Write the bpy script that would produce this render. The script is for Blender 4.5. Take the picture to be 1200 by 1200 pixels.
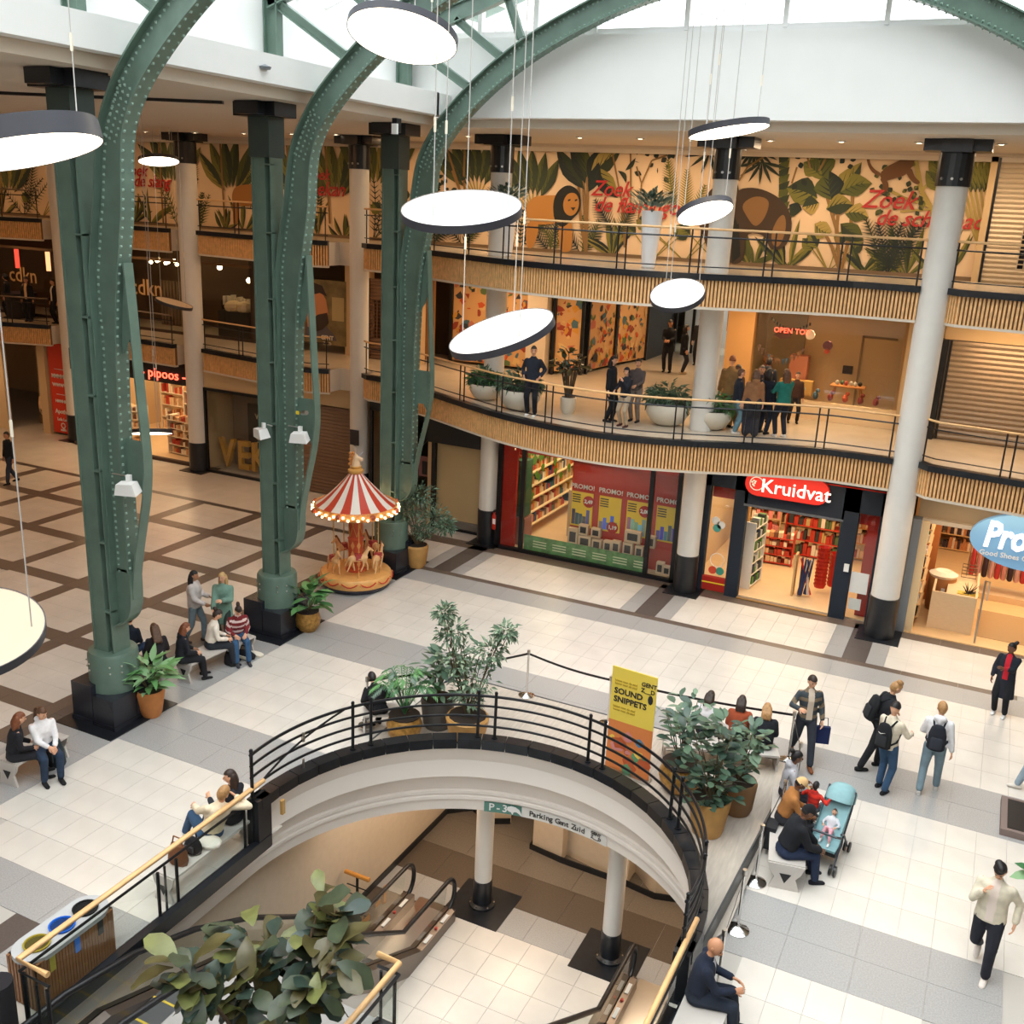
import bpy, bmesh, math, random
import numpy as np
from mathutils import Vector, Matrix
for o in list(bpy.data.objects): bpy.data.objects.remove(o)
SC = bpy.context.scene
COL = SC.collection
TS = bpy.data.scenes.new('workbench')   # scratch scene for baking meshes, removed at the end
PI = math.pi
# ---------------------------------------------------------------- camera
RIGHT = Vector((0.90379, -0.42534, -0.047029)); 
def _cam():
    pitch, roll, yaw = 0.297062987, -0.047043506, -0.439807158
    c, s = math.cos, math.sin
    fwd = Vector((s(yaw)*c(pitch), c(yaw)*c(pitch), -s(pitch)))
    right = Vector((c(yaw), -s(yaw), 0.0)); down = fwd.cross(right)
    r = c(roll)*right + s(roll)*down; d = -s(roll)*right + c(roll)*down
    return r, d, fwd
_r, _d, _f = _cam()
cd = bpy.data.cameras.new('camera'); cam = bpy.data.objects.new('camera', cd); COL.objects.link(cam)
M4 = Matrix(((_r.x, -_d.x, -_f.x, 0), (_r.y, -_d.y, -_f.y, 0), (_r.z, -_d.z, -_f.z, 9.8), (0, 0, 0, 1)))
cam.matrix_world = M4
cd.sensor_width = 36; cd.lens = 36*1184.178/1200; cd.clip_start = .1; cd.clip_end = 400
SC.camera = cam
# ---------------------------------------------------------------- world, exposure, lights
W = bpy.data.worlds.new('sky'); SC.world = W; W.use_nodes = True
wn = W.node_tree.nodes; bgn = wn['Background']
_tc = wn.new('ShaderNodeTexCoord'); _sx = wn.new('ShaderNodeSeparateXYZ'); _mp = wn.new('ShaderNodeMapRange'); _lk = W.node_tree.links
_lk.new(_tc.outputs['Generated'], _sx.inputs[0]); _lk.new(_sx.outputs['Z'], _mp.inputs[0])   # overcast sky: brightest overhead, dimmer to the horizon
_mp.interpolation_type = 'SMOOTHSTEP'; _mp.inputs[1].default_value = -.05; _mp.inputs[2].default_value = 1.0; _mp.inputs[3].default_value = 1.9; _mp.inputs[4].default_value = 3.6
_lk.new(_mp.outputs[0], bgn.inputs[1]); bgn.inputs[0].default_value = (0.93, 0.97, 1.0, 1)
vs = SC.view_settings; vs.view_transform = 'Standard'; vs.look = 'None'; vs.gamma = 1; vs.exposure = 0.36
vs.use_curve_mapping = False
cy = SC.cycles; cy.use_denoising = True; cy.max_bounces = 7; cy.diffuse_bounces = 4; cy.glossy_bounces = 3
cy.transmission_bounces = 4; cy.transparent_max_bounces = 10; cy.sample_clamp_indirect = 6; cy.caustics_reflective = False; cy.caustics_refractive = False
def light(name, kind, loc, energy, color, size=1, size_y=None, rot=None, spread=None, angle=None):
    l = bpy.data.lights.new(name, kind); l.energy = energy; l.color = color
    if kind == 'AREA':
        l.size = size
        if size_y: l.shape = 'RECTANGLE'; l.size_y = size_y
        if spread: l.spread = spread
    elif kind in ('POINT', 'SPOT'): l.shadow_soft_size = size
    if kind == 'SPOT': l.spot_size = angle or 1.6; l.spot_blend = .6
    o = bpy.data.objects.new(name, l); o.location = loc
    if rot: o.rotation_euler = rot
    COL.objects.link(o); return o
SUN = light('overcast_sun', 'SUN', (0, 0, 40), 1.2, (1, .94, .86), rot=(math.radians(18), math.radians(-12), 0)); SUN.data.angle = math.radians(30)
# ---------------------------------------------------------------- materials
MATS = {}
def mat(name, col, rough=.6, metal=0., emit=None, es=1., var=0., vscale=8., bump=0., bscale=60., alpha=None, coat=0., stretch=None, spec=None):
    if name in MATS: return MATS[name]
    m = bpy.data.materials.new(name); m.use_nodes = True; nt = m.node_tree; b = nt.nodes['Principled BSDF']
    c = (*col, 1)
    b.inputs['Base Color'].default_value = c; b.inputs['Roughness'].default_value = rough; b.inputs['Metallic'].default_value = metal
    if spec is not None: b.inputs['Specular IOR Level'].default_value = spec
    if coat: b.inputs['Coat Weight'].default_value = coat; b.inputs['Coat Roughness'].default_value = .1
    if emit: b.inputs['Emission Color'].default_value = (*emit, 1); b.inputs['Emission Strength'].default_value = es
    if var or bump:
        tc = nt.nodes.new('ShaderNodeTexCoord'); mp = nt.nodes.new('ShaderNodeMapping'); nt.links.new(tc.outputs['Object'], mp.inputs[0])
        if stretch: mp.inputs['Scale'].default_value = stretch
    if var:
        n = nt.nodes.new('ShaderNodeTexNoise'); n.inputs['Scale'].default_value = vscale; n.inputs['Detail'].default_value = 4
        nt.links.new(mp.outputs[0], n.inputs['Vector'])
        mr = nt.nodes.new('ShaderNodeMapRange'); mr.inputs[1].default_value = .3; mr.inputs[2].default_value = .7
        mr.inputs[3].default_value = 1-var; mr.inputs[4].default_value = 1+var
        nt.links.new(n.outputs[0], mr.inputs[0])
        mx = nt.nodes.new('ShaderNodeVectorMath'); mx.operation = 'SCALE'; mx.inputs[0].default_value = col
        nt.links.new(mr.outputs[0], mx.inputs['Scale']); nt.links.new(mx.outputs[0], b.inputs['Base Color'])
    if bump:
        n2 = nt.nodes.new('ShaderNodeTexNoise'); n2.inputs['Scale'].default_value = bscale; nt.links.new(mp.outputs[0], n2.inputs['Vector'])
        bp = nt.nodes.new('ShaderNodeBump'); bp.inputs['Strength'].default_value = bump; bp.inputs['Distance'].default_value = .01
        nt.links.new(n2.outputs[0], bp.inputs['Height']); nt.links.new(bp.outputs[0], b.inputs['Normal'])
    if alpha is not None:
        # thin clear pane: mostly straight-through, with a glossy film
        tr = nt.nodes.new('ShaderNodeBsdfTransparent'); tr.inputs[0].default_value = c
        gl = nt.nodes.new('ShaderNodeBsdfGlossy'); gl.inputs['Roughness'].default_value = rough; gl.inputs[0].default_value = (1, 1, 1, 1)
        fr = nt.nodes.new('ShaderNodeLayerWeight'); fr.inputs[0].default_value = .5; pw = nt.nodes.new('ShaderNodeMath'); pw.operation = 'POWER'; pw.inputs[1].default_value = 3.2
        ms = nt.nodes.new('ShaderNodeMixShader')
        mm = nt.nodes.new('ShaderNodeMath'); mm.operation = 'MULTIPLY_ADD'; mm.inputs[1].default_value = alpha*.55; mm.inputs[2].default_value = .03; mm.use_clamp = True
        nt.links.new(fr.outputs['Facing'], pw.inputs[0]); nt.links.new(pw.outputs[0], mm.inputs[0]); nt.links.new(mm.outputs[0], ms.inputs[0])
        nt.links.new(tr.outputs[0], ms.inputs[1]); nt.links.new(gl.outputs[0], ms.inputs[2])
        nt.links.new(ms.outputs[0], nt.nodes['Material Output'].inputs[0])
    MATS[name] = m; return m
def s2l(r, g, b):
    f = lambda v: (v/255/12.92) if v/255 <= .04045 else ((v/255+.055)/1.055)**2.4
    return (f(r), f(g), f(b))
def cm(r, g, b, rough=.75, **k): return mat('paint_%d_%d_%d_%d' % (r, g, b, int(rough*100)), s2l(r, g, b), rough, **k)
GREEN = mat('green_paint', s2l(94, 116, 104), .36, var=.12, vscale=3)
GREEND = mat('green_paint_dark', s2l(84, 122, 106), .42)
BLACK = mat('black_metal', (.012, .013, .016), .35, metal=.3)
BLACKS = mat('black_stone', (.010, .012, .016), .3, var=.3, vscale=6)
WHITE = mat('white_plaster', (.80, .80, .78), .8, var=.015, vscale=1.5)
CREAMC = mat('column_plaster', (.72, .70, .66), .55, var=.02, vscale=4)
CREAM = mat('cream_wall', (.60, .50, .38), .8, var=.04, vscale=2)
SOFF = mat('soffit_plaster', (.66, .58, .48), .85)
WOODR = mat('wood_rail', s2l(222, 178, 124), .4, var=.12, vscale=5, stretch=(1, 1, 8))
SLAT = mat('wood_slat', s2l(228, 180, 122), .5, var=.16, vscale=9)
SLATB = mat('slat_backing', s2l(128, 88, 56), .7)
GLASS = mat('clear_glass', (.90, .95, .93), .02, alpha=1.2)
GLASSD = mat('shop_glass', (.94, .95, .94), .02, alpha=.75)
STEEL = mat('brushed_steel', (.55, .53, .5), .28, metal=1)
CHROME = mat('chrome', (.75, .74, .72), .12, metal=1)
TC = mat('tile_cream', (.66, .62, .565), .26, var=.06, vscale=1.3, bump=.05)
TG = mat('tile_grey', (.36, .355, .35), .3, var=.14, vscale=45)
TD = mat('tile_dark', (.095, .08, .074), .32, var=.15, vscale=30)
TB = mat('tile_warm_cast', (.13, .098, .08), .32, var=.12, vscale=30)  # dark granite with the warm light's brown cast put into its colour
JOINT = mat('tile_joint', (.48, .45, .41), .8)
LAMPON = mat('lamp_glow', (1, .95, .88), .5, emit=(1, .86, .66), es=5)
BULB = mat('warm_bulb', (1, .9, .7), .4, emit=(1, .74, .38), es=14)
DARK = mat('near_black', (.008, .008, .01), .5)
# ---------------------------------------------------------------- mesh builder
class MB:
    def __init__(s): s.v = []; s.f = []; s.m = []; s.mats = []; s.cur = 0
    def mt(s, m):
        if m not in s.mats: s.mats.append(m)
        s.cur = s.mats.index(m); return s
    def add(s, vs, fs):
        o = len(s.v); s.v += [tuple(v) for v in vs]; s.f += [tuple(o+i for i in f) for f in fs]; s.m += [s.cur]*len(fs); return s
    def box(s, c, d, rz=0, M=None):
        x, y, z = d[0]/2, d[1]/2, d[2]/2; ca, sa = math.cos(rz), math.sin(rz)
        P = []
        for dz in (-z, z):
            for dx, dy in ((-x, -y), (x, -y), (x, y), (-x, y)):
                P.append(Vector((dx*ca-dy*sa, dx*sa+dy*ca, dz)))
        if M is not None: P = [M @ p for p in P]
        P = [p+Vector(c) for p in P]
        return s.add(P, [(3, 2, 1, 0), (4, 5, 6, 7), (0, 1, 5, 4), (1, 2, 6, 5), (2, 3, 7, 6), (3, 0, 4, 7)])
    def bb(s, x0, y0, z0, x1, y1, z1): return s.box(((x0+x1)/2, (y0+y1)/2, (z0+z1)/2), (abs(x1-x0), abs(y1-y0), abs(z1-z0)))
    def beam(s, a, b, w, h, up=(0, 0, 1)):
        a = Vector(a); b = Vector(b); d = (b-a)
        if d.length < 1e-6: return s
        d.normalize(); u = Vector(up); sd = d.cross(u)
        if sd.length < 1e-4: sd = d.cross(Vector((0, 1, 0)))
        sd.normalize(); u = sd.cross(d).normalized()
        P = []
        for c in (a, b):
            for i, j in ((-1, -1), (1, -1), (1, 1), (-1, 1)): P.append(c+sd*(i*w/2)+u*(j*h/2))
        return s.add(P, [(3, 2, 1, 0), (4, 5, 6, 7), (0, 1, 5, 4), (1, 2, 6, 5), (2, 3, 7, 6), (3, 0, 4, 7)])
    def ring(s, c, ax, r, n, e1=None, r2=None):
        ax = Vector(ax).normalized()
        if e1 is None:
            e1 = ax.orthogonal().normalized() if abs(ax.z) < .9 else (Vector((1, 0, 0))-ax*ax.x).normalized()
        e2 = ax.cross(e1); r2 = r if r2 is None else r2
        return [Vector(c)+e1*(r*math.cos(2*PI*i/n))+e2*(r2*math.sin(2*PI*i/n)) for i in range(n)]
    def cyl(s, a, b, r0, r1=None, n=10, cap=True):
        r1 = r0 if r1 is None else r1; a = Vector(a); b = Vector(b); ax = b-a
        P = s.ring(a, ax, r0, n)+s.ring(b, ax, r1, n)
        F = [(i, (i+1) % n, n+(i+1) % n, n+i) for i in range(n)]
        if cap: F += [tuple(range(n-1, -1, -1)), tuple(range(n, 2*n))]
        return s.add(P, F)
    def lathe(s, prof, c=(0, 0, 0), n=16, cap=True, sx=1., sy=1.):
        P = []; k = len(prof)
        for r, z in prof:
            for i in range(n): P.append((c[0]+sx*r*math.cos(2*PI*i/n), c[1]+sy*r*math.sin(2*PI*i/n), c[2]+z))
        F = [(j*n+i, j*n+(i+1) % n, (j+1)*n+(i+1) % n, (j+1)*n+i) for j in range(k-1) for i in range(n)]
        if cap: F += [tuple(range(n-1, -1, -1)), tuple((k-1)*n+i for i in range(n))]
        return s.add(P, F)
    def tube(s, pts, r, n=6, closed=False, rs=None):
        pts = [Vector(p) for p in pts]; k = len(pts); P = []; e = None
        for i, p in enumerate(pts):
            if closed: t = pts[(i+1) % k]-pts[i-1]
            else: t = pts[min(i+1, k-1)]-pts[max(i-1, 0)]
            t.normalize()
            if e is None: e = t.orthogonal().normalized()
            e = (e-t*e.dot(t)); e = e.normalized() if e.length > 1e-6 else t.orthogonal().normalized()
            P += s.ring(p, t, rs[i] if rs else r, n, e1=e)
        F = [(j*n+i, j*n+(i+1) % n, (j+1)*n+(i+1) % n, (j+1)*n+i) for j in range(k-1) for i in range(n)]
        if closed: F += [((k-1)*n+i, (k-1)*n+(i+1) % n, (i+1) % n, i) for i in range(n)]
        else: F += [tuple(range(n-1, -1, -1)), tuple((k-1)*n+i for i in range(n))]
        return s.add(P, F)
    def prism(s, poly, z0, z1):
        n = len(poly); P = [(x, y, z0) for x, y in poly]+[(x, y, z1) for x, y in poly]
        F = [(i, (i+1) % n, n+(i+1) % n, n+i) for i in range(n)]+[tuple(range(n-1, -1, -1)), tuple(range(n, 2*n))]
        return s.add(P, F)
    def strip(s, path, z0, z1, t, side=1):
        """wall of thickness t along a plan path"""
        A, B = offs(path, 0), offs(path, t*side)
        n = len(path); P = []
        for (x, y), (u, w) in zip(A, B): P += [(x, y, z0), (x, y, z1), (u, w, z1), (u, w, z0)]
        F = []
        for i in range(n-1):
            a, b = 4*i, 4*(i+1)
            F += [(a, b, b+1, a+1), (a+1, b+1, b+2, a+2), (a+2, b+2, b+3, a+3), (a+3, b+3, b, a)]
        F += [(0, 1, 2, 3), (4*n-1, 4*n-2, 4*n-3, 4*n-4)]
        return s.add(P, F)
    def quad(s, a, b, c, d): return s.add([a, b, c, d], [(0, 1, 2, 3)])
    def sph(s, c, r, n=8, k=5, sz=1., sx=1., sy=1.):
        P = [(c[0], c[1], c[2]-r*sz)]
        for j in range(1, k):
            t = PI*j/k
            for i in range(n): P.append((c[0]+sx*r*math.sin(t)*math.cos(2*PI*i/n), c[1]+sy*r*math.sin(t)*math.sin(2*PI*i/n), c[2]-r*sz*math.cos(t)))
        P.append((c[0], c[1], c[2]+r*sz)); L = len(P)-1
        F = [(0, 1+(i+1) % n, 1+i) for i in range(n)]
        for j in range(k-2):
            F += [(1+j*n+i, 1+j*n+(i+1) % n, 1+(j+1)*n+(i+1) % n, 1+(j+1)*n+i) for i in range(n)]
        F += [(1+(k-2)*n+i, 1+(k-2)*n+(i+1) % n, L) for i in range(n)]
        return s.add(P, F)
    def mesh(s, name, smooth=None):
        me = bpy.data.meshes.new(name); me.from_pydata(s.v, [], s.f)
        for m in s.mats: me.materials.append(m)
        me.polygons.foreach_set('material_index', s.m)
        if smooth is not None:
            me.polygons.foreach_set('use_smooth', [True]*len(s.f)); me.set_sharp_from_angle(angle=math.radians(smooth))
        me.update(); return me
def offs(path, d):
    out = []; n = len(path)
    for i in range(n):
        a = Vector(path[max(i-1, 0)]); b = Vector(path[min(i+1, n-1)]); t = (b-a).normalized(); nn = Vector((-t.y, t.x))
        p = Vector(path[i])
        if 0 < i < n-1:
            t1 = (Vector(path[i])-a).normalized(); k = 1/max(.5, nn.dot(Vector((-t1.y, t1.x))))
        else: k = 1
        out.append(tuple(p+nn*d*k))
    return out
def put(name, me, parent=None, world=False, loc=None, rz=None):
    o = bpy.data.objects.new(name, me); COL.objects.link(o)
    if loc is not None: o.location = loc
    if rz: o.rotation_euler = (0, 0, rz)
    if parent is not None:
        o.parent = parent
        if world: o.matrix_parent_inverse = parent.matrix_basis.inverted()
    return o
def part(name, mb, parent, m=None, world=False, smooth=None, label=None, kind=None, loc=None, rz=None):
    if m is not None and not mb.mats: mb.mats = [m]
    o = put(name, mb.mesh(name, smooth), parent, world, loc, rz)
    if label: o['label'] = label
    if kind: o['kind'] = kind
    return o
def tag(o, label, cat, group=None, kind=None):
    if label: o['label'] = label
    if cat: o['category'] = cat
    if group: o['group'] = group
    if kind: o['kind'] = kind
    return o
def thing(name, label, cat, loc=(0, 0, 0), rz=0, group=None):
    o = bpy.data.objects.new(name, None); COL.objects.link(o); o.location = loc; o.rotation_euler = (0, 0, rz); o.empty_display_size = .2
    return tag(o, label, cat, group)
def single(name, mb, m, label, cat, loc=(0, 0, 0), rz=0, group=None, smooth=None, kind=None):
    if m is not None and not mb.mats: mb.mats = [m]
    return tag(put(name, mb.mesh(name, smooth), None, False, loc, rz), label, cat, group, kind)
def struct(name, mb, m=None, smooth=None, parent=None):
    if m is not None and not mb.mats: mb.mats = [m]
    o = put(name, mb.mesh(name, smooth), parent)
    if parent is None: o['kind'] = 'structure'
    return o
def kids(o): return [c for c in ALLKIDS.get(o.name, [])]
def dup(root, loc, rz=0, label=None, group=None, scale=None):
    def cp(o, par):
        c = o.copy(); COL.objects.link(c)
        if par is not None:
            c.parent = par; c.matrix_parent_inverse = o.matrix_parent_inverse.copy()
        for k in o.children: cp(k, c)
        return c
    r = cp(root, None); r.location = loc; r.rotation_euler = (0, 0, rz)
    if scale: r.scale = (scale,)*3 if not isinstance(scale, tuple) else scale
    if label: r['label'] = label
    if group: r['group'] = group
    return r
def text(s, size, m, parent, loc, rot, extrude=.004, align='CENTER', shear=0, bold=0., name='lettering', world=True, sx=1, spacing=1.):
    cu = bpy.data.curves.new(name, 'FONT'); cu.body = s; cu.size = size; cu.extrude = extrude; cu.align_x = align; cu.align_y = 'CENTER'
    cu.shear = shear; cu.offset = bold; cu.resolution_u = 2; cu.space_character = spacing
    cu.materials.append(m)
    to = bpy.data.objects.new('tmp', cu); TS.collection.objects.link(to); TS.view_layers[0].update(); dg = TS.view_layers[0].depsgraph; me = bpy.data.meshes.new_from_object(to.evaluated_get(dg), depsgraph=dg); me.name = name; bpy.data.objects.remove(to)
    if not me.materials: me.materials.append(m)
    o = bpy.data.objects.new(name, me); COL.objects.link(o); o.location = loc; o.rotation_euler = rot; o.scale = (sx, 1, 1)
    if parent is not None:
        o.parent = parent
        if world: o.matrix_parent_inverse = parent.matrix_basis.inverted()
    return o
ORD = 'first second third fourth fifth sixth seventh eighth ninth tenth eleventh twelfth thirteenth fourteenth fifteenth sixteenth seventeenth'.split()
def lerp(a, b, t): return a+(b-a)*t
def resample(path, step):
    P = [Vector(p) for p in path]; L = [0]
    for a, b in zip(P, P[1:]): L.append(L[-1]+(b-a).length)
    n = max(1, round(L[-1]/step)); out = []; j = 0
    for i in range(n+1):
        t = L[-1]*i/n
        while j < len(P)-2 and L[j+1] < t: j += 1
        out.append(tuple(P[j].lerp(P[j+1], (t-L[j])/max(1e-9, L[j+1]-L[j]))))
    return out
def smoothpath(path, k=2):
    for _ in range(k):
        q = [path[0]]
        for a, b in zip(path, path[1:]):
            q += [(a[0]*.75+b[0]*.25, a[1]*.75+b[1]*.25), (a[0]*.25+b[0]*.75, a[1]*.25+b[1]*.75)]
        path = q+[path[-1]]
    return path
# ================================================================ SETTING
Z1, Z2, ZS, ZL = 4.45, 8.38, 11.5, -4.0
SEG = [
 [(-44, 24.6), (-38, 26.1), (-34.5, 27.0), (-32.9, 27.5)],
 [(-31.5, 27.6), (-30.6, 27.35), (-28.5, 27.1), (-26.1, 26.95)],
 [(-24.75, 26.9), (-21.6, 26.35), (-19.6, 25.95), (-18.95, 26.2)],
 [(-17.75, 26.35), (-17.4, 26.1), (-16.6, 26.0), (-14.8, 25.15), (-13.0, 24.2), (-11.4, 23.4), (-9.7, 22.98), (-8.15, 22.85), (-6.8, 23.2), (-5.5, 23.8), (-4.15, 24.4), (-3.25, 24.62), (-1.82, 24.62)],
 [(-1.3, 24.75), (-1.0, 24.4), (.9, 24.12), (4.5, 23.5)]]
SEGS = [SEG[0], SEG[1], SEG[2], [SEG[3][0]]+smoothpath(SEG[3][1:12], 2)+[SEG[3][12]], SEG[4]]
FRONT = []
for _i, _s in enumerate(SEGS):
    _o = offs(_s, .12)
    if _i: FRONT.append((_o[0][0], _o[0][1]+.55))
    FRONT += _o
    if _i < len(SEGS)-1: FRONT.append((_o[-1][0], _o[-1][1]+.55))
# void outline (semicircle at the far end)
CX, CYc, RR = -5.76, 10.95, 3.33
XL, XR = -9.09, -2.43
def arc(r, a0=0, a1=180, n=40): return [(CX+r*math.cos(math.radians(lerp(a0, a1, i/n))), CYc+r*math.sin(math.radians(lerp(a0, a1, i/n)))) for i in range(n+1)]
# ground slab with the void cut out, as a strip ring around the opening
def poly_hole(mb, outer, inner, z):
    """fill between an outer rectangle and the void outline with fans of quads"""
    bm = bmesh.new(); vo = [bm.verts.new((x, y, z)) for x, y in outer]; vi = [bm.verts.new((x, y, z)) for x, y in inner]
    eds = [bm.edges.new((vo[i], vo[(i+1) % len(vo)])) for i in range(len(vo))]+[bm.edges.new((vi[i], vi[(i+1) % len(vi)])) for i in range(len(vi))]
    bmesh.ops.triangle_fill(bm, use_beauty=True, use_dissolve=False, edges=eds)
    bm.verts.index_update()
    mb.add([v.co[:] for v in bm.verts], [[v.index for v in (f.verts if f.normal.z >= 0 else reversed(f.verts))] for f in bm.faces]); bm.free()
VOID = [(XR, 3.0), (XR, CYc)]+arc(RR, 0, 180, 40)[0:]+[(XL, 3.0)]
VOID = [(XR+.06, 3.0)]+arc(RR+.24)+[(XL-.06, 3.0)]
mb = MB(); poly_hole(mb, [(-50, -4), (9, -4), (9, 42), (-50, 42)], VOID, -.012)
FLOOR = struct('floor', mb, JOINT)
# ---- floor tiles
TILES = []
def inring(x, y, m=.0):
    if y < CYc: return XL-m < x < XR+m and y > 3
    return math.hypot(x-CX, y-CYc) < RR+m
def fill(x0, y0, x1, y1, tw, th, m, g=.005, skip=None):
    nx = max(1, round((x1-x0)/tw)); ny = max(1, round((y1-y0)/th)); w = (x1-x0)/nx; h = (y1-y0)/ny
    for i in range(nx):
        for j in range(ny):
            cx, cyy = x0+(i+.5)*w, y0+(j+.5)*h
            ww, x_ = w, cx
            if cyy < CYc:
                if XL-.05 < cx+w/2 and cx-w/2 < XR+.05:
                    if cx < XL+.1: ww = XL-.05-(cx-w/2); x_ = cx-w/2+ww/2
                    elif cx > XR-.1: ww = (cx+w/2)-(XR+.05); x_ = cx+w/2-ww/2
                    else: continue
                    if ww < .05 or ww > w: continue
            elif math.hypot(max(abs(cx-CX)-w/2, 0), max(cyy-CYc-h/2, 0)) < RR+.2: continue
            if skip and skip(cx, cyy): continue
            TILES.append((x_, cyy, ww-g, h-g, m))
XG = -13.46; XE = 5.2
fill(XG, 8.56, XE, 11.96, .47, .68, TC); fill(XG, 13.44, XE, 16.88, .47, .688, TC); fill(XG, 18.39, XE, 21.87, .47, .696, TC)
fill(XG, 3.6, XE, 7.05, .47, .69, TC)
for y0, y1 in ((7.82, 8.56), (11.96, 13.44), (16.88, 18.39), (21.87, 22.7)): fill(XG, y0, XE, y1, .94, .75, TG)
fill(XG, 7.05, -10.55, 7.82, .47, .77, TD); fill(-10.55, 7.05, XE, 7.82, .94, .77, TG)
fill(-14.95, 3.6, XG, 22.7, .75, .94, TG)
fill(-15.2, 3.6, -14.95, 24.1, .25, 1.2, TD)
fill(-15.2, 22.7, XE, 22.93, 1.2, .23, TB)
# shop front strip with column dividers
divs = [(-13.15, .36, -12.55, .32), (-6.95, .3, -6.45, .3), (-1.7, .35, -1.3, .3), (4.3, .3, 4.7, .3)]
prev = -15.2
for d in (-12.75, -6.85, -1.75, 4.2):
    a = prev; b = d-.38-.4
    if b > a: fill(a, 22.93, b, 24.95, .47, .67, TC)
    fill(b, 22.93, d-.38, 24.95, .4, .67, TG); fill(d-.38, 22.93, d+.16, 25.3, .54, .8, TD); fill(d+.16, 22.93, d+.56, 24.95, .4, .67, TG)
    prev = d+.56
fill(-15.2, 24.95, XE, 25.5, .9, .28, TB)
# left hall: light fields framed by dark granite bands tinted for warm light
bx0 = -15.2
xs = [(-15.2-.35-2.42*k-2.0, -15.2-.35-2.42*k) for k in range(12)]
ys = [(14.78+2.47*k, 16.80+2.47*k) for k in range(-4, 4)]
def beyond(x, y): return y > 24.1
for (a, b) in xs:
    for (c, d) in ys: fill(a, c, b, min(d, 24.1), .5, .5, TC, skip=beyond)
for k in range(len(xs)):
    fill(xs[k][1], 4.5, xs[k][1]+(.42 if k else .35), 24.1, .42, 1.23, TB, skip=beyond)
for (a, b) in xs:
    for k in range(len(ys)): fill(a, ys[k][1], b, ys[k][1]+.45, 1.0, .45, TB, skip=beyond)
fill(-44, 24.1, -15.2, 24.34, 1.2, .24, TD); fill(-44, 24.34, -15.2, 29, .9, .9, TC)
def visible(x, y):
    v = Vector((x, y, -9.8)); z = v.dot(_f)
    if z < 1: return False
    u, w = 600+1184.2*v.dot(_r)/z, 600+1184.2*v.dot(_d)/z
    return -20 < u < 1220 and w < 1220
TILES = [t for t in TILES if visible(t[0], t[1])]
TILES.sort(key=lambda t: (t[0]**2+t[1]**2)/(t[2]*t[3])**.5)
cache = {}
for i, (x, y, w, h, m) in enumerate(TILES[:300]):
    key = (round(w, 3), round(h, 3), m.name)
    if key not in cache:
        b = MB(); b.box((0, 0, -.006), (w, h, .012)); b.mats = [m]; cache[key] = b.mesh('tile')
    put('tile', cache[key], FLOOR, loc=(x, y, 0))
b = MB()
for (x, y, w, h, m) in TILES[300:]:
    b.mt(m); b.box((x, y, -.006), (w, h, .012))
part('tile_field', b, FLOOR, kind='stuff')
# ---- lower level
mb = MB(); mb.bb(-10.2, 2, ZL-.2, -1.0, 24, ZL-.012); LOW = struct('floor_lower', mb, JOINT)
b = MB()
def low(x0, y0, x1, y1, tw, th, m):
    b.mt(m); nx = max(1, round((x1-x0)/tw)); ny = max(1, round((y1-y0)/th)); w = (x1-x0)/nx; h = (y1-y0)/ny
    for i in range(nx):
        for j in range(ny): b.box((x0+(i+.5)*w, y0+(j+.5)*h, ZL-.006), (w-.008, h-.008, .012))
TLD = mat('tile_low_dark', (.10, .078, .06), .3, var=.15, vscale=30); TLG = mat('tile_low_grey', (.17, .145, .12), .3, var=.15, vscale=30)
low(-8.0, 4, -4.55, 15.15, .575, .62, TC); low(-10, 15.15, -1.2, 15.95, .9, .8, TG); low(-10, 15.95, -1.2, 17, 1, 1.05, TLD); low(-10, 17, -1.2, 23.5, 1.2, 1.1, TLG)
low(-10, 4, -8.0, 15.15, 1, 1.1, TLD); low(-4.55, 4, -1.2, 15.15, 1.1, 1.1, TLD)
part('tile', b, LOW, kind='stuff')
WL = mat('lower_wall', (.62, .52, .40), .8, var=.03)
mb = MB()
mb.bb(-10.0, 3, ZL, -9.9, 18.2, -.88); struct('wall_lower_left', mb, WL)
mb = MB(); mb.strip([(-9.9, 18.2), (-9.4, 18.65), (-8.9, 18.3), (-8.4, 18.6)], ZL, -.3, .1, 1); mb.strip([(-7.6, 20.5), (-7.55, 17.95), (-6.8, 17.85), (-6.78, 18.1), (-5.25, 17.8), (-5.25, 18.3), (-4.6, 17.7), (-3.9, 17.9), (-2.6, 17.2), (-1.9, 15.0)], ZL, -.3, .12, 1)
struct('wall_lower_back', mb, WL)
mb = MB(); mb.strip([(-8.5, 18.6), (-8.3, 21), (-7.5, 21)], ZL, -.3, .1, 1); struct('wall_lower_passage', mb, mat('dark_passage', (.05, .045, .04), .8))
mb = MB(); mb.strip([(-9.88, 3), (-9.88, 18.15), (-9.4, 18.6), (-8.9, 18.25), (-8.4, 18.55)], ZL, ZL+.14, -.03, 1); mb.strip([(-7.6, 20.5), (-7.57, 17.9), (-6.8, 17.8), (-5.25, 17.75), (-4.6, 17.65), (-3.9, 17.85), (-2.6, 17.15), (-1.95, 15.0)], ZL, ZL+.14, -.03, 1)
struct('baseboard_lower', mb, BLACKS)
mb = MB(); mb.bb(-2.0, 3, ZL, -1.9, 15, -.3); struct('wall_lower_right', mb, WL)
# slab underside ring
mb = MB(); poly_hole(mb, [(-12, 2), (-.5, 2), (-.5, 24), (-12, 24)], [(XR+.5, 2.9)]+arc(RR+.6)+[(XL-.5, 2.9)], -.87); struct('ceiling_lower', mb, mat('lower_ceiling', (.5, .45, .38), .8))
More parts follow.
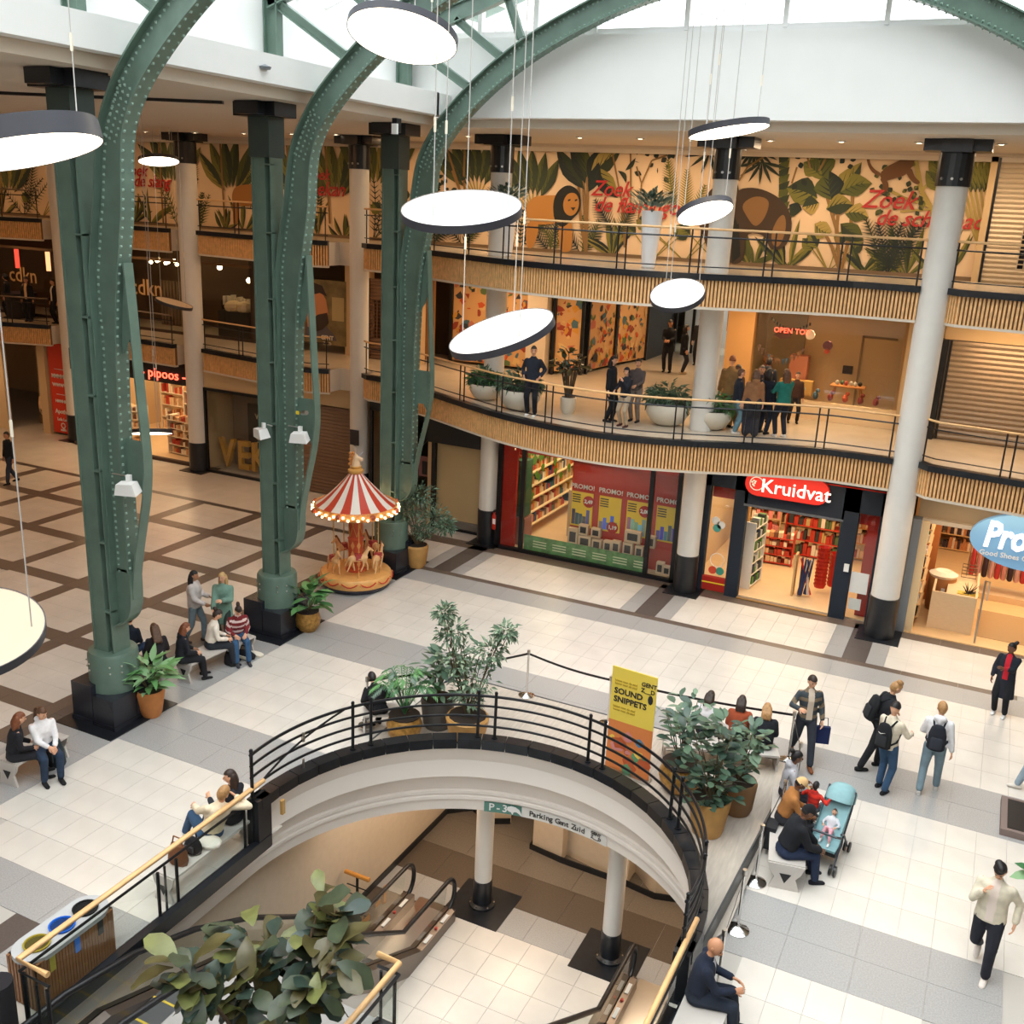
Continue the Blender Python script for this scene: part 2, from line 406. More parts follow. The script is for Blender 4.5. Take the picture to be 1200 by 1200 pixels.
# curved fascia round the void with a stepped moulding
WF = mat('fascia_plaster', (.86, .795, .73), .6)
mb = MB()
prof = [(0, .66), (.015, .62), (.2, .12), (.375, -.355), (.395, -.41), (.40, -.42), (.36, -.44), (.36, -.50), (.40, -.53), (.37, -.56), (.37, -.62), (.42, -.65), (.45, -.88), (.7, -.88), (.72, -.86), (.3, -.02), (.12, .0), (.12, .66)]
def voidpath(off, n=48):
    return [(XR-off, 3.2)]+[(CX+(RR+0-off)*math.cos(PI*i/n)*(1.0 if True else 1), CYc+(RR-off)*math.sin(PI*i/n)) for i in range(n+1)]+[(XL+off, 3.2)]
def VP(o_):
    q = voidpath(-o_); return [q[0], (q[1][0], 10.6)]+q[1:-1]+[(q[-1][0], 10.6), q[-1]]
rows = []
for o_, z in prof: rows.append([(x, y, (z if 2 <= i <= 50 else min(z, 0.0))) for i, (x, y) in enumerate(VP(o_))])
n = len(rows[0])
for a, c in zip(rows, rows[1:]+rows[:1]):
    mb.add(a+c, [(i+1, i, n+i, n+i+1) for i in range(n-1)])
FASC = struct('wall_void', mb, WF, smooth=22)
# ================================================================ GALLERIES
BACK = [(6, 34), (-46, 34)]
WFL = mat('gallery_floor', (.55, .47, .37), .22, var=.05, vscale=2)
for lv, z in ((1, Z1), (2, Z2)):
    mb = MB(); poly = [(x, y) for x, y in FRONT]+([(6, 24), (6, 48), (-46, 48)] if lv == 1 else [(6, 24), (6, 34), (-46, 34)])
    mb.mt(WFL); n = len(poly)
    bm = bmesh.new(); vv = [bm.verts.new((x, y, 0)) for x, y in poly]; ed = [bm.edges.new((vv[i], vv[(i+1) % len(vv)])) for i in range(len(vv))]
    bmesh.ops.triangle_fill(bm, use_beauty=True, edges=ed); bm.verts.index_update()
    fs = [[v.index for v in (f.verts if f.normal.z > 0 else reversed(f.verts))] for f in bm.faces]; vs_ = [v.co.copy() for v in bm.verts]; bm.free()
    mb.add([(v.x, v.y, z) for v in vs_], fs)
    mb.mt(SOFF); mb.add([(v.x, v.y, z-.70) for v in vs_], [list(reversed(f)) for f in fs])
    [mb.add([(a[0], a[1], z-.7), (c_[0], c_[1], z-.7), (c_[0], c_[1], z), (a[0], a[1], z)], [(0, 1, 2, 3)]) for a, c_ in zip(FRONT, FRONT[1:])]
    struct('floor_level_%d' % lv, mb)
    for k, seg in enumerate(SEGS):
        T = thing('balcony_front', ['curved slatted balcony front far left beside the pale side wall', 'slatted balcony front over the lit gift shop', 'slatted balcony front over the dark club window', 'long bulging wood slatted balcony front over the red drugstore', 'wood slatted balcony front over the blue oval sign'][k]+(', first floor' if lv == 1 else ', second floor'), 'balcony', (seg[0][0], seg[0][1], z-.75), group='slatted balcony fronts')
        bk = MB(); bk.strip(offs(seg, .05), z-.70, z-.08, .08); part('backing', bk, T, SLATB, world=True)
        kb = MB(); kb.strip(offs(seg, -.07), z-.09, z+.05, .2); part('kick_strip', kb, T, BLACKS, world=True)
        tr = MB(); tr.strip(offs(seg, -.0), z-.76, z-.70, .16); part('lower_trim', tr, T, SOFF, world=True)
        sm = MB(); st = .085
        pts = resample(offs(seg, .02), st)
        for i, (a, b) in enumerate(zip(pts, pts[1:])):
            d = Vector((b[0]-a[0], b[1]-a[1])); ang = math.atan2(d.y, d.x); c = ((a[0]+b[0])/2, (a[1]+b[1])/2, z-.395)
            sm.box(c, (d.length*.55, .055, .61), ang)
        part('slat', sm, T, SLAT, world=True, kind='stuff')
    # railings
    for k, seg in enumerate(SEGS):
        g = 'gallery railings'
        T = thing('railing', ['gallery railing far left end', 'gallery railing over the lit gift shop', 'gallery railing over the dark club window', 'long curved gallery railing with pale wooden handrail over the red drugstore', 'gallery railing over the blue oval sign'][k]+(', first floor' if lv == 1 else ', second floor'), 'railing', (seg[0][0], seg[0][1], z+.05), group=g)
        p = offs(seg, .03); L = [(x, y) for x, y in resample(p, .25)]
        hr = MB(); hr.tube([(x, y, z+1.04) for x, y in L], .028, 6); part('handrail', hr, T, WOODR if k >= 2 else mat('wood_rail_shaded', (.16, .1, .06), .5), world=True, smooth=60)  # left runs: same wood, the dimness of that wing put into the colour
        b = MB(); b.tube([(x, y, z+.86) for x, y in L], .02, 5); part('upper_rail', b, T, BLACK, world=True)
        b = MB(); b.tube([(x, y, z+.2) for x, y in L], .016, 5); part('lower_rail', b, T, BLACK, world=True)
        Q = resample(p, 1.72 if k != 3 else 1.66)
        for i, (x, y) in enumerate(Q):
            a = Vector(Q[min(i+1, len(Q)-1)])-Vector(Q[max(i-1, 0)]); a.normalize()
            for s_ in (-.1, .1):
                if (i == 0 and s_ < 0) or (i == len(Q)-1 and s_ > 0): continue
                b = MB(); b.cyl((x+a.x*s_, y+a.y*s_, z), (x+a.x*s_, y+a.y*s_, z+1.02), .02, n=6); part('post', b, T, BLACK, world=True)
# soffit, fascias, upper walls
b = MB(); b.mt(SOFF)
b.bb(-46, 23.25, ZS, 9, 36, ZS+.2); b.bb(-46, -4, ZS, -13.3, 23.25, ZS+.2)
b.bb(-13.3, 22.9, ZS+.205, 6, 23.3, ZS+.3); b.bb(-13.35, -4, ZS+.205, -12.95, 22.9, ZS+.3)
struct('ceiling', b)
b = MB(); b.bb(-13.0, 22.85, ZS+.195, 6, 23.1, 13.45); b.bb(-14.3, 22.86, 12.15, -12.9, 23.1, 13.45); b.bb(-13.2, 22.2, ZS+.195, -12.9, 22.9, 12.19); struct('wall_far_upper', b, WHITE)
b = MB(); b.bb(-13.2, -4, ZS+.195, -12.9, 22.3, 12.2); b.bb(-14.2, -4, 12.1, -13.1, 22.9, 12.19); struct('trim_left_fascia', b, WHITE)
b = MB(); b.bb(-14.3, -4, 12.1, -14.15, 23.0, 13.7); struct('wall_left_upper', b, WHITE)
# crown moulding above mural
b = MB(); b.strip([(-46, 28.9), (6, 28.9)], ZS-.08, ZS+.0, .2); b.strip([(-46, 29.1), (6, 29.1)], ZS-.2, ZS-.05, .2); struct('trim_crown', b, SOFF)
b = MB(); b.bb(-46, 29.4, Z2, 6, 29.6, ZS); struct('wall_mural', b, mat('mural_ground', s2l(232, 204, 168), .8, var=.05, vscale=.6))
b = MB(); b.strip([(-46, 29.36), (6, 29.36)], Z2, Z2+.1, .05); struct('baseboard_mural', b, mat('base_brown', (.2, .13, .07), .5))
# right side closing walls (out of frame) and near ceiling edges
b = MB(); b.bb(5.6, 24, 0, 5.8, 34, ZS); struct('wall_right', b, CREAM)
b = MB(); b.bb(3.9, -4, ZS+.2, 4.1, 23, 13.6); struct('wall_right_upper', b, WHITE)
b = MB(); b.bb(3.9, -4, ZS, 9, 23.2, ZS+.2); struct('ceiling_right', b, SOFF)
HALLW = mat('hall_wall', (.34, .26, .19), .8)
b = MB(); b.bb(-46.2, -5, 0, -46, 36, ZS); struct('wall_left', b, HALLW)
b = MB(); b.bb(-46, -5.2, 0, 9, -5, 13.6); struct('wall_near', b, HALLW)
b = MB(); b.bb(8.8, -5, 0, 9, 36, 13.6); struct('wall_right_end', b, HALLW)
b = MB(); b.bb(-46, 33.9, Z2, 9, 34.1, ZS); struct('wall_top_back', b, HALLW)
b = MB(); b.bb(-46, 48, Z1-.7, 9, 48.2, 8.2); b.bb(-46.2, 34, Z1-.7, -46, 48.2, 8.2); b.bb(8.8, 34, Z1-.7, 9, 48.2, 8.2); b.bb(-46.2, 34, Z2-.7, 9, 48.2, Z2-.6); struct('wall_first_outer', b, HALLW)
for lv, z in ((1, Z1), (2, Z2)):
    b = MB(); b.bb(-46, -5, z-.6, 9, -.3, z); struct('floor_near_level_%d' % lv, b, SOFF)
    b = MB(); b.bb(4.5, -.3, z-.6, 9, 24, z); struct('floor_right_level_%d' % lv, b, SOFF)
# downlights
DL = MB(); DL.lathe([(.0, .02), (.07, .02), (.07, 0), (.09, 0), (.09, .03)], n=10)
proto = None
DLS = [(-28.5, 26.6), (-26.5, 26.6), (-24.4, 26.6), (-22.4, 26.6), (-20.4, 26.4), (-18.7, 26.3), (-15.8, 26.2), (-14.1, 26.0), (-10.7, 25.8), (-9.05, 25.8), (-7.4, 25.75), (-5.75, 25.7), (-4.1, 25.65), (-2.4, 25.6), (-.72, 25.6), (.9, 25.6)]
for i, (x, y) in enumerate(DLS):
    T = thing('downlight', 'recessed ceiling downlight above the top gallery, %s from the left' % ORD[i], 'light', (x, y, ZS-.02), group='top gallery downlights')
    b = MB(); b.lathe([(.06, -.012), (.11, -.012), (.11, .02), (.06, .02)], n=10, cap=False); part('rim', b, T, WHITE)
    b = MB(); b.cyl((0, 0, -.008), (0, 0, .01), .07, n=10); part('diffuser', b, T, mat('downlight_glow', (1, .9, .75), .5, emit=(1, .78, .5), es=12))
# ================================================================ COLUMNS
def column(x, y, r, name_l, top=ZS, base=1.05):
    T = thing('column', name_l, 'column', (x, y, 0))
    b = MB(); b.cyl((0, 0, 0), (0, 0, top-.75), r, n=24, cap=False); part('shaft', b, T, CREAMC, smooth=40)
    b = MB(); b.lathe([(r+.02, .02), (r+.02, base), (r, base+.01)], n=24, cap=False); part('base_sleeve', b, T, BLACKS, smooth=40)
    b = MB(); b.box((0, 0, .01), (2*r+.35, 2*r+.35, .02), .0); part('floor_plate', b, T, BLACKS)
    b = MB(); b.cyl((0, 0, top-.95), (0, 0, top-.25), r+.03, n=20); b.box((0, 0, top-.12), (1.35, .7, .24)); b.box((0, 0, top-.14), (.6, 1.1, .26)); part('capital', b, T, BLACKS)
    for a in (-2.2, -1.1, -1.6):
        bb_ = MB(); bb_.cyl(((r+.02)*math.cos(a), (r+.02)*math.sin(a), top-.8), ((r+.06)*math.cos(a), (r+.06)*math.sin(a), top-.8), .03, n=6); part('bolt', bb_, T, STEEL)
    return T
column(-1.52, 24.78, .33, 'tall white column between the drugstore and the oval-signed shoe shop')
column(-6.58, 25.1, .29, 'white column left of the drugstore entrance')
column(-12.9, 25.75, .29, 'white column with fire extinguisher left of the red shop window')
column(-18.35, 27.0, .3, 'white column behind the carousel with a small dark notice')
column(-25.4, 27.2, .34, 'white column between gift shop and dark club window')
column(-32.3, 27.9, .34, 'white column beside the tall red banner')
# notice & extinguisher are things on columns
b = MB(); b.bb(-.17, -.01, -.25, .17, .01, .25); T = single('notice_board', b, mat('notice_dark', (.03, .025, .03), .4), 'small dark framed notice on the white column behind the carousel', 'notice', (-18.3, 26.66, 2.3))
T = thing('fire_extinguisher', 'red fire extinguisher on the black column base left of the red window', 'extinguisher', (-12.55, 25.5, .55))
b = MB(); b.lathe([(.07, 0), (.085, .03), (.085, .42), (.05, .5), (.03, .52)], n=12); part('cylinder_body', b, T, mat('red_ext', s2l(190, 40, 25), .35), smooth=40)
b = MB(); b.box((0, 0, .56), (.06, .12, .05)); b.tube([(0, -.05, .56), (.09, -.08, .45), (.1, -.06, .2)], .012, 5); part('valve_hose', b, T, BLACK)
b = MB(); b.box((0.02, -.086, .26), (.09, .01, .16)); part('label_plate', b, T, WHITE)
# ================================================================ GREEN COLUMNS AND ARCHES
ACX = -5.5
lowc = [(-13.05, 10.1), (-12.98, 10.6), (-12.78, 11.0), (-12.45, 11.42), (-11.9, 11.94), (-11.35, 12.38), (-10.75, 12.78), (-10.1, 13.14), (-9.4, 13.46), (-8.6, 13.78), (-7.7, 14.05), (-6.8, 14.2), (-5.5, 14.27)]
def offz(path, d):
    return offs(path, d)
arch_in = smoothpath([(-13.5, 3.0), (-13.5, 5.0), (-13.45, 6.9), (-13.35, 8.0), (-13.2, 8.8), (-13.08, 9.5)]+lowc, 2)
arch_out = []
_o = offs(arch_in, .5)
arch_out = [(x, z) for x, z in _o]
# widen the haunch so the outer chord follows the column
arch_out = [(min(x, -13.93+.03*0) if z < 7.5 else x-.14*max(0, min(1, (11.2-z)/2.0))*(1 if z > 7.5 else 1), z) for x, z in arch_out]
arch_out = [(max(x, -13.95), z) if z < 9.5 else (x, z) for x, z in arch_out]
def mirror(p): return [(2*ACX-x, z) for x, z in reversed(p)]
def truss(yc, labelc, labela):
    # ---- column
    T = thing('green_column', labelc, 'column', (-14.2, yc, 0))
    X, Y = -14.2, yc
    b = MB(); b.lathe([(.46, .05), (.46, 1.32), (.43, 1.38), (.2, 1.385)], (X, Y, 0), n=24); part('base_drum', b, T, GREEN, world=True, smooth=40)
    for a in (-2.4, -1.9, -.9, -.45):
        for zz in (1.18, 1.05):
            q = MB(); q.sph((X+.47*math.cos(a), Y+.47*math.sin(a), zz), .022, 6, 3); part('stud', q, T, STEEL, world=True)
    for dx in (-1, 1):
        for dy in (-1, 1):
            q = MB(); cx_, cy_ = X+dx*.27, Y+dy*.29
            q.bb(cx_-.26, cy_-.28, 0, cx_+.26, cy_+.28, .8 if dx*dy > 0 else .62); q.bb(cx_-.28, cy_-.30, 0, cx_+.28, cy_+.30, .1); part('plinth_block', q, T, mat('plinth_black', (.02, .022, .03), .25), world=True)
    q = MB(); q.bb(X-.72, Y-.85, .0, X+.72, Y+.85, .015); part('floor_plate', q, T, BLACKS, world=True)
    q = MB(); q.bb(X-.22, Y-.2, 1.38, X+.1, Y+.2, ZS-.9); q.bb(X-.24, Y-.22, 1.38, X-.2, Y+.22, ZS-.9); q.bb(X+.1, Y-.06, 1.38, X+.24, Y+.06, ZS-.9); q.bb(X+.22, Y-.2, 1.38, X+.245, Y+.2, ZS-.9)
    part('shaft', q, T, GREEN, world=True)
    q = MB()
    for zz in np.arange(2.2, 10.4, 1.35): q.bb(X+.1, Y-.22, zz, X+.245, Y-.05, zz+.03)
    part('stiffener', q, T, GREEN, world=True)
    q = MB(); q.bb(X-.26, Y-.25, ZS-1.05, X+.26, Y+.25, ZS-.25); part('head_sleeve', q, T, mat('head_green', s2l(52, 66, 62), .5), world=True)
    q = MB(); q.bb(X-.55, Y-.35, ZS-.27, X+.5, Y+.35, ZS-.0); q.bb(X-.3, Y-.6, ZS-.25, X+.28, Y+.6, ZS-.01); part('capital', q, T, BLACKS, world=True)
    # ---- arch
    A = thing('arch_rib', labela, 'arch', (-13.7, yc, 2))
    R3 = lambda p, y: [(x, y, z) for x, z in p]
    inn = arch_in+mirror(arch_in)[1:]; out = arch_out+mirror(arch_out)[1:]
    n = len(inn)
    w = MB(); P = []
    for (x, z), (u, v) in zip(inn, out): P += [(x, yc-.012, z), (u, yc-.012, v), (u, yc+.012, v), (x, yc+.012, z)]
    F = []
    for i in range(n-1):
        a, c = 4*i, 4*i+4; F += [(a, a+1, c+1, c), (a+2, a+3, c+3, c+2)]
    w.add(P, F); part('web', w, A, GREEN, world=True)
    def flange(path, d, nm, wd=.15):
        w = MB(); P = []; o2 = offs(path, d)
        for (x, z), (u, v) in zip(path, o2): P += [(x, yc-wd, z), (x, yc+wd, z), (u, yc+wd, v), (u, yc-wd, v)]
        F = []
        for i in range(len(path)-1):
            a, c = 4*i, 4*i+4; F += [(a, c, c+1, a+1), (a+1, c+1, c+2, a+2), (a+2, c+2, c+3, a+3), (a+3, c+3, c, a)]
        F += [(0, 1, 2, 3), (4*len(path)-1, 4*len(path)-2, 4*len(path)-3, 4*len(path)-4)]
        w.add(P, F); return part(nm, w, A, GREEN, world=True)
    flange(inn, .03, 'inner_flange'); flange(out, -.03, 'outer_flange')
    # foot: flange sweeps into the column
    foot = smoothpath([(-13.5, 3.05), (-13.5, 2.55), (-13.56, 2.25), (-13.72, 2.05), (-13.95, 1.95)], 2); flange(foot, .03, 'foot_flange')
    w = MB(); w.add([(x, yc-.012, z) for x, z in foot]+[(-13.97, yc-.012, 1.95), (-13.97, yc-.012, 3.05)], [tuple(range(len(foot)+2))]); part('foot_plate', w, A, GREEN, world=True)
    # strut bar in front
    bar = smoothpath([(-13.2, 8.56), (-13.13, 7.3), (-13.09, 6.4), (-13.03, 5.5), (-13.03, 5.0), (-13.1, 4.5), (-13.28, 3.8), (-13.42, 3.2), (-13.5, 2.7), (-13.5, 2.55)], 2)
    flange(bar, .035, 'strut_bar', .1)
    w = MB(); w.add([(-13.35, yc, 8.5), (-13.2, yc, 8.5), (-13.14, yc, 7.6), (-13.26, yc, 7.25), (-13.45, yc, 7.0)], [(0, 1, 2, 3, 4)])
    part('gusset_plate', w, A, GREEN, world=True); w = MB()
    w.add([(-13.5, yc, 5.55), (-13.05, yc, 5.55), (-13.06, yc, 4.7), (-13.12, yc, 4.45), (-13.25, yc, 4.68), (-13.4, yc, 4.68), (-13.5, yc, 4.45)], [(0, 1, 2, 3, 4, 5, 6)]); part('gusset_plate', w, A, GREEN, world=True)
    # rivets: a pair of rows on the inner flange faces and on the web edges
    w = MB()
    def riv(p, nrm):
        nrm = Vector(nrm); u = nrm.orthogonal().normalized(); v = nrm.cross(u); p = Vector(p); r = .034
        w.add([p+u*r, p+v*r, p-u*r, p-v*r, p+nrm*.032], [(0, 1, 4), (1, 2, 4), (2, 3, 4), (3, 0, 4)])
    for path, ys, off in ((inn, (-.09, -.04, .04, .09), -.004), (bar, (-.06, .06), -.004)):
        rs = resample(path, .15)
        for i in range(1, len(rs)-1):
            t = Vector((rs[i+1][0]-rs[i-1][0], 0, rs[i+1][1]-rs[i-1][1])).normalized(); nn = Vector((t.z, 0, -t.x))
            for yy in (ys if len(ys) == 2 else (-.1, .1)): riv(Vector((rs[i][0], yc+yy, rs[i][1]))+nn*.002, nn)
    for path, sgn in ((inn, 1), (out, -1)):
        o1 = offs(path, .09*sgn); rs = resample(o1, .12)
        for x, z in rs: riv((x, yc-.014, z), (0, -1, 0))
    # splice plate cluster
    for q in range(9):
        for c in (-.12, 0, .12):
            i = int(len(arch_in)*.42); k_ = arch_in[i]; t = (Vector(arch_in[i+1])-Vector(arch_in[i])).normalized(); nv = Vector((-t.y, t.x)); pp = Vector(k_)+nv*(.3+c)+t*((q-4)*.11); riv((pp.x, yc-.02, pp.y), (0, -1, 0))
    part('rivet', w, A, mat('rivet_highlight_green', s2l(132, 158, 144), .3), world=True, kind='stuff')  # same green paint; the lighter colour stands in for highlights on the rivets
    # ---- roof frame
    F_ = thing('roof_truss', labela.replace('riveted green arch', 'green roof frame above the arch'), 'roof truss', (-14, yc, 12.2))
    def ib(a, c, nm, h=.32, wd=.2):
        w = MB(); a = Vector((a[0], yc, a[1])); c = Vector((c[0], yc, c[1])); d = (c-a).normalized(); nz = Vector((-d.z, 0, d.x))
        w.beam(a, c, .03, h, up=nz); w.beam(a+nz*h/2, c+nz*h/2, wd, .03, up=nz); w.beam(a-nz*h/2, c-nz*h/2, wd, .03, up=nz)
        part(nm, w, F_, GREEN, world=True)
    for sx in (0, 1):
        mx = (lambda p: p) if sx == 0 else (lambda p: (2*ACX-p[0], p[1]))
        ib(mx((-13.97, 12.2)), mx((-13.97, 13.5)), 'roof_post', .3)
        ib(mx((-14.1, 13.4)), mx((-5.5, 16.3)), 'rafter', .36)
        for a, c in (((-13.9, 13.35), (-12.25, 12.35)), ((-12.6, 13.8), (-11.4, 12.98)), ((-11.3, 14.3), (-10.9, 13.35)), ((-9.7, 14.75), (-9.2, 14.1)), ((-8.0, 15.3), (-7.6, 14.6)), ((-5.5, 16.2), (-5.5, 14.8))): ib(mx(a), mx(c), 'brace', .16, .12)
for i, yc in enumerate((12.66, 17.55, 22.45)):
    w_ = ['nearest', 'middle', 'farthest'][i]
    truss(yc, ['front riveted green steel column beside the low pot plant on the left', 'middle riveted green steel column beside the gold flowerpot', 'rear riveted green steel column behind the carousel'][i], w_+' riveted green arch springing from its column')
# ================================================================ SKYLIGHT
WB = mat('glazing_white', (.78, .78, .77), .5)
b = MB()
for sx in (-1, 1):
    x0, z0, x1, z1 = ACX+sx*8.7, 13.6, ACX, 16.6
    for y in np.arange(-2, 27, .98): b.beam((x0, y, z0), (x1, y, z1), .06, .12)
    for t in np.arange(0, 1.01, .125): b.beam((lerp(x0, x1, t), -4, lerp(z0, z1, t)-.02), (lerp(x0, x1, t), 27, lerp(z0, z1, t)-.02), .09, .16)
sk = struct('window_1', b, WB)
b = MB()
for sx in (-1, 1):
    x0, z0, x1, z1 = ACX+sx*8.7, 13.68, ACX, 16.68
    b.quad((x0, -4, z0), (x0, 27, z0), (x1, 27, z1), (x1, -4, z1))
part('pane', b, sk, mat('roof_glass', (.93, .96, .97), .05, alpha=.5))
# far mullion band above the far white wall
b = MB(); b.bb(-13.5, 22.95, 13.45, 4, 23.05, 13.58)
for x in (-12.2, -10.75, -9.3, -7.2, -5.1, -3.1, -1.2, .7): b.bb(x-.05, 22.9, 13.5, x+.05, 23.1, 16.2)
struct('window_2', b, WB)
b = MB(); b.strip([(-14.3, 27.2), (3.5, 27.2)], 11.7, 12.9, .2); struct('wall_far_roof', b, mat('facade_beyond', (.55, .52, .47), .8))
# roof beyond the far wall: green curved chord with white louvres
T = thing('roof_frame', 'green curved roof chord with struts seen through the clerestory', 'roof truss', (-14, 25.5, 12.5))
b = MB(); pts = [(x, 25.4, 14.0+1.6*(1-((x+5.5)/9)**2)) for x in np.linspace(-14, 3, 24)]; b.tube(pts, .12, 4); part('chord', b, T, GREEN, world=True)
for x in (-11.5, -9.5, -7.5, -5.5, -3.5, -1.5):
    b = MB(); z = 14.0+1.6*(1-((x+5.5)/9)**2); b.beam((x, 25.4, z), (x, 25.4, z+1.2), .12, .12); part('strut', b, T, GREEN, world=True)
# ---- sight-line helpers used to survey positions: image ray met with a level plane or an upright plane
def _ray(px, py): return _r*((px-600)/1184.178)+_d*((py-600)/1184.178)+_f
def G(px, py, z=0.): d = _ray(px, py); t = (z-9.8)/d.z; return (d.x*t, d.y*t)
def WY(px, py, Y): d = _ray(px, py); t = Y/d.y; return (d.x*t, 9.8+d.z*t)
# ================================================================ VOID SURROUND
T = thing('curved_parapet', 'black tiled parapet cap curving round the stairwell void', 'parapet', (CX, CYc, 0))
r0, r1 = RR+.04, RR+.22
N = 26
for i in range(N):
    a0, a1 = -4+188*i/N, -4+188*(i+1)/N; g = .12
    b = MB(); P = [(CX+r*math.cos(math.radians(a)), CYc+r*math.sin(math.radians(a))) for r, a in ((r0-.06, a0+g), (r1, a0+g), (r1, a1-g), (r0-.06, a1-g))]
    b.prism(P, .64, .82); part('cap_tile', b, T, BLACKS, world=True)
b = MB(); b.strip([(x, y) for x, y in [(CX+(RR+.21)*math.cos(math.radians(a)), CYc+(RR+.21)*math.sin(math.radians(a))) for a in np.linspace(-4, 184, 60)]], 0, .65, .03, 1); part('outer_face', b, T, BLACKS, world=True)
for sx in (-1, 1):
    x = CX+sx*(RR+.09); b = MB(); b.bb(x-.11, 10.62, -.12, x+.11, CYc-.02, .82); part('end_pier', b, T, BLACKS, world=True)
b = MB(); b.bb(XL+.05, 11.1, .35, XL+.1, 11.17, .6); part('bracket', b, T, mat('brass', s2l(190, 150, 90), .4), world=True)
# rail
T = thing('curved_guard_rail', 'black four-bar guard rail curving along the stairwell parapet', 'railing', (CX, CYc, .82))
rr = RR+.1
for z in (1.62, 1.43, 1.23, 1.04):
    b = MB(); b.tube([(CX+rr*math.cos(math.radians(a)), CYc+rr*math.sin(math.radians(a)), z) for a in np.linspace(-6, 186, 64)], .022 if z < 1.6 else .026, 6); part('bar', b, T, BLACK, world=True, smooth=60)
for a in (185.5, 150, 144.5, 113, 108, 79, 74, 46, 41.5, 15, 10, -5):
    x, y = CX+rr*math.cos(math.radians(a)), CYc+rr*math.sin(math.radians(a)); b = MB(); b.cyl((x, y, .82 if 0 < a < 180 else .1), (x, y, 1.68), .028, n=8); b.sph((x, y, 1.69), .035, 6, 4); b.cyl((x, y, .82), (x, y, .84), .055, n=8); part('post', b, T, BLACK, world=True)
b = MB(); a0, a1 = math.radians(183), math.radians(152)
b.tube([(CX+rr*math.cos(lerp(a0, a1, t)), CYc+rr*math.sin(lerp(a0, a1, t)), lerp(1.0, 1.62, t)) for t in np.linspace(0, 1, 8)], .018, 5); part('diagonal_brace', b, T, BLACK, world=True)
a = math.radians(166); x, y = CX+rr*math.cos(a), CYc+rr*math.sin(a); b = MB(); b.cyl((x, y, .82), (x, y, .98), .02, n=6); b.cyl((x, y, 1.3), (x, y, 1.45), .035, n=6); part('short_post', b, T, STEEL, world=True)
# straight guards
def guard(pts, nm_l, posts, endx=None):
    T = thing('glass_guard', nm_l, 'railing', (pts[0][0], pts[0][1], 0))
    b = MB(); b.tube([(x, y, 1.03) for x, y in pts], .038, 8); part('handrail', b, T, WOODR, world=True, smooth=50)
    b = MB(); b.tube([(x, y, .86) for x, y in pts], .022, 6); part('mid_rail', b, T, BLACK, world=True)
    b = MB(); b.strip(pts, -.12, .1, .12, 1 if pts[0][1] > pts[1][1] else -1); part('kerb', b, T, BLACKS, world=True)
    for (x, y, w) in posts:
        b = MB(); b.cyl((x, y, .0), (x, y, .8), w, n=6); part('post', b, T, BLACK, world=True)
    for p, q in zip(pts, pts[1:]):
        n = max(1, round((Vector(q)-Vector(p)).length/2.2))
        for i in range(n):
            a = Vector(p).lerp(Vector(q), (i+.03)/n); c = Vector(p).lerp(Vector(q), (i+.97)/n)
            b = MB(); b.quad((a.x, a.y, .12), (c.x, c.y, .12), (c.x, c.y, .84), (a.x, a.y, .84)); part('glass_panel', b, T, GLASS, world=True)
guard([(-9.18, 10.9), (-9.18, 6.45), (-8.68, 6.45)], 'long guard with pale wooden handrail and glass beside the recycling bins', [(-9.18, 10.7, .028), (-9.2, 10.45, .022), (-9.18, 9.0, .025), (-9.2, 8.8, .018), (-9.18, 8.65, .025), (-9.18, 6.5, .03), (-8.72, 6.45, .025), (-8.9, 6.45, .02)])
guard([(-2.3, 11.1), (-2.33, 5.0)], 'guard with wooden handrail and glass behind the seated bald man', [(-2.3, 10.9, .025), (-2.31, 9.2, .025), (-2.32, 7.4, .025)])
guard([(-5.55, 8.57), (-5.24, 8.57), (-5.24, 4.0)], 'short guard with wooden handrail right of the fiddle-leaf fig', [(-5.5, 8.57, .022), (-5.26, 8.5, .025), (-5.24, 6.6, .025)])
b = MB(); b.bb(-7.85, 3, -.45, -5.2, 8.62, 0); struct('landing_middle', b, mat('landing_cream', (.34, .33, .32), .35))
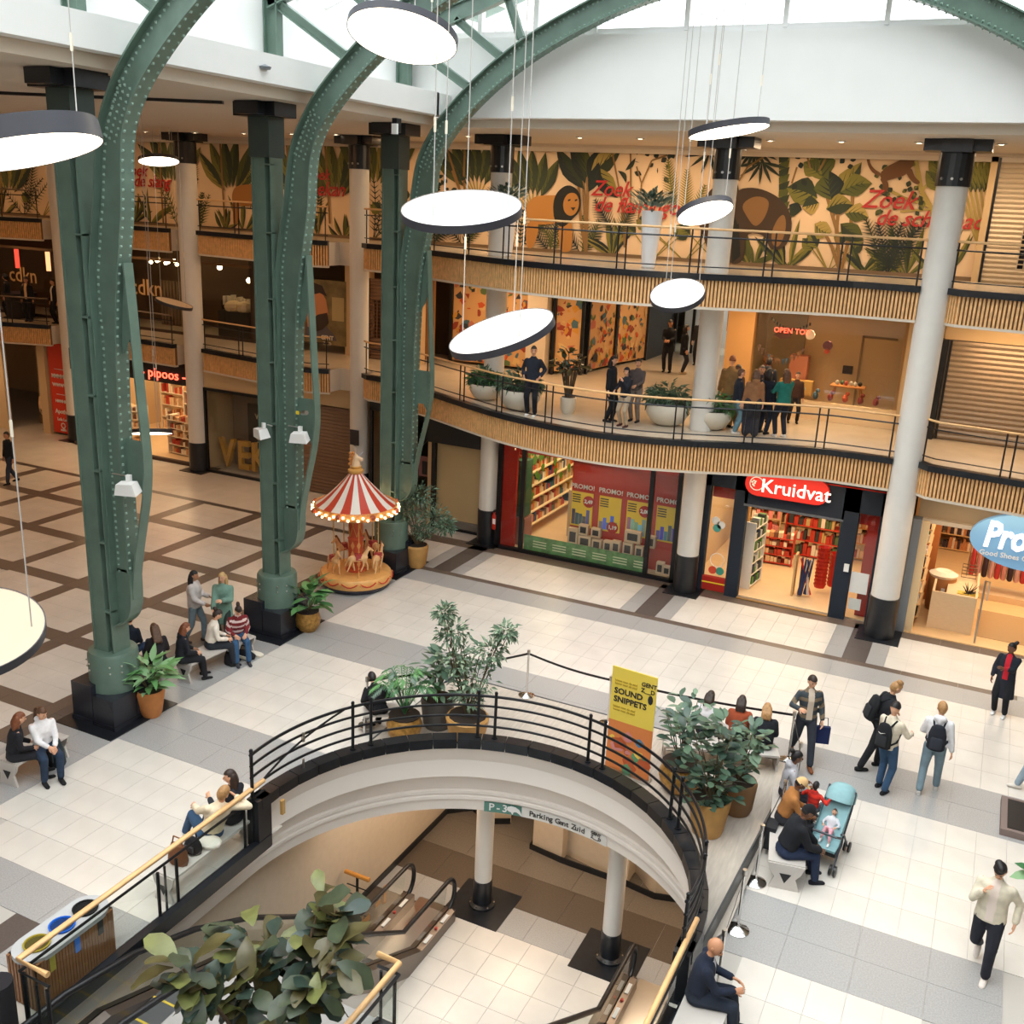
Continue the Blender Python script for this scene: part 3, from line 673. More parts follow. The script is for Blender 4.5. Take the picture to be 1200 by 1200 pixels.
# straight kerb under left guard, visible stair side fascia already in wall_void
# ================================================================ ESCALATORS
HRP = [(14.62, -3.95)]
def escalator(x0, x1, label):
    T = thing('escalator', label, 'escalator', ((x0+x1)/2, 14, ZL))
    BR = mat('escalator_bronze', (.20, .17, .15), .32, metal=.85)
    ramp = [(15.0, ZL), (13.3, ZL), (6.3, .0), (4.2, 0)]
    up = lambda d: [(15.0, ZL+d), (13.3-d*.05, ZL+d), (8.5-d*.05, -.70+d), (4.2, -.62+d)]
    for x in (x0, x1):
        hr = up(.95); loop = [(14.97-.0+.28*math.cos(t)-.05, ZL+.95-.36+.36*math.sin(t)) for t in np.linspace(PI/2, -PI/2+.25, 10)]
        path = list(reversed(loop))+[(14.7, ZL+.95)]+smoothpath(hr[1:], 2)
        b = MB(); b.tube([(x, y, z) for y, z in path], .045, 7); part('handrail', b, T, mat('rubber_black', (.01, .011, .014), .35), world=True, smooth=60)
        b = MB(); lowp = smoothpath([(14.75, ZL+.27)]+up(.27)[1:], 2); P = [(x, y, z) for y, z in path[9:]]; Q = [(x, y, z) for y, z in lowp]
        Pp = resample([(y, z) for _, y, z in P], .5); Qq = resample([(y, z) for _, y, z in Q], .5); n = min(len(Pp), len(Qq))
        P2 = [Pp[round(i*(len(Pp)-1)/(n-1))] for i in range(n)]; Q2 = [Qq[round(i*(len(Qq)-1)/(n-1))] for i in range(n)]
        b.add([(x, *p) for p in P2]+[(x, *q) for q in Q2], [(i, i+1, n+i+1, n+i) for i in range(n-1)]); part('glass_balustrade', b, T, GLASS, world=True)
        # deck cladding either side of the glass
        lo = smoothpath(up(.27), 1); hi = smoothpath(up(-.25), 1)
        for s_, w in ((-1, .13), (1, .13)):
            b = MB(); n = len(lo); Pn = []
            for (y, z), (y2, z2) in zip(lo, hi): Pn += [(x+s_*.012, y, z), (x+s_*w, y, z-.03), (x+s_*w, y2, z2)]
            F = []
            for i in range(n-1): a, c = 3*i, 3*i+3; F += [(a, c, c+1, a+1), (a+1, c+1, c+2, a+2)]
            F += [(0, 1, 2)]
            b.add(Pn, F); part('deck_cladding', b, T, BR if True else STEEL, world=True)
        b = MB(); b.bb(x-.13, 15.0, ZL, x+.13, 15.02, ZL+.26); part('end_cap', b, T, BR, world=True)
        for dy, c in ((13.9, WHITE), (14.55, WHITE)):
            b = MB(); b.bb(x+.04, dy, ZL+.262, x+.11, dy+.26, ZL+.27); part('notice_sticker', b, T, c, world=True)
        b = MB(); b.cyl((x+.07, 14.35, ZL+.25), (x+.07, 14.35, ZL+.29), .03, n=8); part('stop_button', b, T, mat('red_button', (.5, .05, .04), .4), world=True)
    for i in range(36):
        y = 13.3-i*.40+.0; z = ZL+max(0, min(12, i))*.275
        if y < 4.4: break
        b = MB(); b.bb(x0+.14, y-.40, z-.2, x1-.14, y, z+.0); part('step', b, T, mat('step_metal', (.16, .16, .165), .4, metal=.6), world=True)
        b = MB(); b.bb(x0+.14, y-.40, z, x1-.14, y-.365, z+.004); part('step_edge', b, T, mat('step_yellow', (.6, .42, .05), .5), world=True)
    b = MB(); b.bb(x0+.1, 13.3, ZL, x1-.1, 15.3, ZL+.012); part('comb_plate', b, T, STEEL, world=True)
    b = MB(); b.add([(x, y, z) for x in (x0-.12, x1+.12) for y, z in ((13.4, ZL), (8.5, -.95), (4.2, -.9), (4.2, -1.4), (8.2, -1.5), (12.2, ZL))], [(0, 1, 2, 3, 4, 5), (11, 10, 9, 8, 7, 6), (5, 4, 10, 11), (4, 3, 9, 10)]); part('truss_casing', b, T, mat('casing', (.6, .58, .55), .5), world=True)
escalator(-8.98, -8.03, 'escalator on the left going down beside the fig tree')
escalator(-4.2, -3.2, 'escalator on the right going down below the seated bald man')
for i, (x, y) in enumerate(((-7.66, 15.72), (-4.8, 15.55))):
    T = thing('lower_column', ['slim white column in the stairwell under the parking sign', 'slim white column in the stairwell beside the right escalator'][i], 'column', (x, y, ZL))
    b = MB(); b.cyl((0, 0, .3), (0, 0, 3.15), .18, n=18, cap=False); part('shaft', b, T, CREAMC, smooth=40)
    b = MB(); b.lathe([(.27, .02), (.27, .06), (.2, .1), (.195, .62), (.18, .63)], n=18, cap=False); part('base_sleeve', b, T, BLACKS, smooth=40)
    b = MB(); b.box((0, 0, .008), (1.25, 1.2, .016)); part('floor_plate', b, T, BLACKS)
    for a in (-2.6, -1.6, -.6, .4, 1.5): b = MB(); b.cyl((.24*math.cos(a), .24*math.sin(a), .06), (.24*math.cos(a), .24*math.sin(a), .08), .02, n=6); part('bolt', b, T, CHROME)
# raised signs on fascia
def on_fascia(a, r=RR-.02): a = math.radians(a); return (CX+r*math.cos(a), CYc+r*math.sin(a)), a
T = thing('parking_sign', 'green and white parking direction sign on the curved stairwell fascia', 'sign', (CX, CYc+RR, -.8))
def curved_panel(a0, a1, z0, z1, m, nm, r):
    b = MB(); n = 10; P = []
    for i in range(n+1):
        a = math.radians(lerp(a0, a1, i/n)); P += [(CX+r*math.cos(a), CYc+r*math.sin(a), z0), (CX+r*math.cos(a), CYc+r*math.sin(a), z1)]
    b.add(P, [(2*i, 2*i+1, 2*i+3, 2*i+2) for i in range(n)]); part(nm, b, T, m, world=True)
TEAL = mat('sign_teal', s2l(86, 134, 122), .5)
curved_panel(110.7, 100.0, -.875, -.665, TEAL, 'green_panel', RR+.41)
curved_panel(100.0, 74, -.875, -.665, mat('sign_white', (.74, .72, .68), .5), 'white_panel', RR+.413)
def arc_text(s, a0, size, z, m, step):
    for i, ch in enumerate(s):
        if ch == ' ': continue
        a = math.radians(a0-step*i); p = (CX+(RR+.40)*math.cos(a), CYc+(RR+.40)*math.sin(a), z)
        text(ch, size, m, T, p, (PI/2, 0, a-PI/2), extrude=.002, bold=.003)
arc_text('P-3', 108.6, .21, -.77, WHITE, 1.9)
arc_text('Parking Gent Zuid', 97.2, .15, -.77, mat('ink', (.05, .045, .04), .6), .98)
arc_text('GENT', 78.6, .085, -.72, mat('ink', (.05, .045, .04), .6), .8); arc_text('Z__D', 78.6, .085, -.80, mat('ink', (.05, .045, .04), .6), .8)
a = math.radians(102.2); b = MB(); cx_, cy_ = CX+(RR+.39)*math.cos(a), CYc+(RR+.39)*math.sin(a)
blob = [(-.13, 0), (-.12, .06), (-.05, .09), (.03, .08), (.1, .04), (.14, -.03), (.15, -.09), (.1, -.05), (.05, -.02), (0, -.03), (-.02, -.09), (-.05, -.04), (-.09, -.03)]
t_ = (math.sin(a), -math.cos(a)); b.add([(cx_+t_[0]*u-.003*math.cos(a), cy_+t_[1]*u-.003*math.sin(a), -.77+v) for u, v in blob], [tuple(range(len(blob)))]); part('elephant_emblem', b, T, WHITE, world=True)
# stairwell furniture
T = thing('stair_rail_stub', 'short rail post with orange wooden top at the stairwell left wall', 'railing', (-9.55, 14.0, ZL))
b = MB(); b.cyl((0, 0, 0), (0, 0, 1.1), .03, n=6); part('post', b, T, BLACK)
b = MB(); b.cyl((-.28, .0, 1.12), (.28, -.0, 1.12), .045, n=8); part('rail_top', b, T, mat('orange_wood', s2l(205, 140, 60), .4))
for z in (.25, .45, .65, .85): b = MB(); b.cyl((-.24, 0, z), (.24, 0, z), .014, n=5); part('bar', b, T, BLACK)
T = thing('arrow_decal', 'orange minus-one and arrow marking low on the left escalator side', 'sign', (-9.12, 13.9, ZL+.1))
OR = mat('decal_orange', s2l(205, 135, 50), .5)
text('-1', .55, OR, T, (-9.2, 14.35, ZL+.5), (PI/2, 0, PI/2*.98), bold=.02)
b = MB(); b.add([(-9.2, 13.5+u, ZL+.25+v) for u, v in ((0, .12), (.18, .3), (.18, .2), (.42, .2), (.42, .05), (.18, .05), (.18, -.06))], [tuple(range(7))]); part('arrow', b, T, OR, world=True)
T = thing('wall_picture', 'framed orange picture on the stairwell left wall', 'picture', (-9.88, 16.4, -1.9)); b = MB(); b.bb(-9.9, 16.0, -2.5, -9.86, 17.4, -1.2); part('frame', b, T, BLACKS, world=True); b = MB(); b.bb(-9.86, 16.12, -2.4, -9.85, 17.28, -1.3); part('print', b, T, mat('print_orange', s2l(190, 95, 45), .5, var=.4, vscale=5), world=True)
# ================================================================ DECK PLATFORM
HD = .08
outer = [(-2.30, 10.6), (-2.05, 17.35), (-9.3, 17.35), (-9.9, 13.2)]
ringp = [(CX+(RR+.23)*math.cos(math.radians(a)), CYc+(RR+.23)*math.sin(math.radians(a))) for a in np.linspace(0, 158, 40)]
T = thing('wooden_deck', 'low grey plank deck wrapping the stairwell parapet', 'platform', (-5.8, 16, 0))
DW = mat('deck_wood', s2l(188, 178, 166), .4, var=.12, vscale=3, stretch=(8, 1, 1))
b = MB(); nst = len(ringp); O = []
for x, y in ringp:   # project each ring point outward to the outline
    if y < 12 and x > CX: O.append((-2.05-.25*(17.35-y)/6.75, y)); continue
    dx, dy = x-CX, y-CYc; t = 1e9
    if dy > 0: t = min(t, (17.35-CYc)/dy)
    if dx > 0: t = min(t, (-2.1-CX)/dx)
    if dx < 0: t = min(t, (-9.35-CX)/dx if dy > .9 else t)
    O.append((CX+dx*max(1.0, t), CYc+dy*max(1.0, t)))
b.add([(x, y, HD) for x, y in ringp]+[(x, y, HD) for x, y in O], [(i, nst+i, nst+i+1, i+1) for i in range(nst-1)]+[(0, nst, 2*nst, 0)][:0]); part('deck_top', b, T, DW, world=True)
b = MB(); b.add([(-2.3, 10.7, HD), (-2.12, 11.4, HD), (ringp[0][0], ringp[0][1], HD), (-2.36, 10.7, HD)], [(0, 1, 2, 3)]); part('deck_toe', b, T, DW, world=True)
b = MB(); b.strip([(-2.30, 10.7), (-2.04, 17.37)], 0, .36, .03, 1); part('skirt', b, T, mat('skirt_dark', (.05, .055, .06), .4), world=True); b = MB(); b.strip([(-2.06, 17.37), (-9.36, 17.37), (-9.36, 14.0)], 0, HD+.005, .04, 1); part('edge_trim', b, T, mat('skirt_dark', (.05, .055, .06), .4), world=True)
b = MB()
for i in range(14):
    y = 11.2+i*.45; b.beam((-2.3+.035*i, y, HD+.002), (-2.3-.2-.0*i+.035*i, y, HD+.002), .006, .004)
# ---- stanchions
def stanchion(x, y, z, lab):
    T = thing('barrier_post', lab, 'barrier post', (x, y, z), group='chrome barrier posts')
    b = MB(); b.lathe([(.17, 0), (.17, .015), (.1, .045), (.03, .07), (.024, .1)], n=20); part('base', b, T, CHROME, smooth=50)
    b = MB(); b.cyl((0, 0, .08), (0, 0, .95), .022, n=10); part('pole', b, T, CHROME, smooth=60)
    b = MB(); b.cyl((0, 0, .93), (0, 0, 1.02), .035, n=10); part('head', b, T, STEEL)
    return (x, y, z)
SP = []
for px, py, z, lab in ((930, 930, 0, 'chrome barrier post behind the seated mother'), (912, 978, 0, 'chrome barrier post at the left end of the curved bench'), (885, 1034, 0, 'chrome barrier post with polished round foot right of the deck'), (864, 1090, 0, 'chrome barrier post nearest but one to the bald man'), (840, 1165, 0, 'chrome barrier post beside the bald man'), (617, 815, HD, 'chrome barrier post behind the leafy tree'), (712, 848, HD, 'chrome barrier post left of the yellow banner'), (430, 850, HD, 'chrome barrier post left of the palm')):
    x, y = G(px, py, z); SP.append(stanchion(x, y, z, lab))
x, y = -2.3, 17.6; SP.append(stanchion(x, y, 0, 'chrome barrier post right of the woman in black puffer'))
def belt(a, c, lab):
    b = MB(); n = 8; P = []
    for i in range(n+1):
        t = i/n; s_ = -.05*math.sin(PI*t); P += [(lerp(a[0], c[0], t), lerp(a[1], c[1], t), lerp(a[2], c[2], t)+.97+s_), (lerp(a[0], c[0], t), lerp(a[1], c[1], t), lerp(a[2], c[2], t)+.92+s_)]
    b.add(P, [(2*i, 2*i+1, 2*i+3, 2*i+2) for i in range(n)]); single('barrier_belt', b, DARK, lab, 'belt', group='black barrier belts')
for i, j, l in ((0, 1, 'black belt behind the seated mother'), (1, 2, 'black belt left of the family bench'), (2, 3, 'black belt between the two polished round feet'), (3, 4, 'black belt nearest the bald man'), (5, 6, 'black belt between tree and yellow banner'), (7, 5, 'black belt behind the leafy pots'), (6, 8, 'black belt in front of the three seated women'), (8, 0, 'short black belt at the deck corner')): belt(SP[i], SP[j], l)

for x, y, e in ((-7.5, 17.2, 40), (-4.0, 16.6, 40), (-8.2, 15.8, 25)): light('lower_light', 'AREA', (x, y, -.92), e, (1, .74, .5), 1.2, .8)
light('lower_wall_light', 'AREA', (-9.0, 14.4, -1.2), 18, (1, .8, .62), .8, 2.5)
# ================================================================ SHOP WALLS
rnd = random.Random(7)
def block(nm, x0, y0, z0, x1, y1, z1, m, T=None, **k):
    b = MB(); b.bb(x0, y0, z0, x1, y1, z1)
    return part(nm, b, T, m, world=True, **k) if T is not None else struct(nm, b, m)
NAVY = cm(34, 42, 54, 45); TAN = cm(206, 178, 138, 80); TAUPE = cm(176, 156, 128, 70); SHUT = mat('shutter_brown', s2l(112, 84, 66), .5)
REDP = cm(176, 40, 28, 50); SHOPFL = mat('shop_floor', s2l(226, 196, 156), .3, var=.04, vscale=2)
PAL = [cm(200, 60, 40), cm(230, 190, 120), cm(240, 230, 210), cm(60, 90, 140), cm(50, 120, 80), cm(220, 130, 50), cm(120, 60, 50), cm(30, 30, 40), cm(235, 210, 70), cm(150, 170, 190)]
WARM = [cm(230, 205, 170), cm(205, 150, 100), cm(240, 228, 205), cm(180, 60, 40), cm(120, 80, 60), cm(225, 190, 150)]
# ceiling soffit panel headers and party walls on ground floor
block('wall_header_right', -1.12, 25.6, 2.95, 6, 25.75, 3.75, TAUPE)
block('wall_back_ground', -46, 33.6, 0, 6, 33.8, 3.75, TAN)
for i, (x, y0, y1) in enumerate(((-12.6, 25.75, 33.6), (-6.75, 25.7, 33.6), (-1.35, 25.5, 33.6), (-15.25, 26.3, 33.6), (-18.55, 27.3, 33.6), (-25.35, 27.5, 33.6), (-32.3, 28.2, 33.6), (-21.6, 27.5, 33.6))):
    block('wall_party_%d' % (i+1), x-.08, y0, 0, x+.08, y1, 3.75, TAN if i != 0 else REDP)
# ---- left wing ground walls
block('wall_left_pale', -38.5, 27.6, 0, -35.9, 27.8, 3.75, mat('pale_wall', s2l(226, 200, 160), .7))
block('wall_left_recess', -35.9, 29.2, 0, -34.2, 29.4, 3.75, mat('recess_wall', s2l(176, 152, 120), .8))
block('baseboard_left', -35.9, 29.1, 0, -34.2, 29.2, .35, mat('base_brown', (.2, .13, .07), .5))
block('trim_left_post', -34.35, 28.0, 0, -33.95, 29.3, 3.75, TAN)
T = thing('banner', 'tall red shop directory banner with white lettering left of the column', 'banner', (-33.3, 28.1, 0))
block('banner_cloth', -33.85, 28.1, .1, -32.75, 28.14, 3.7, mat('banner_red', s2l(214, 62, 38), .6), T)
for z, s, sz in ((2.75, '______', .16), (2.4, 'MMMMM', .22), (2.05, 'WWWW', .2), (1.75, '_____', .18), (1.4, 'HMMHM', .17), (.98, 'Apotho', .24), (.66, 'Lola Lou', .17), (.4, 'Q', .34), (.22, 'MMMM', .1)):
    text(s, sz, WHITE, T, (-33.3, 28.09, z), (PI/2, 0, 0), bold=.006)
# club window (dark)
T = thing('shopfront', 'dark club shop window with big golden letters', 'shop window', (-23.4, 27.2, 0))
for a in ((-25.05, 27.15, 2.98, -21.7, 27.25, 3.08), (-25.05, 27.15, 0, -24.97, 27.25, 3.05), (-25.05, 27.15, 0, -21.7, 27.25, .1), (-21.8, 27.15, 0, -21.7, 27.25, 3.05)): block('window_frame', *a, BLACK, T)
block('inner_wall', -25.0, 28.6, 0, -21.7, 28.7, 3.1, mat('club_grey', s2l(120, 108, 98), .8), T)
block('display_board', -24.05, 28.3, .55, -21.8, 28.36, 2.45, mat('board_navy', s2l(26, 30, 34), .6), T)
block('display_board', -23.9, 28.27, .75, -23.05, 28.3, 2.3, mat('board_navy2', s2l(34, 38, 44), .6), T)
text('VEK', .26, mat('board_ink', s2l(190, 180, 150), .6), T, (-23.45, 28.25, 2.02), (PI/2, 0, 0), bold=.008)
b = MB()
for i in range(10):
    a = i*.63; b.cyl((-23.45+.22*math.cos(a), 28.25, 1.25+.28*math.sin(a)), (-23.45+.1*math.cos(a+.8), 28.25, 1.25+.14*math.sin(a+.8)), .018, n=5)
b.tube([(-23.45, 28.25, 1.7), (-23.5, 28.25, 1.3), (-23.35, 28.25, 1.1), (-23.5, 28.25, .9)], .03, 5)
part('anchor_emblem', b, T, mat('board_ink', s2l(190, 180, 150), .6), world=True)
GOLD = mat('gold_letters', s2l(196, 150, 60), .5)
for ch, x in (('V', -24.55), ('E', -23.8), ('K', -23.1)): text(ch, 1.45, GOLD, T, (x, 27.75, .62), (PI/2, 0, 0), extrude=.08, bold=.03, sx=.75)
block('header_wall', -25.1, 27.2, 3.08, -18.5, 27.35, 3.78, TAN, T)
block('glass', -25.0, 27.19, .1, -21.75, 27.2, 3.0, GLASSD, T)
# brown roller shutter
def shutter(x0, x1, z0, z1, y, lab, m, pitch=.115, holes=None, par=None):
    T = thing('roller_shutter', lab, 'shutter', ((x0+x1)/2, y, z0))
    b = MB(); b.bb(x0-.06, y-.06, z0, x0, y+.06, z1); part('guide_rail', b, T, BLACK, world=True)
    b = MB(); b.bb(x1, y-.06, z0, x1+.06, y+.06, z1); part('guide_rail', b, T, BLACK, world=True)
    n = round((z1-z0)/pitch); me = {}
    for i in range(n):
        za = z0+(z1-z0)*i/n; zb = z0+(z1-z0)*(i+1)/n; zc = (za+zb)/2
        perf = holes and holes[2] < zc < holes[3]
        segs = [(x0, x1)] if not perf else [(x0, holes[0])]+[(holes[1], x1)]
        b = MB()
        for a, c in segs:
            if c > a+.01: b.add([(a, y, za+.004), (c, y, za+.004), (c, y-.022, (za+zb)/2), (a, y-.022, (za+zb)/2), (c, y, zb-.004), (a, y, zb-.004), (a, y+.02, za), (c, y+.02, za), (c, y+.02, zb), (a, y+.02, zb)], [(0, 1, 2, 3), (3, 2, 4, 5), (7, 6, 9, 8), (6, 7, 1, 0), (5, 4, 8, 9)])
        if perf:
            x = holes[0]; w = .16
            while x < holes[1]-.01:
                b.bb(x, y-.01, za, x+.03, y+.01, zb); x += w
            b.bb(holes[0], y-.012, za, holes[1], y+.012, za+.03)
        part('slat', b, T, m, world=True)
    return T
shutter(-21.45, -18.7, .02, 3.05, 27.15, 'brown roller shutter left of the carousel', SHUT)
# dark bay behind carousel with staircase, and beige blind
T = thing('dark_bay', 'dark shop bay with inclined beam behind the carousel and pot tree', 'shop window', (-16.5, 28, 0))
DK = mat('bay_dark', s2l(30, 32, 36), .5)
block('back_panel', -18.4, 30, 0, -13.3, 30.1, 3.75, DK, T); block('frame', -17.95, 27.0, 0, -17.85, 27.1, 3.3, DK, T); block('frame', -17.95, 27.0, 3.2, -15.3, 27.1, 3.75, DK, T)
b = MB(); b.beam((-17.5, 28.0, 0), (-14.4, 28.0, 3.6), .8, .3); part('stair_flight', b, T, mat('bay_brown', s2l(58, 50, 46), .6), world=True)
b = MB(); b.beam((-17.5, 27.6, .9), (-14.4, 27.6, 4.2), .05, .06); part('stair_rail', b, T, BLACK, world=True)
block('fascia_dark', -15.2, 26.05, 2.72, -13.1, 26.2, 3.7, DK, T); block('header_cream', -18.3, 26.9, 3.75, -13, 27.0, 3.8, TAN, T)
T = thing('window_blind', 'beige closed blind panel left of the fire extinguisher column', 'blind', (-14.2, 26.2, 0))
block('blind_sheet', -15.0, 26.3, .25, -13.25, 26.34, 2.72, mat('blind_beige', s2l(196, 172, 128), .7, var=.06, vscale=.8), T); block('frame', -15.12, 26.15, 0, -15.0, 26.3, 3.4, BLACK, T); block('frame', -15.1, 26.15, 0, -13.2, 26.3, .08, BLACK, T); block('sill_panel', -15.0, 26.2, .08, -13.25, 26.3, .3, cm(120, 112, 104), T)
b = MB(); b.lathe([(.34, 0), (.38, .06), (.38, .62), (.3, .7), (.28, .72)], n=16, sy=.6); single('ottoman', b, cm(122, 78, 48), 'brown rounded seat dimly seen against the beige blind', 'seat', (-14.3, 26.6-.75, .0), smooth=50) if False else None
T = thing('poster_stand', 'poster stand with two framed pictures left of the beige blind', 'poster stand', (-16.0, 26.9, 0))
for x in (-16.25, -15.75):
    block('picture', x-.22, 26.85, 1.35, x+.22, 26.88, 2.0, cm(130, 92, 96), T); block('figure', x-.1, 26.83, 1.42, x+.08, 26.85, 1.85, cm(30, 26, 34), T); b = MB(); b.cyl((x, 26.9, 0), (x, 26.9, 1.4), .02, n=6); part('leg', b, T, BLACK, world=True)
block('side_card', -15.5, 26.87, 1.3, -15.25, 26.89, 1.75, cm(200, 170, 120), T)
# ---------------- gift shop (left)
T = thing('shopfront', 'gift shop front with dark fascia and glowing red lettering', 'shop window', (-28.6, 27.5, 0))
block('fascia', -31.9, 27.45, 2.95, -25.75, 27.6, 3.75, mat('fascia_black', s2l(24, 24, 30), .5), T); block('threshold', -31.9, 27.35, 0, -25.75, 27.5, .12, cm(70, 52, 42), T)
NEON = mat('neon_red', (1, .1, .05), .5, emit=(1, .08, .04), es=4)
text('- pipoos -', .5, NEON, T, (-27.15, 27.42, 3.27), (PI/2, 0, 0), bold=.0, extrude=.01, sx=1.1)
def shelf_rack(lab, cat, x, y, w, d, h, n, rz=0, pal=None, frame=None, grp=None, fill=.9, ih=None, seed=0, nm='shelf_rack', two=True):
    """free-standing rack with n shelves and small goods on them"""
    T = thing(nm, lab, cat, (x, y, 0), rz, grp); fr = frame or STEEL; pal = pal or PAL; q = random.Random(seed)
    b = MB()
    for sx in (-1, 1): b.box((sx*w/2, 0, h/2), (.04, d, h))
    part('upright', b, T, fr)
    if not two: b = MB(); b.box((0, d/2, h/2), (w, .02, h)); part('back_panel', b, T, fr)
    g = MB()
    for i in range(n):
        z = .08+(h-.25)*i/(n-1) if n > 1 else h*.5; b = MB(); b.box((0, 0, z), (w, d, .03)); part('shelf', b, T, fr)
        xx = -w/2+.05; hh = (h-.25)/max(1, n-1)*.75
        while xx < w/2-.08:
            ww = q.uniform(.06, .16); 
            if q.random() < fill:
                hz = hh*q.uniform(.5, 1); g.mt(q.choice(pal)); g.box((xx+ww/2, -d*.2, z+.015+hz/2), (ww*.86, d*.5, hz))
            xx += ww
    part('goods', g, T, kind='stuff'); return T
SH = 0
for x, y, w, h, rz, l in ((-30.6, 28.8, 1.6, 1.5, .2, 'low rack of crafts in the gift shop left bay'), (-27.3, 28.6, 1.4, 1.5, -.1, 'double-sided rack of small goods at the gift shop entrance'), (-26.2, 29.0, 1.2, 2.0, -.5, 'tall rack of packed goods at the right of the gift shop'), (-27.7, 30.5, 2.4, 2.2, 0, 'wide wall rack at the back of the gift shop'), (-29.8, 31.5, 2.6, 2.3, 0, 'bright wall rack deep in the gift shop'), (-26.9, 29.7, 1.4, 1.8, 0, 'rack of red and cream boxes in the gift shop')):
    SH += 1; shelf_rack(l, 'rack', x, y, w, .6, h, 5, rz, WARM, cm(230, 215, 190), seed=SH)
b = MB(); b.lathe([(.12, 0), (.16, .5), (.12, .55)], n=10); T = thing('dried_flowers', 'dark vase of dried flowers on the gift shop floor', 'vase', (-26.3, 28.0, 0)); part('vase', b, T, BLACKS)
b = MB()
for i in range(16): a = i*.4; b.cyl((0, 0, .5), (.3*math.cos(a), .3*math.sin(a), 1.0), .02, .03, n=5)
part('stems', b, T, cm(110, 84, 66))
block('floor_giftshop', -32.2, 27.5, 0, -25.4, 33.6, .02, SHOPFL)
light('gift_light', 'AREA', (-28.8, 30.2, 3.6), 190, (1, .72, .42), 5, 5)
# ---------------- drugstore display window
T = thing('shopfront', 'red drugstore display window with green strip along its foot', 'shop window', (-9.7, 25.5, 0))
for a in ((-12.5, 25.45, 0, -12.38, 25.6, 3.7), (-11.74, 25.45, 0, -11.62, 25.55, 3.7), (-7.9, 25.45, 0, -7.78, 25.55, 3.7), (-7.12, 25.45, 0, -7.0, 25.6, 3.7), (-12.5, 25.45, 0, -7.0, 25.6, .09), (-12.5, 25.45, 3.6, -7.0, 25.6, 3.75)): block('window_frame', *a, BLACK, T)
block('window_glass', -12.4, 25.5, .08, -7.05, 25.51, 3.65, GLASSD, T)
block('red_backdrop', -10.35, 25.95, .0, -7.0, 26.0, 3.7, mat('backdrop_red', s2l(186, 52, 34), .6), T)
block('red_header', -12.4, 25.7, 2.95, -7.0, 25.9, 3.7, REDP, T); block('red_reveal', -12.4, 25.6, 0, -11.95, 25.7, 3.7, REDP, T)
block('green_strip', -11.6, 25.56, .1, -7.85, 25.58, .55, mat('strip_green', s2l(96, 150, 96), .6, var=.35, vscale=6), T)
block('stand_floor', -11.9, 25.6, .02, -7.0, 26.1, .1, cm(190, 170, 140), T)
for x in np.arange(-11.3, -8.0, .62):
    for k in range(3): block('strip_lettering', x, 25.548, .22+.08*k, x+.42, 25.556, .25+.08*k, cm(220, 235, 200), T)
YEL = mat('poster_yellow', s2l(238, 206, 46), .5)
for i, (x, pr, cc) in enumerate(((-10.0, '2,49', (60, 70, 110)), (-9.15, '1,19', (90, 100, 190)), (-8.32, '2,00', (110, 160, 200)), (-7.45, '', (80, 90, 150)))):
    P = thing('promotion_poster', ['yellow promotion poster with white tubs and dark bottle, leftmost', 'yellow promotion poster with purple packets, second from left', 'yellow promotion poster with blue bottles behind the mullion', 'yellow promotion poster partly hidden by the white column'][i], 'poster', (x, 25.92, 1.3), group='promotion posters in the red window')
    block('sheet', x-.33, 25.92, .98, x+.33, 25.94, 2.0, YEL, P); text('PROMO!', .19, WHITE, P, (x, 25.91, 2.16), (PI/2, 0, 0), bold=.004)
    for k in range(4): block('text_line', x-.3, 25.912, 1.9-.07*k, x-.05, 25.918, 1.93-.07*k, cm(40, 40, 30), P)
    if pr:
        b = MB(); zc = 1.75 if i != 1 else 1.12; xc = x+.2 if i != 1 else x+.12; b.cyl((xc, 25.905, zc), (xc, 25.918, zc), .17, n=18); part('price_disc', b, P, REDP, world=True); text(pr, .15, WHITE, P, (xc, 25.9, zc), (PI/2, 0, 0), bold=.006)
    q = random.Random(i)
    for k in range(5): xx = x-.24+.11*k; hz = q.uniform(.18, .5); block('pack_print', xx-.05, 25.908, 1.03, xx+.05, 25.915, 1.03+hz, cm(*[min(255, int(c*q.uniform(.7, 1.6))) for c in cc]), P)
q = random.Random(3)
for k, (x, w, h, z) in enumerate([(-10.3, .32, .5, .1), (-9.98, .42, .34, .1), (-9.98, .3, .3, .46), (-9.6, .3, .26, .46), (-9.55, .3, .3, .1), (-9.2, .26, .32, .1), (-8.95, .26, .36, .1), (-8.62, .3, .38, .1), (-8.25, .24, .34, .1), (-7.98, .3, .34, .45), (-8.6, .5, .34, .5), (-7.6, .22, .34, .1), (-7.4, .22, .26, .1)]):
    B = thing('appliance_box', 'printed appliance carton inside the red shop window, %s in row order' % ORD[k], 'box', (x+w/2, 25.78, z+.35*(x < -7.8)), group='appliance cartons in the red window')
    b = MB(); b.box((0, 0, h/2), (w*.94, .16, h)); part('carton', b, B, cm(214, 190, 160)); b = MB(); b.box((0, -.082, h/2), (w*.6, .006, h*.6)); part('picture_print', b, B, cm(50, 48, 52))
for i in range(6):
    pass
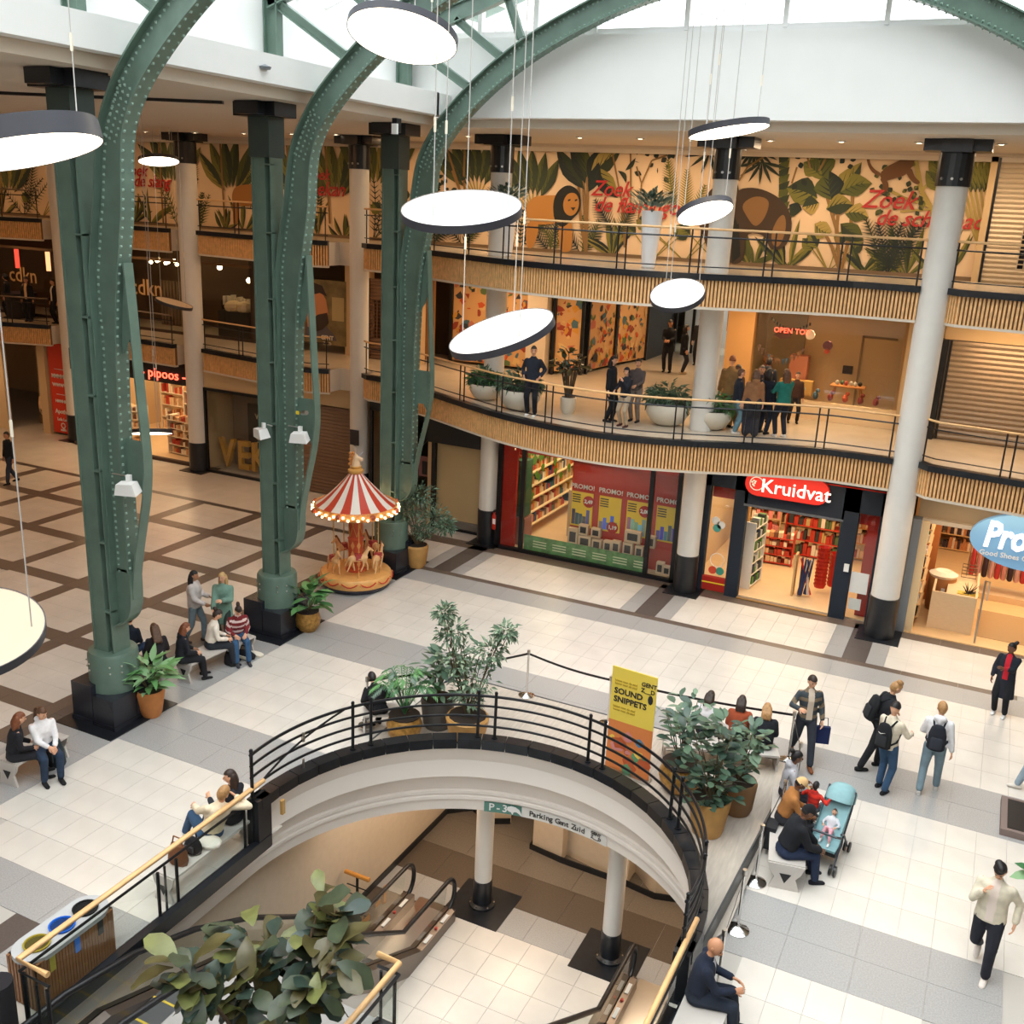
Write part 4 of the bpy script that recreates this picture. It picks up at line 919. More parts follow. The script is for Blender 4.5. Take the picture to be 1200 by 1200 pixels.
# long shelf wall receding inside
T = thing('shelf_wall', 'long stocked shelf wall with green vines inside the drugstore window', 'shelving', (-12.2, 29, 0))
block('back_board', -12.5, 26.3, .0, -12.42, 33.3, 3.4, cm(232, 200, 150), T)
g = MB(); q = random.Random(11)
for z in np.arange(.35, 3.1, .42):
    block('shelf', -12.42, 26.3, z, -12.0, 33.3, z+.04, cm(244, 222, 176), T)
    y = 26.35
    while y < 33.2:
        w = q.uniform(.08, .2)
        if q.random() < .93: g.mt(q.choice(WARM+PAL[:6])); hz = q.uniform(.14, .3); g.bb(-12.3, y, z+.04, -12.08, y+w*.85, z+.04+hz)
        y += w
part('goods', g, T, kind='stuff', world=True); v = MB(); v.mt(mat('vine_green', s2l(90, 140, 50), .7))
for k in range(90):
    y = q.uniform(26.4, 33); z = q.choice([3.1, 2.9, 2.6, q.uniform(1, 3)]); x = -11.95
    v.add([(x, y, z), (x+.02, y+.12, z-.08), (x, y+.04, z-.3), (x-.02, y-.1, z-.1)], [(0, 1, 2, 3)])
part('vine', v, T, kind='stuff', world=True)
block('floor_drugstore', -12.5, 25.55, 0, -1.45, 33.6, .02, SHOPFL)
T = thing('green_cabinet', 'tall green cabinet at the left end of the red window', 'cabinet', (-12.1, 26.2, 0)); block('cabinet_body', -12.3, 26.0, .9, -11.85, 26.5, 2.6, cm(46, 96, 66), T); block('drawers', -12.3, 26.0, 0, -11.8, 26.5, .85, cm(170, 120, 110, 60), T)
T = thing('checkout_counter', 'grey checkout counter seen through the red shop window', 'counter', (-10.9, 27.8, 0)); block('counter_side', -11.1, 27.6, 0, -10.7, 28.4, 1.5, cm(188, 176, 150), T); block('screen_panel', -10.65, 27.6, .4, -10.3, 28.2, 1.75, cm(52, 66, 82), T); block('counter_base', -10.65, 27.7, 0, -10.3, 28.3, .4, cm(120, 70, 60), T)
light('window_light', 'AREA', (-11.3, 28.6, 3.6), 130, (1, .78, .48), 2, 5)
light('poster_light', 'AREA', (-8.7, 25.72, 3.5), 60, (1, .7, .5), 3, .2)
# ---------------- drugstore entrance
T = thing('shopfront', 'navy framed drugstore entrance with red pill sign', 'shop entrance', (-4.3, 25.4, 0))
for a in ((-6.35, 25.35, 0, -6.2, 25.6, 3.75), (-5.56, 25.35, 0, -5.22, 25.6, 3.75), (-2.85, 25.35, 0, -2.45, 25.6, 3.75), (-1.95, 25.35, 0, -1.55, 25.6, 3.75), (-5.3, 25.35, 2.62, -2.8, 25.6, 3.75), (-6.35, 25.35, 2.95, -5.3, 25.6, 3.75), (-2.8, 25.35, 2.85, -1.55, 25.6, 3.75)): block('navy_frame', *a, NAVY, T)
block('red_plinth', -6.2, 25.4, .05, -5.56, 25.55, .42, REDP, T); block('yellow_line', -6.2, 25.38, .26, -5.56, 25.4, .29, YEL, T)
block('red_band', -6.2, 25.62, 2.6, -5.56, 25.66, 2.95, REDP, T); block('red_band', -2.45, 25.62, 2.5, -1.95, 25.66, 2.85, REDP, T)
block('red_line', -6.3, 25.33, 3.45, -1.6, 25.35, 3.48, REDP, T)
block('glass', -6.2, 25.45, .4, -5.56, 25.46, 2.95, GLASSD, T); block('glass', -2.45, 25.45, .05, -1.95, 25.46, 2.85, GLASSD, T)
block('sliding_track', -5.3, 25.33, 2.56, -2.8, 25.4, 2.62, cm(90, 96, 104, 40), T); block('door_threshold', -5.22, 25.3, .0, -2.85, 25.42, .03, mat('brass_mat', s2l(140, 105, 60), .5), T)
block('alarm_post', -2.62, 25.3, 1.3, -2.5, 25.34, 1.5, WHITE, T)
block('red_curtain', -2.25, 25.8, .0, -1.55, 25.85, 2.7, mat('curtain_red', s2l(206, 48, 30), .6), T)
block('offer_sheet', -2.85+.42, 25.42, .75, -2.0, 25.43, 1.3, WHITE, T); block('offer_sheet', -2.4, 25.42, .3, -2.1, 25.43, .6, cm(210, 210, 205), T)
def pill(x0, x1, z0, z1, y, m, nm, T, d=.12):
    r = (z1-z0)/2; P = [(x1-r+r*math.cos(a), (z0+z1)/2+r*math.sin(a)) for a in np.linspace(-PI/2, PI/2, 10)]+[(x0+r+r*math.cos(a), (z0+z1)/2+r*math.sin(a)) for a in np.linspace(PI/2, 1.5*PI, 10)]
    b = MB(); n = len(P); b.add([(x, y-d, z) for x, z in P]+[(x, y, z) for x, z in P], [tuple(range(n-1, -1, -1))[::-1], tuple(range(2*n-1, n-1, -1))]+[(i, n+i, n+(i+1) % n, (i+1) % n) for i in range(n)]); return part(nm, b, T, m, world=True)
SG = thing('shop_sign', 'red pill-shaped drugstore sign with white lettering over the entrance', 'sign', (-4.25, 25.2, 2.9))
pill(-5.3, -3.2, 2.92, 3.56, 25.3, mat('sign_red', s2l(205, 44, 34), .4, emit=s2l(205, 44, 34), es=.1), 'sign_board', SG)
text('Kruidvat', .5, mat('sign_white_glow', (.9, .88, .85), .5, emit=(1, .95, .9), es=.6), SG, (-4.02, 25.16, 3.2), (PI/2, 0, 0), bold=.004)
b = MB(); b.tube([(-5.0+.17*math.cos(a), 25.165, 3.24+.17*math.sin(a)) for a in np.linspace(0, 2*PI, 24)[:-1]], .014, 5, closed=True)
for a, r in ((2.4, .1), (2.9, .12), (3.5, .1), (2.1, .06), (3.9, .09), (3.0, .05)): b.sph((-5.0+r*math.cos(a), 25.165, 3.24+r*math.sin(a)), .028, 6, 4)
part('ring_emblem', b, SG, WHITE, world=True)
for i, (x, z, c, l) in enumerate(((-6.0, 2.0, (225, 225, 220), 'white'), (-5.85, 1.9, (225, 225, 220), 'white'), (-5.95, 1.8, (80, 160, 150), 'teal'), (-5.75, .62, (60, 150, 130), 'teal'), (-5.95, .62, (220, 80, 50), 'orange'))):
    b = MB(); b.cyl((x, 25.43, z), (x, 25.44, z), .11, n=16); part('sticker', b, T, cm(*c), world=True)
b = MB(); b.tube([(-5.85+.19*math.cos(a), 25.43, .92+.19*math.sin(a)) for a in np.linspace(0, 2*PI, 24)[:-1]], .012, 5, closed=True); part('round_sticker', b, T, WHITE, world=True)
shelf_rack('red promotion gondola with bottles facing the drugstore door', 'rack', -3.95, 30.0, 1.9, .5, 2.5, 6, 0, [cm(235, 225, 205), cm(60, 60, 60), cm(200, 170, 110), cm(190, 60, 40), cm(90, 110, 70)], mat('rack_red', s2l(196, 52, 36), .5), seed=21, fill=.97)
shelf_rack('tall rack of bottles right of the red gondola', 'rack', -2.5, 30.6, 1.1, .5, 2.6, 6, 0, WARM, cm(214, 160, 90), seed=22)
shelf_rack('rack of hanging packets just inside the door, left side', 'rack', -5.2, 26.6, .9, .4, 1.9, 6, 1.45, [cm(60, 70, 60), cm(200, 205, 200), cm(40, 60, 90), cm(90, 140, 70)], cm(235, 230, 220), seed=23)
shelf_rack('rack with red and pink packets inside the drugstore', 'rack', -5.5, 29.4, .9, .5, 1.7, 5, .3, [cm(215, 70, 60), cm(235, 150, 140), cm(240, 220, 200)], cm(200, 170, 120), seed=24)
shelf_rack('low rack of small white goods inside the drugstore', 'rack', -4.9, 28.8, .9, .5, 1.0, 4, .1, WARM, cm(190, 60, 40), seed=25)
shelf_rack('shelving along the back wall of the drugstore', 'rack', -4.2, 33.0, 4.5, .5, 2.9, 7, 0, WARM+PAL[:3], cm(226, 190, 140), seed=26)
shelf_rack('red shelf of toiletries in the right display of the entrance', 'rack', -2.2, 28.5, .8, .4, 2.4, 6, 1.57, [cm(200, 60, 50), cm(240, 230, 220), cm(150, 150, 160)], cm(230, 200, 150), seed=27)
for i, x in enumerate((-3.35, -3.05)):
    B = thing('shopping_baskets', ['tall stack of red shopping baskets by the drugstore door', 'lower stack of red shopping baskets beside the tall one'][i], 'baskets', (x, 27.0+.3*i, .05), .3)
    for k in range(11 if i == 0 else 9):
        b = MB(); b.lathe([(.13, 0), (.17, .12), (.175, .12), (.135, -.0)], n=8, cap=False, sy=.8); part('basket', b, B, mat('basket_red', s2l(196, 36, 24), .45), loc=(0, 0, .1+k*.105))
B = thing('umbrella_stand', 'rack of umbrellas and bags beside the red baskets', 'rack', (-3.7, 26.4, 0)); b = MB(); b.box((-.25, 0, .6), (.05, .3, 1.2)); part('side_board', b, B, cm(205, 170, 120))
for k in range(9): b = MB(); q = random.Random(k); b.cyl((q.uniform(-.15, .2), q.uniform(-.1, .1), .08), (q.uniform(-.15, .25), q.uniform(-.1, .1), 1.1), .05, .02, n=6); part('umbrella', b, B, cm(*q.choice([(40, 50, 90), (190, 40, 40), (30, 30, 34), (210, 200, 190)])))
light('drug_light', 'AREA', (-4.2, 28.4, 3.6), 190, (1, .76, .46), 3.5, 5)
# ---------------- shoe shop (right)
T = thing('shopfront', 'open shoe shop front with grey jamb at the right', 'shop entrance', (0, 25.4, 0))
block('grey_jamb', -1.2, 25.3, 0, -1.0, 25.6, 2.95, cm(128, 134, 142, 40), T); block('cream_jamb', -1.0, 25.4, 0, -.82, 25.8, 2.9, cm(236, 206, 160), T); block('track', -1.0, 25.45, 2.85, 5, 25.6, 2.95, cm(206, 190, 168), T)
block('floor_shoeshop', -1.3, 25.35, 0, 6, 33.6, .03, mat('shoe_floor', s2l(230, 190, 138), .35, var=.06, vscale=2, stretch=(1, 6, 1)))
block('mat_brown', .62, 26.0, .03, 4, 28.0, .04, cm(176, 140, 96)) 
C = thing('shop_counter', 'pale wooden checkout counter in the shoe shop', 'counter', (-.05, 26.8, .03))
Wd = mat('pale_oak', s2l(226, 196, 156), .5, var=.05, stretch=(1, 1, 9))
block('front_panel', -.52, 25.98, .03, .52, 26.03, 1.0, Wd, C); block('side_panel', .47, 26.03, .03, .52, 28.1, 1.0, Wd, C); block('side_panel', -.52, 26.03, .03, -.47, 27.0, 1.0, Wd, C); block('worktop', -.2, 26.03, .82, .47, 28.1, .87, Wd, C); block('plinth', -.45, 26.01, .03, .45, 26.03, .07, BLACK, C)
B = thing('round_bin', 'brown round bin with white liner behind the shoe shop counter', 'bin', (-.35, 27.45, .03)); b = MB(); b.lathe([(.3, 0), (.34, .1), (.34, .9), (.3, .95)], n=18); part('bin_body', b, B, cm(168, 112, 62), smooth=40); b = MB(); b.lathe([(.33, .93), (.36, 1.0), (.2, 1.08), (.05, 1.03)], n=14, cap=True); part('liner', b, B, cm(238, 226, 206)); b = MB(); b.box((.05, -.35, .62), (.09, .01, .16)); part('label_plate', b, B, WHITE)
B = thing('wire_basket', 'stack of wire baskets on the shoe shop counter', 'basket', (.25, 27.9, .87))
for k in range(4): b = MB(); b.tube([(-.18, -.15, .06+.09*k), (.18, -.15, .06+.09*k), (.18, .15, .06+.09*k), (-.18, .15, .06+.09*k)], .012, 4, closed=True); part('basket_rim', b, B, cm(110, 84, 60))
B = thing('potted_grass', 'dark spiky plant in a tray on the shoe shop counter', 'plant', (.3, 26.6, .87)); b = MB(); q = random.Random(5)
for k in range(26): a = q.uniform(0, 6.28); r = q.uniform(.1, .26); b.cyl((0, 0, 0), (r*math.cos(a), r*math.sin(a), q.uniform(.05, .3)), .02, .004, n=4)
part('blades', b, B, cm(60, 48, 40)); b = MB(); b.box((0, 0, -.0), (.5, .24, .04)); part('tray', b, B, cm(220, 190, 80))
B = thing('metal_post', 'slanting metal handrail post in front of the shoe shop counter', 'post', (.62, 25.5, .03)); b = MB(); b.cyl((0, 0, 0), (0, .2, 1.55), .025, n=8); part('pole', b, B, STEEL); b = MB(); b.tube([(0, .2, 1.55), (.1, .35, 1.5), (.1, .4, 1.0)], .02, 6); part('hook', b, B, STEEL)
q = random.Random(9)
R_ = thing('shoe_wall', 'long wall of shoes and bags at the left inside the shoe shop', 'shelving', (-1.0, 29, 0)); g = MB()
block('back_board', -1.2, 25.9, 0, -1.12, 33, 3.4, cm(226, 190, 140), R_)
for z in np.arange(.2, 3.2, .33):
    block('shelf', -1.12, 26.0, z, -.75, 33, z+.03, cm(222, 182, 130), R_)
    y = 26.05
    while y < 32.9: g.mt(q.choice(PAL[:8]+[cm(240, 235, 230)]*4+[DARK]*3)); g.bb(-1.05, y, z+.03, -.8, y+.11, z+.03+q.uniform(.08, .24)); y += .15
part('shoes', g, R_, kind='stuff', world=True); block('end_panel', -1.12, 28.0, 0, -.6, 28.08, 3.0, cm(190, 118, 62), R_)
R_ = thing('clothes_rail', 'rail of pink and red bags and coats in the shoe shop', 'rack', (1.1, 29.3, 0))
b = MB(); b.tube([(-.9, 0, 0), (-.9, 0, 1.5), (.9, 0, 1.5), (.9, 0, 0)], .02, 6); part('rail', b, R_, STEEL); b = MB(); b.box((0, 0, .1), (2, .8, .2)); part('base_board', b, R_, Wd)
for k in range(11): b = MB(); x = -.8+.16*k; b.lathe([(.02, 1.48), (.1, 1.3), (.13, .8), (.12, .6)], (x, 0, 0), n=8, sy=2.0, sx=.6); part('garment', b, R_, cm(*[(190, 60, 60), (214, 150, 140), (60, 40, 50), (220, 170, 160)][k % 4]))
shelf_rack('wall shelves at the back of the shoe shop', 'rack', 2.2, 33.2, 6, .4, 2.6, 6, 0, [cm(190, 120, 70), cm(230, 200, 170), cm(60, 40, 40)], cm(222, 176, 116), seed=31)
SG = thing('shop_sign', 'blue oval shoe shop sign with white lettering', 'sign', (1.35, 25.0, 2.95))
b = MB(); n = 40; P = [(1.38+1.3*math.cos(2*PI*i/n), 2.86+.66*math.sin(2*PI*i/n)) for i in range(n)]
b.add([(x, 25.0, z) for x, z in P]+[(x, 25.18, z) for x, z in P], [tuple(range(n)), tuple(range(2*n-1, n-1, -1))]+[(i, n+i, n+(i+1) % n, (i+1) % n) for i in range(n)]); part('sign_board', b, SG, mat('oval_blue', s2l(112, 158, 196), .4, emit=s2l(112, 158, 196), es=.3), world=True)
text('Pronti', .86, mat('sign_white_glow', (.9, .88, .85), .5), SG, (.38, 24.97, 2.93), (PI/2, 0, 0), bold=.03, align='LEFT', shear=.15, sx=.72); text('Good Shoes Good Price', .17, WHITE, SG, (.34, 24.97, 2.5), (PI/2, 0, 0), align='LEFT', bold=.003)
block('sign_bracket', .8, 25.15, 2.8, 2.0, 25.6, 2.95, STEEL, SG)
light('shoe_light', 'AREA', (1.5, 28.5, 3.6), 230, (1, .78, .52), 5, 5)
# ================================================================ FIRST FLOOR WALLS
block('wall_first_left', -46, 31.8, Z1, -17.5, 32, 7.7, mat('first_dark', s2l(96, 72, 50), .8))
block('wall_first_back', -10.5, 42, Z1, 6, 42.2, 7.7, cm(200, 190, 180))
def pier(x0, x1, y0, y1, m=TAN, n=[0]): n[0] += 1; return block('wall_pier_%d' % n[0], x0, y0, Z1, x1, y1, 7.7, m)
pier(-34.3, -31.6, 29.2, 29.5); pier(-24.7, -22.6, 29.4, 29.6, mat('pier_dark', s2l(70, 56, 44), .8)); pier(-20.5, -19.5, 29.3, 29.6); pier(-18.7, -17.4, 29.2, 29.5)
def dark_front(x0, x1, y, lab, txt, tx):
    T = thing('shopfront', lab, 'shop window', ((x0+x1)/2, y, Z1))
    block('window_frame', x0, y, 7.1, x1, y+.1, 7.2, cm(120, 90, 60), T); block('window_frame', x0, y, Z1, x1, y+.1, Z1+.1, cm(60, 44, 34), T); block('window_frame', x0, y, Z1, x0+.08, y+.1, 7.15, cm(60, 44, 34), T); block('window_frame', x1-.08, y, Z1, x1, y+.1, 7.15, cm(60, 44, 34), T)
    block('glass', x0, y+.04, Z1+.1, x1, y+.05, 7.1, GLASSD, T)
    if txt: text(txt, .85, mat('script_gold', s2l(200, 160, 110), .5), T, (tx, y-.02, 6.05), (PI/2, 0, 0), bold=.005)
    return T
dark_front(-38.5, -34.5, 29.3, 'dark restaurant window with thin gold lettering, far left', 'cdkn', -36.3)
dark_front(-31.4, -27.3, 29.3, 'dark restaurant window with thin gold lettering behind the second column', 'cdkn', -29.6)
dark_front(-27.2, -24.6, 29.4, 'open kitchen front with hanging bulbs, left of the middle green column', '', 0)
q = random.Random(4)
shelf_rack('bar counter with white plates inside the kitchen front', 'counter', -26.0, 30.6, 1.8, .5, 1.3, 3, 0, [cm(240, 225, 200)], cm(50, 40, 34), seed=41).location.z = Z1+.0
T = thing('drape_display', 'white cloth pile on the lit kitchen counter', 'cloth', (-26.0, 30.0, Z1+1.0)); b = MB(); b.sph((0, 0, .15), .35, 10, 6, sz=.7); b.sph((.5, 0, .15), .3, 10, 6, sz=.8); part('cloth_fold', b, T, cm(240, 214, 176)); b = MB(); b.box((.2, 0, -.5), (1.5, .5, 1)); part('counter_front', b, T, cm(40, 34, 30))
def bulbs(lst, lab):
    for i, (x, y, z, r) in enumerate(lst):
        T = thing('pendant_bulb', lab+', '+ORD[i]+' from left', 'lamp', (x, y, z), group=lab); b = MB(); b.sph((0, 0, 0), r, 8, 5); part('bulb', b, T, BULB); b = MB(); b.cyl((0, 0, r*.8), (0, 0, 7.65-z), .01, n=4); part('cord', b, T, BLACK)
bulbs([(-26.6, 30.0, 7.0, .1), (-25.4, 30.2, 6.6, .1)], 'small bare bulb hanging in the kitchen front')
bulbs([(-30.2+.22*k, 30.2+.1*(k % 2), 6.95+.06*(k % 3), .07) for k in range(7)], 'cluster bulb hanging inside the second restaurant window')
b = MB()
for k in range(12): x = -30.6+.17*k; b.bb(x, 31, Z1+.0, x+.1, 31.1, 6.2)
single('hanging_garments', b, mat('drape', s2l(120, 96, 76), .8), 'row of hanging striped drapes inside the second restaurant window', 'drapes', kind='stuff')
for x, c in ((-36.95, (200, 60, 45)), (-35.15, (235, 160, 110))):
    b = MB(); b.cyl((0, 0, 0), (0, 0, .75), .09, n=10); single('wall_light', b, mat('tube_%d' % c[1], s2l(*c), .5, emit=s2l(*c), es=2.0), 'upright glowing %s tube light in the far left restaurant window' % ('red' if c[1] < 100 else 'orange'), 'lamp', (x, 29.6, 6.3))
b = MB(); b.lathe([(.5, 0), (.62, .9), (.66, .95), (.66, 1.0), (0, .96)], n=16); single('round_tub', b, mat('tub_black', (.012, .01, .014), .5), 'large round black tub behind the far left first floor railing', 'tub', G(25, 372, Z1)+(Z1,), smooth=40)
# portrait poster
T = thing('portrait_poster', 'large wall poster of a bearded man beside a house', 'poster', (-21.3, 29.3, Z1))
block('sheet', -22.2, 29.25, 4.75, -20.45, 29.3, 6.95, mat('poster_olive', s2l(120, 104, 70), .7, var=.3, vscale=3), T)
def flat(pts, m, y, nm, T): b = MB(); b.add([(x, y, z) for x, z in pts], [tuple(range(len(pts)))]); part(nm, b, T, m, world=True)
flat([(-22.15, 4.9), (-22.15, 5.4), (-21.7, 5.6), (-21.3, 5.4), (-20.9, 5.1), (-20.8, 4.9)], cm(90, 84, 90), 29.245, 'shoulder_print', T)
flat([(-22.05, 5.3), (-22.1, 6.0), (-21.9, 6.5), (-21.5, 6.6), (-21.25, 6.3), (-21.15, 5.8), (-21.35, 5.45), (-21.7, 5.2)], cm(190, 128, 88), 29.24, 'face_print', T)
flat([(-22.15, 6.0), (-22.15, 6.6), (-21.8, 6.85), (-21.4, 6.75), (-21.2, 6.4), (-21.5, 6.5), (-21.9, 6.4)], cm(50, 38, 34), 29.235, 'hair_print', T)
flat([(-21.95, 5.5), (-21.6, 5.75), (-21.2, 5.85), (-21.15, 5.5), (-21.4, 5.25), (-21.7, 5.15)], cm(60, 46, 40), 29.235, 'beard_print', T)
flat([(-21.0, 5.6), (-21.0, 6.4), (-20.5, 6.4), (-20.5, 5.6)], cm(176, 156, 110), 29.24, 'house_print', T)
text('GENT', .2, cm(230, 220, 200), T, (-21.2, 29.22, 4.98), (PI/2, 0, 0), bold=.006); text('Z__D', .15, cm(230, 220, 200), T, (-21.2, 29.22, 4.78), (PI/2, 0, 0))
shutter(-24.0, -22.4, Z1, 7.1, 29.25, 'brown perforated shutter left of the portrait poster', SHUT, holes=(-23.8, -22.5, 5.2, 6.5))
shutter(-19.4, -17.9, Z1, 7.15, 29.2, 'brown perforated shutter right of the portrait poster', SHUT, holes=(-19.3, -18.0, 5.2, 6.5))
block('wall_first_lit', -19.4, 30.4, Z1, -17.6, 30.5, 7.2, cm(190, 140, 90))
# colourful mural panels
MG = mat('mural_tan', s2l(206, 160, 108), .6)
def colour_panel(p0, p1, lab, seed):
    (x0, y0), (x1, y1) = p0, p1; T = thing('mural_panel', lab, 'mural', (x0, y0, Z1)); d = Vector((x1-x0, y1-y0)); L = d.length; d.normalize(); nn = Vector((d.y, -d.x))
    q = random.Random(seed); b = MB(); b.mt(MG)
    def W3(u, z, k): return (x0+d.x*u+nn.x*k, y0+d.y*u+nn.y*k, z)
    b.quad(W3(0, Z1+.1, 0), W3(L, Z1+.1, 0), W3(L, 7.3, 0), W3(0, 7.3, 0)); part('panel_sheet', b, T, world=True)
    b = MB(); cols = [cm(196, 84, 44), cm(70, 104, 120), cm(206, 150, 60), cm(90, 112, 70), cm(150, 60, 44), cm(214, 178, 120), cm(50, 50, 56), cm(186, 110, 90)]
    for k in range(int(46*L)):
        u, z = q.uniform(.1, L-.1), 4.6+2.6*q.random()**1.25; r = q.uniform(.05, .2); a0 = q.uniform(0, 6.28); n = q.choice([3, 4, 5, 7]); st = q.uniform(.4, 1); rot = q.uniform(0, 3.14)
        b.mt(q.choice(cols)); pts = []
        for i in range(n):
            a = a0+2*PI*i/n; rr = r*q.uniform(.6, 1.2); uu, vv = rr*math.cos(a), rr*st*math.sin(a); pts.append((min(L-.03, max(.03, u+uu*math.cos(rot)-vv*math.sin(rot))), min(7.25, max(4.57, z+uu*math.sin(rot)+vv*math.cos(rot)))))
        b.add([W3(p, w, .004+.0004*k) for p, w in pts], [tuple(range(n))])
    part('painted_shapes', b, T, world=True, kind='stuff')
    for u in (0, L): b = MB(); p = W3(u, 0, .03); b.bb(p[0]-.05, p[1]-.05, Z1, p[0]+.05, p[1]+.05, 7.4); part('frame', b, T, BLACK, world=True)
colour_panel((-16.9, 30.4), (-15.5, 30.4), 'colourful painted panel left of the pale pillar, behind the strut', 1); colour_panel((-15.4, 30.4), (-14.05, 30.5), 'colourful painted panel directly left of the pale pillar', 2)
pier(-14.0, -13.3, 30.2, 30.6, mat('pillar_pale', s2l(206, 190, 168), .7))
colour_panel((-14.0+.85, 30.5), (-12.95+.6, 31.0), 'colourful painted panel behind the man with hands on hips', 3); colour_panel((-12.95+.7, 31.0), (-11.95, 33.2), 'brighter painted panel nearest the receding corner', 4) if False else None
colour_panel((-13.1, 31.1), (-12.45, 31.35), 'narrow painted panel right of the pillar', 6); colour_panel((-12.3, 31.3), (-12.1, 33.4), 'dense orange painted panel on the receding wall, near half', 5); colour_panel((-12.1, 33.5), (-11.75, 35.8), 'dense orange painted panel on the receding wall, far half', 7)
block('trim_mural_top', -17, 30.3, 7.3, -12.2, 30.5, 7.6, BLACK); block('wall_first_behind', -17.3, 31.5, Z1, -12.5, 31.7, 7.6, TAN)
# passage with glass doors
T = thing('glass_doors', 'dark framed glass doors at the end of the first floor passage', 'door', (-9.8, 37, Z1))
for x in (-11.6, -10.9, -10.0, -9.2, -8.6, -7.4, -6.8): block('door_frame', x-.05, 38.9, Z1, x+.05, 39.0, 7.7, BLACK, T)
block('door_head', -11.8, 38.9, 7.3, -5.8, 39.0, 7.7, BLACK, T); block('glass', -11.6, 38.94, Z1, -6.8, 38.95, 7.3, GLASS, T)
block('poster_white', -10.75, 39.4, 5.2, -10.2, 39.45, 7.1, cm(226, 218, 208), T); block('poster_red', -9.7, 39.4, 5.4, -9.3, 39.45, 7.0, cm(200, 120, 110), T)
block('wall_passage_end', -12, 41.5, Z1, -5, 41.6, 7.7, mat('passage_light', s2l(210, 206, 205), .7))
block('wall_passage_left', -12.3, 35.9, Z1, -11.7, 38.9, 7.7, DK)
# dining bench furniture beyond glass
# toy shop window
block('trim_toy_post', -6.95, 28.3, Z1, -6.2, 28.7, 7.6, cm(206, 158, 100))
T = thing('shopfront', 'toy shop window with bunting and a low display table', 'shop window', (-4.3, 28.4, Z1))
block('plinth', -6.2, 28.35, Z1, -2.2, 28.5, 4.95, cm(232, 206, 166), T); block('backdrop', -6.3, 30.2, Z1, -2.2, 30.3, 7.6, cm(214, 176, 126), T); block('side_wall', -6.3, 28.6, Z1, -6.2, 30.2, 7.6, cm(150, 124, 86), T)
block('backdrop_painted_shade', -6.2, 30.1, Z1, -5.1, 30.2, 7.6, cm(160, 136, 98), T); block('window_glass', -6.2, 28.38, 4.95, -2.3, 28.39, 7.5, GLASSD, T)  # darker panel at the left: shade on the backdrop put into its colour
block('door_outline', -3.55, 30.15, 4.5, -3.5, 30.2, 6.65, cm(150, 120, 84), T); block('door_outline', -3.55, 30.15, 6.6, -2.6, 30.2, 6.66, cm(150, 120, 84), T)
b = MB(); q = random.Random(2)
for i in range(13):
    t = i/12; x = lerp(-6.1, -4.9, t); z = 6.3-.35*math.sin(PI*t); b.mt(q.choice([cm(110, 80, 70), cm(90, 110, 130), cm(150, 110, 80)])); b.add([(x-.05, 28.75, z), (x+.05, 28.75, z), (x, 28.75, z-.2)], [(0, 2, 1)])
part('bunting', b, T, world=True, kind='stuff')
b = MB(); 
for i in range(14): x = -5.85+.08*i; b.bb(x, 28.7, 7.0-.25*math.sin(i/14*PI), x+.05, 28.72, 7.08-.25*math.sin(i/14*PI))
part('letter_garland', b, T, cm(60, 50, 40), world=True, kind='stuff')
text('OPEN TOY', .2, NEON, T, (-5.25, 28.7, 6.75), (PI/2, 0, 0))
for x, z, r, c in ((-4.75, 6.7, .13, (240, 220, 200)), (-4.25, 6.45, .13, (110, 60, 70)), (-4.25, 6.3, .07, (200, 70, 50))): b = MB(); b.cyl((x, 28.72, z), (x, 28.78, z), r, n=14); part('wall_toy', b, T, cm(*c), world=True)
b = MB(); b.add([(-5.75, 28.8, 6.6), (-5.5, 28.8, 6.75), (-5.2, 28.8, 6.85), (-5.3, 28.8, 6.55), (-5.55, 28.8, 6.5)], [(0, 1, 2, 3, 4)]); part('kite', b, T, cm(90, 60, 50), world=True)
block('small_frame', -3.95, 30.1, 5.55, -3.68, 30.15, 5.78, cm(50, 36, 30), T)
B = thing('toy_table', 'small wooden table with toys in the toy shop window', 'table', (-3.6, 29.0, 4.95)); b = MB(); b.box((0, 0, .42), (.9, .5, .04)); part('tabletop', b, B, cm(196, 130, 70))
for sx in (-1, 1):
    for sy in (-1, 1): b = MB(); b.cyl((sx*.32, sy*.15, .42), (sx*.42, sy*.22, 0), .02, n=6); part('leg', b, B, cm(196, 130, 70))
q = random.Random(8)
for k in range(6):
    b = MB(); x = -.3+.12*k; b.sph((0, 0, .06), .06, 7, 5, sz=1.1); single('toy', b, cm(*q.choice([(60, 50, 44), (220, 214, 200), (90, 110, 80), (180, 80, 60)])), 'little round toy on the small window table, %s from the left' % ORD[k], 'toy', (-3.6+x, 29.0+.08*(k % 2), 4.95+.44), group='toys on the window table')
for k in range(9):
    b = MB(); b.sph((0, 0, .1), .1, 8, 5, sz=1.1, sx=.8); b.sph((.05, 0, .24), .06, 7, 5); single('toy', b, cm(*q.choice([(200, 90, 60), (90, 120, 140), (220, 180, 110), (150, 60, 50), (190, 200, 190)])), 'soft toy sitting low along the toy shop window, %s from the left' % ORD[k], 'toy', (-6.0+.4*k, 28.75, 4.96), group='toys along the window ledge')
B = thing('toy_bear', 'brown toy figure in a red jacket at the left of the toy window', 'toy', (-5.9, 29.2, 4.95)); b = MB(); b.lathe([(.12, .0), (.22, .2), (.2, .6), (.1, .75)], n=12); part('jacket', b, B, cm(110, 40, 40), smooth=60); b = MB(); b.sph((0, 0, .9), .16, 10, 6); part('head', b, B, cm(140, 90, 56), smooth=60)
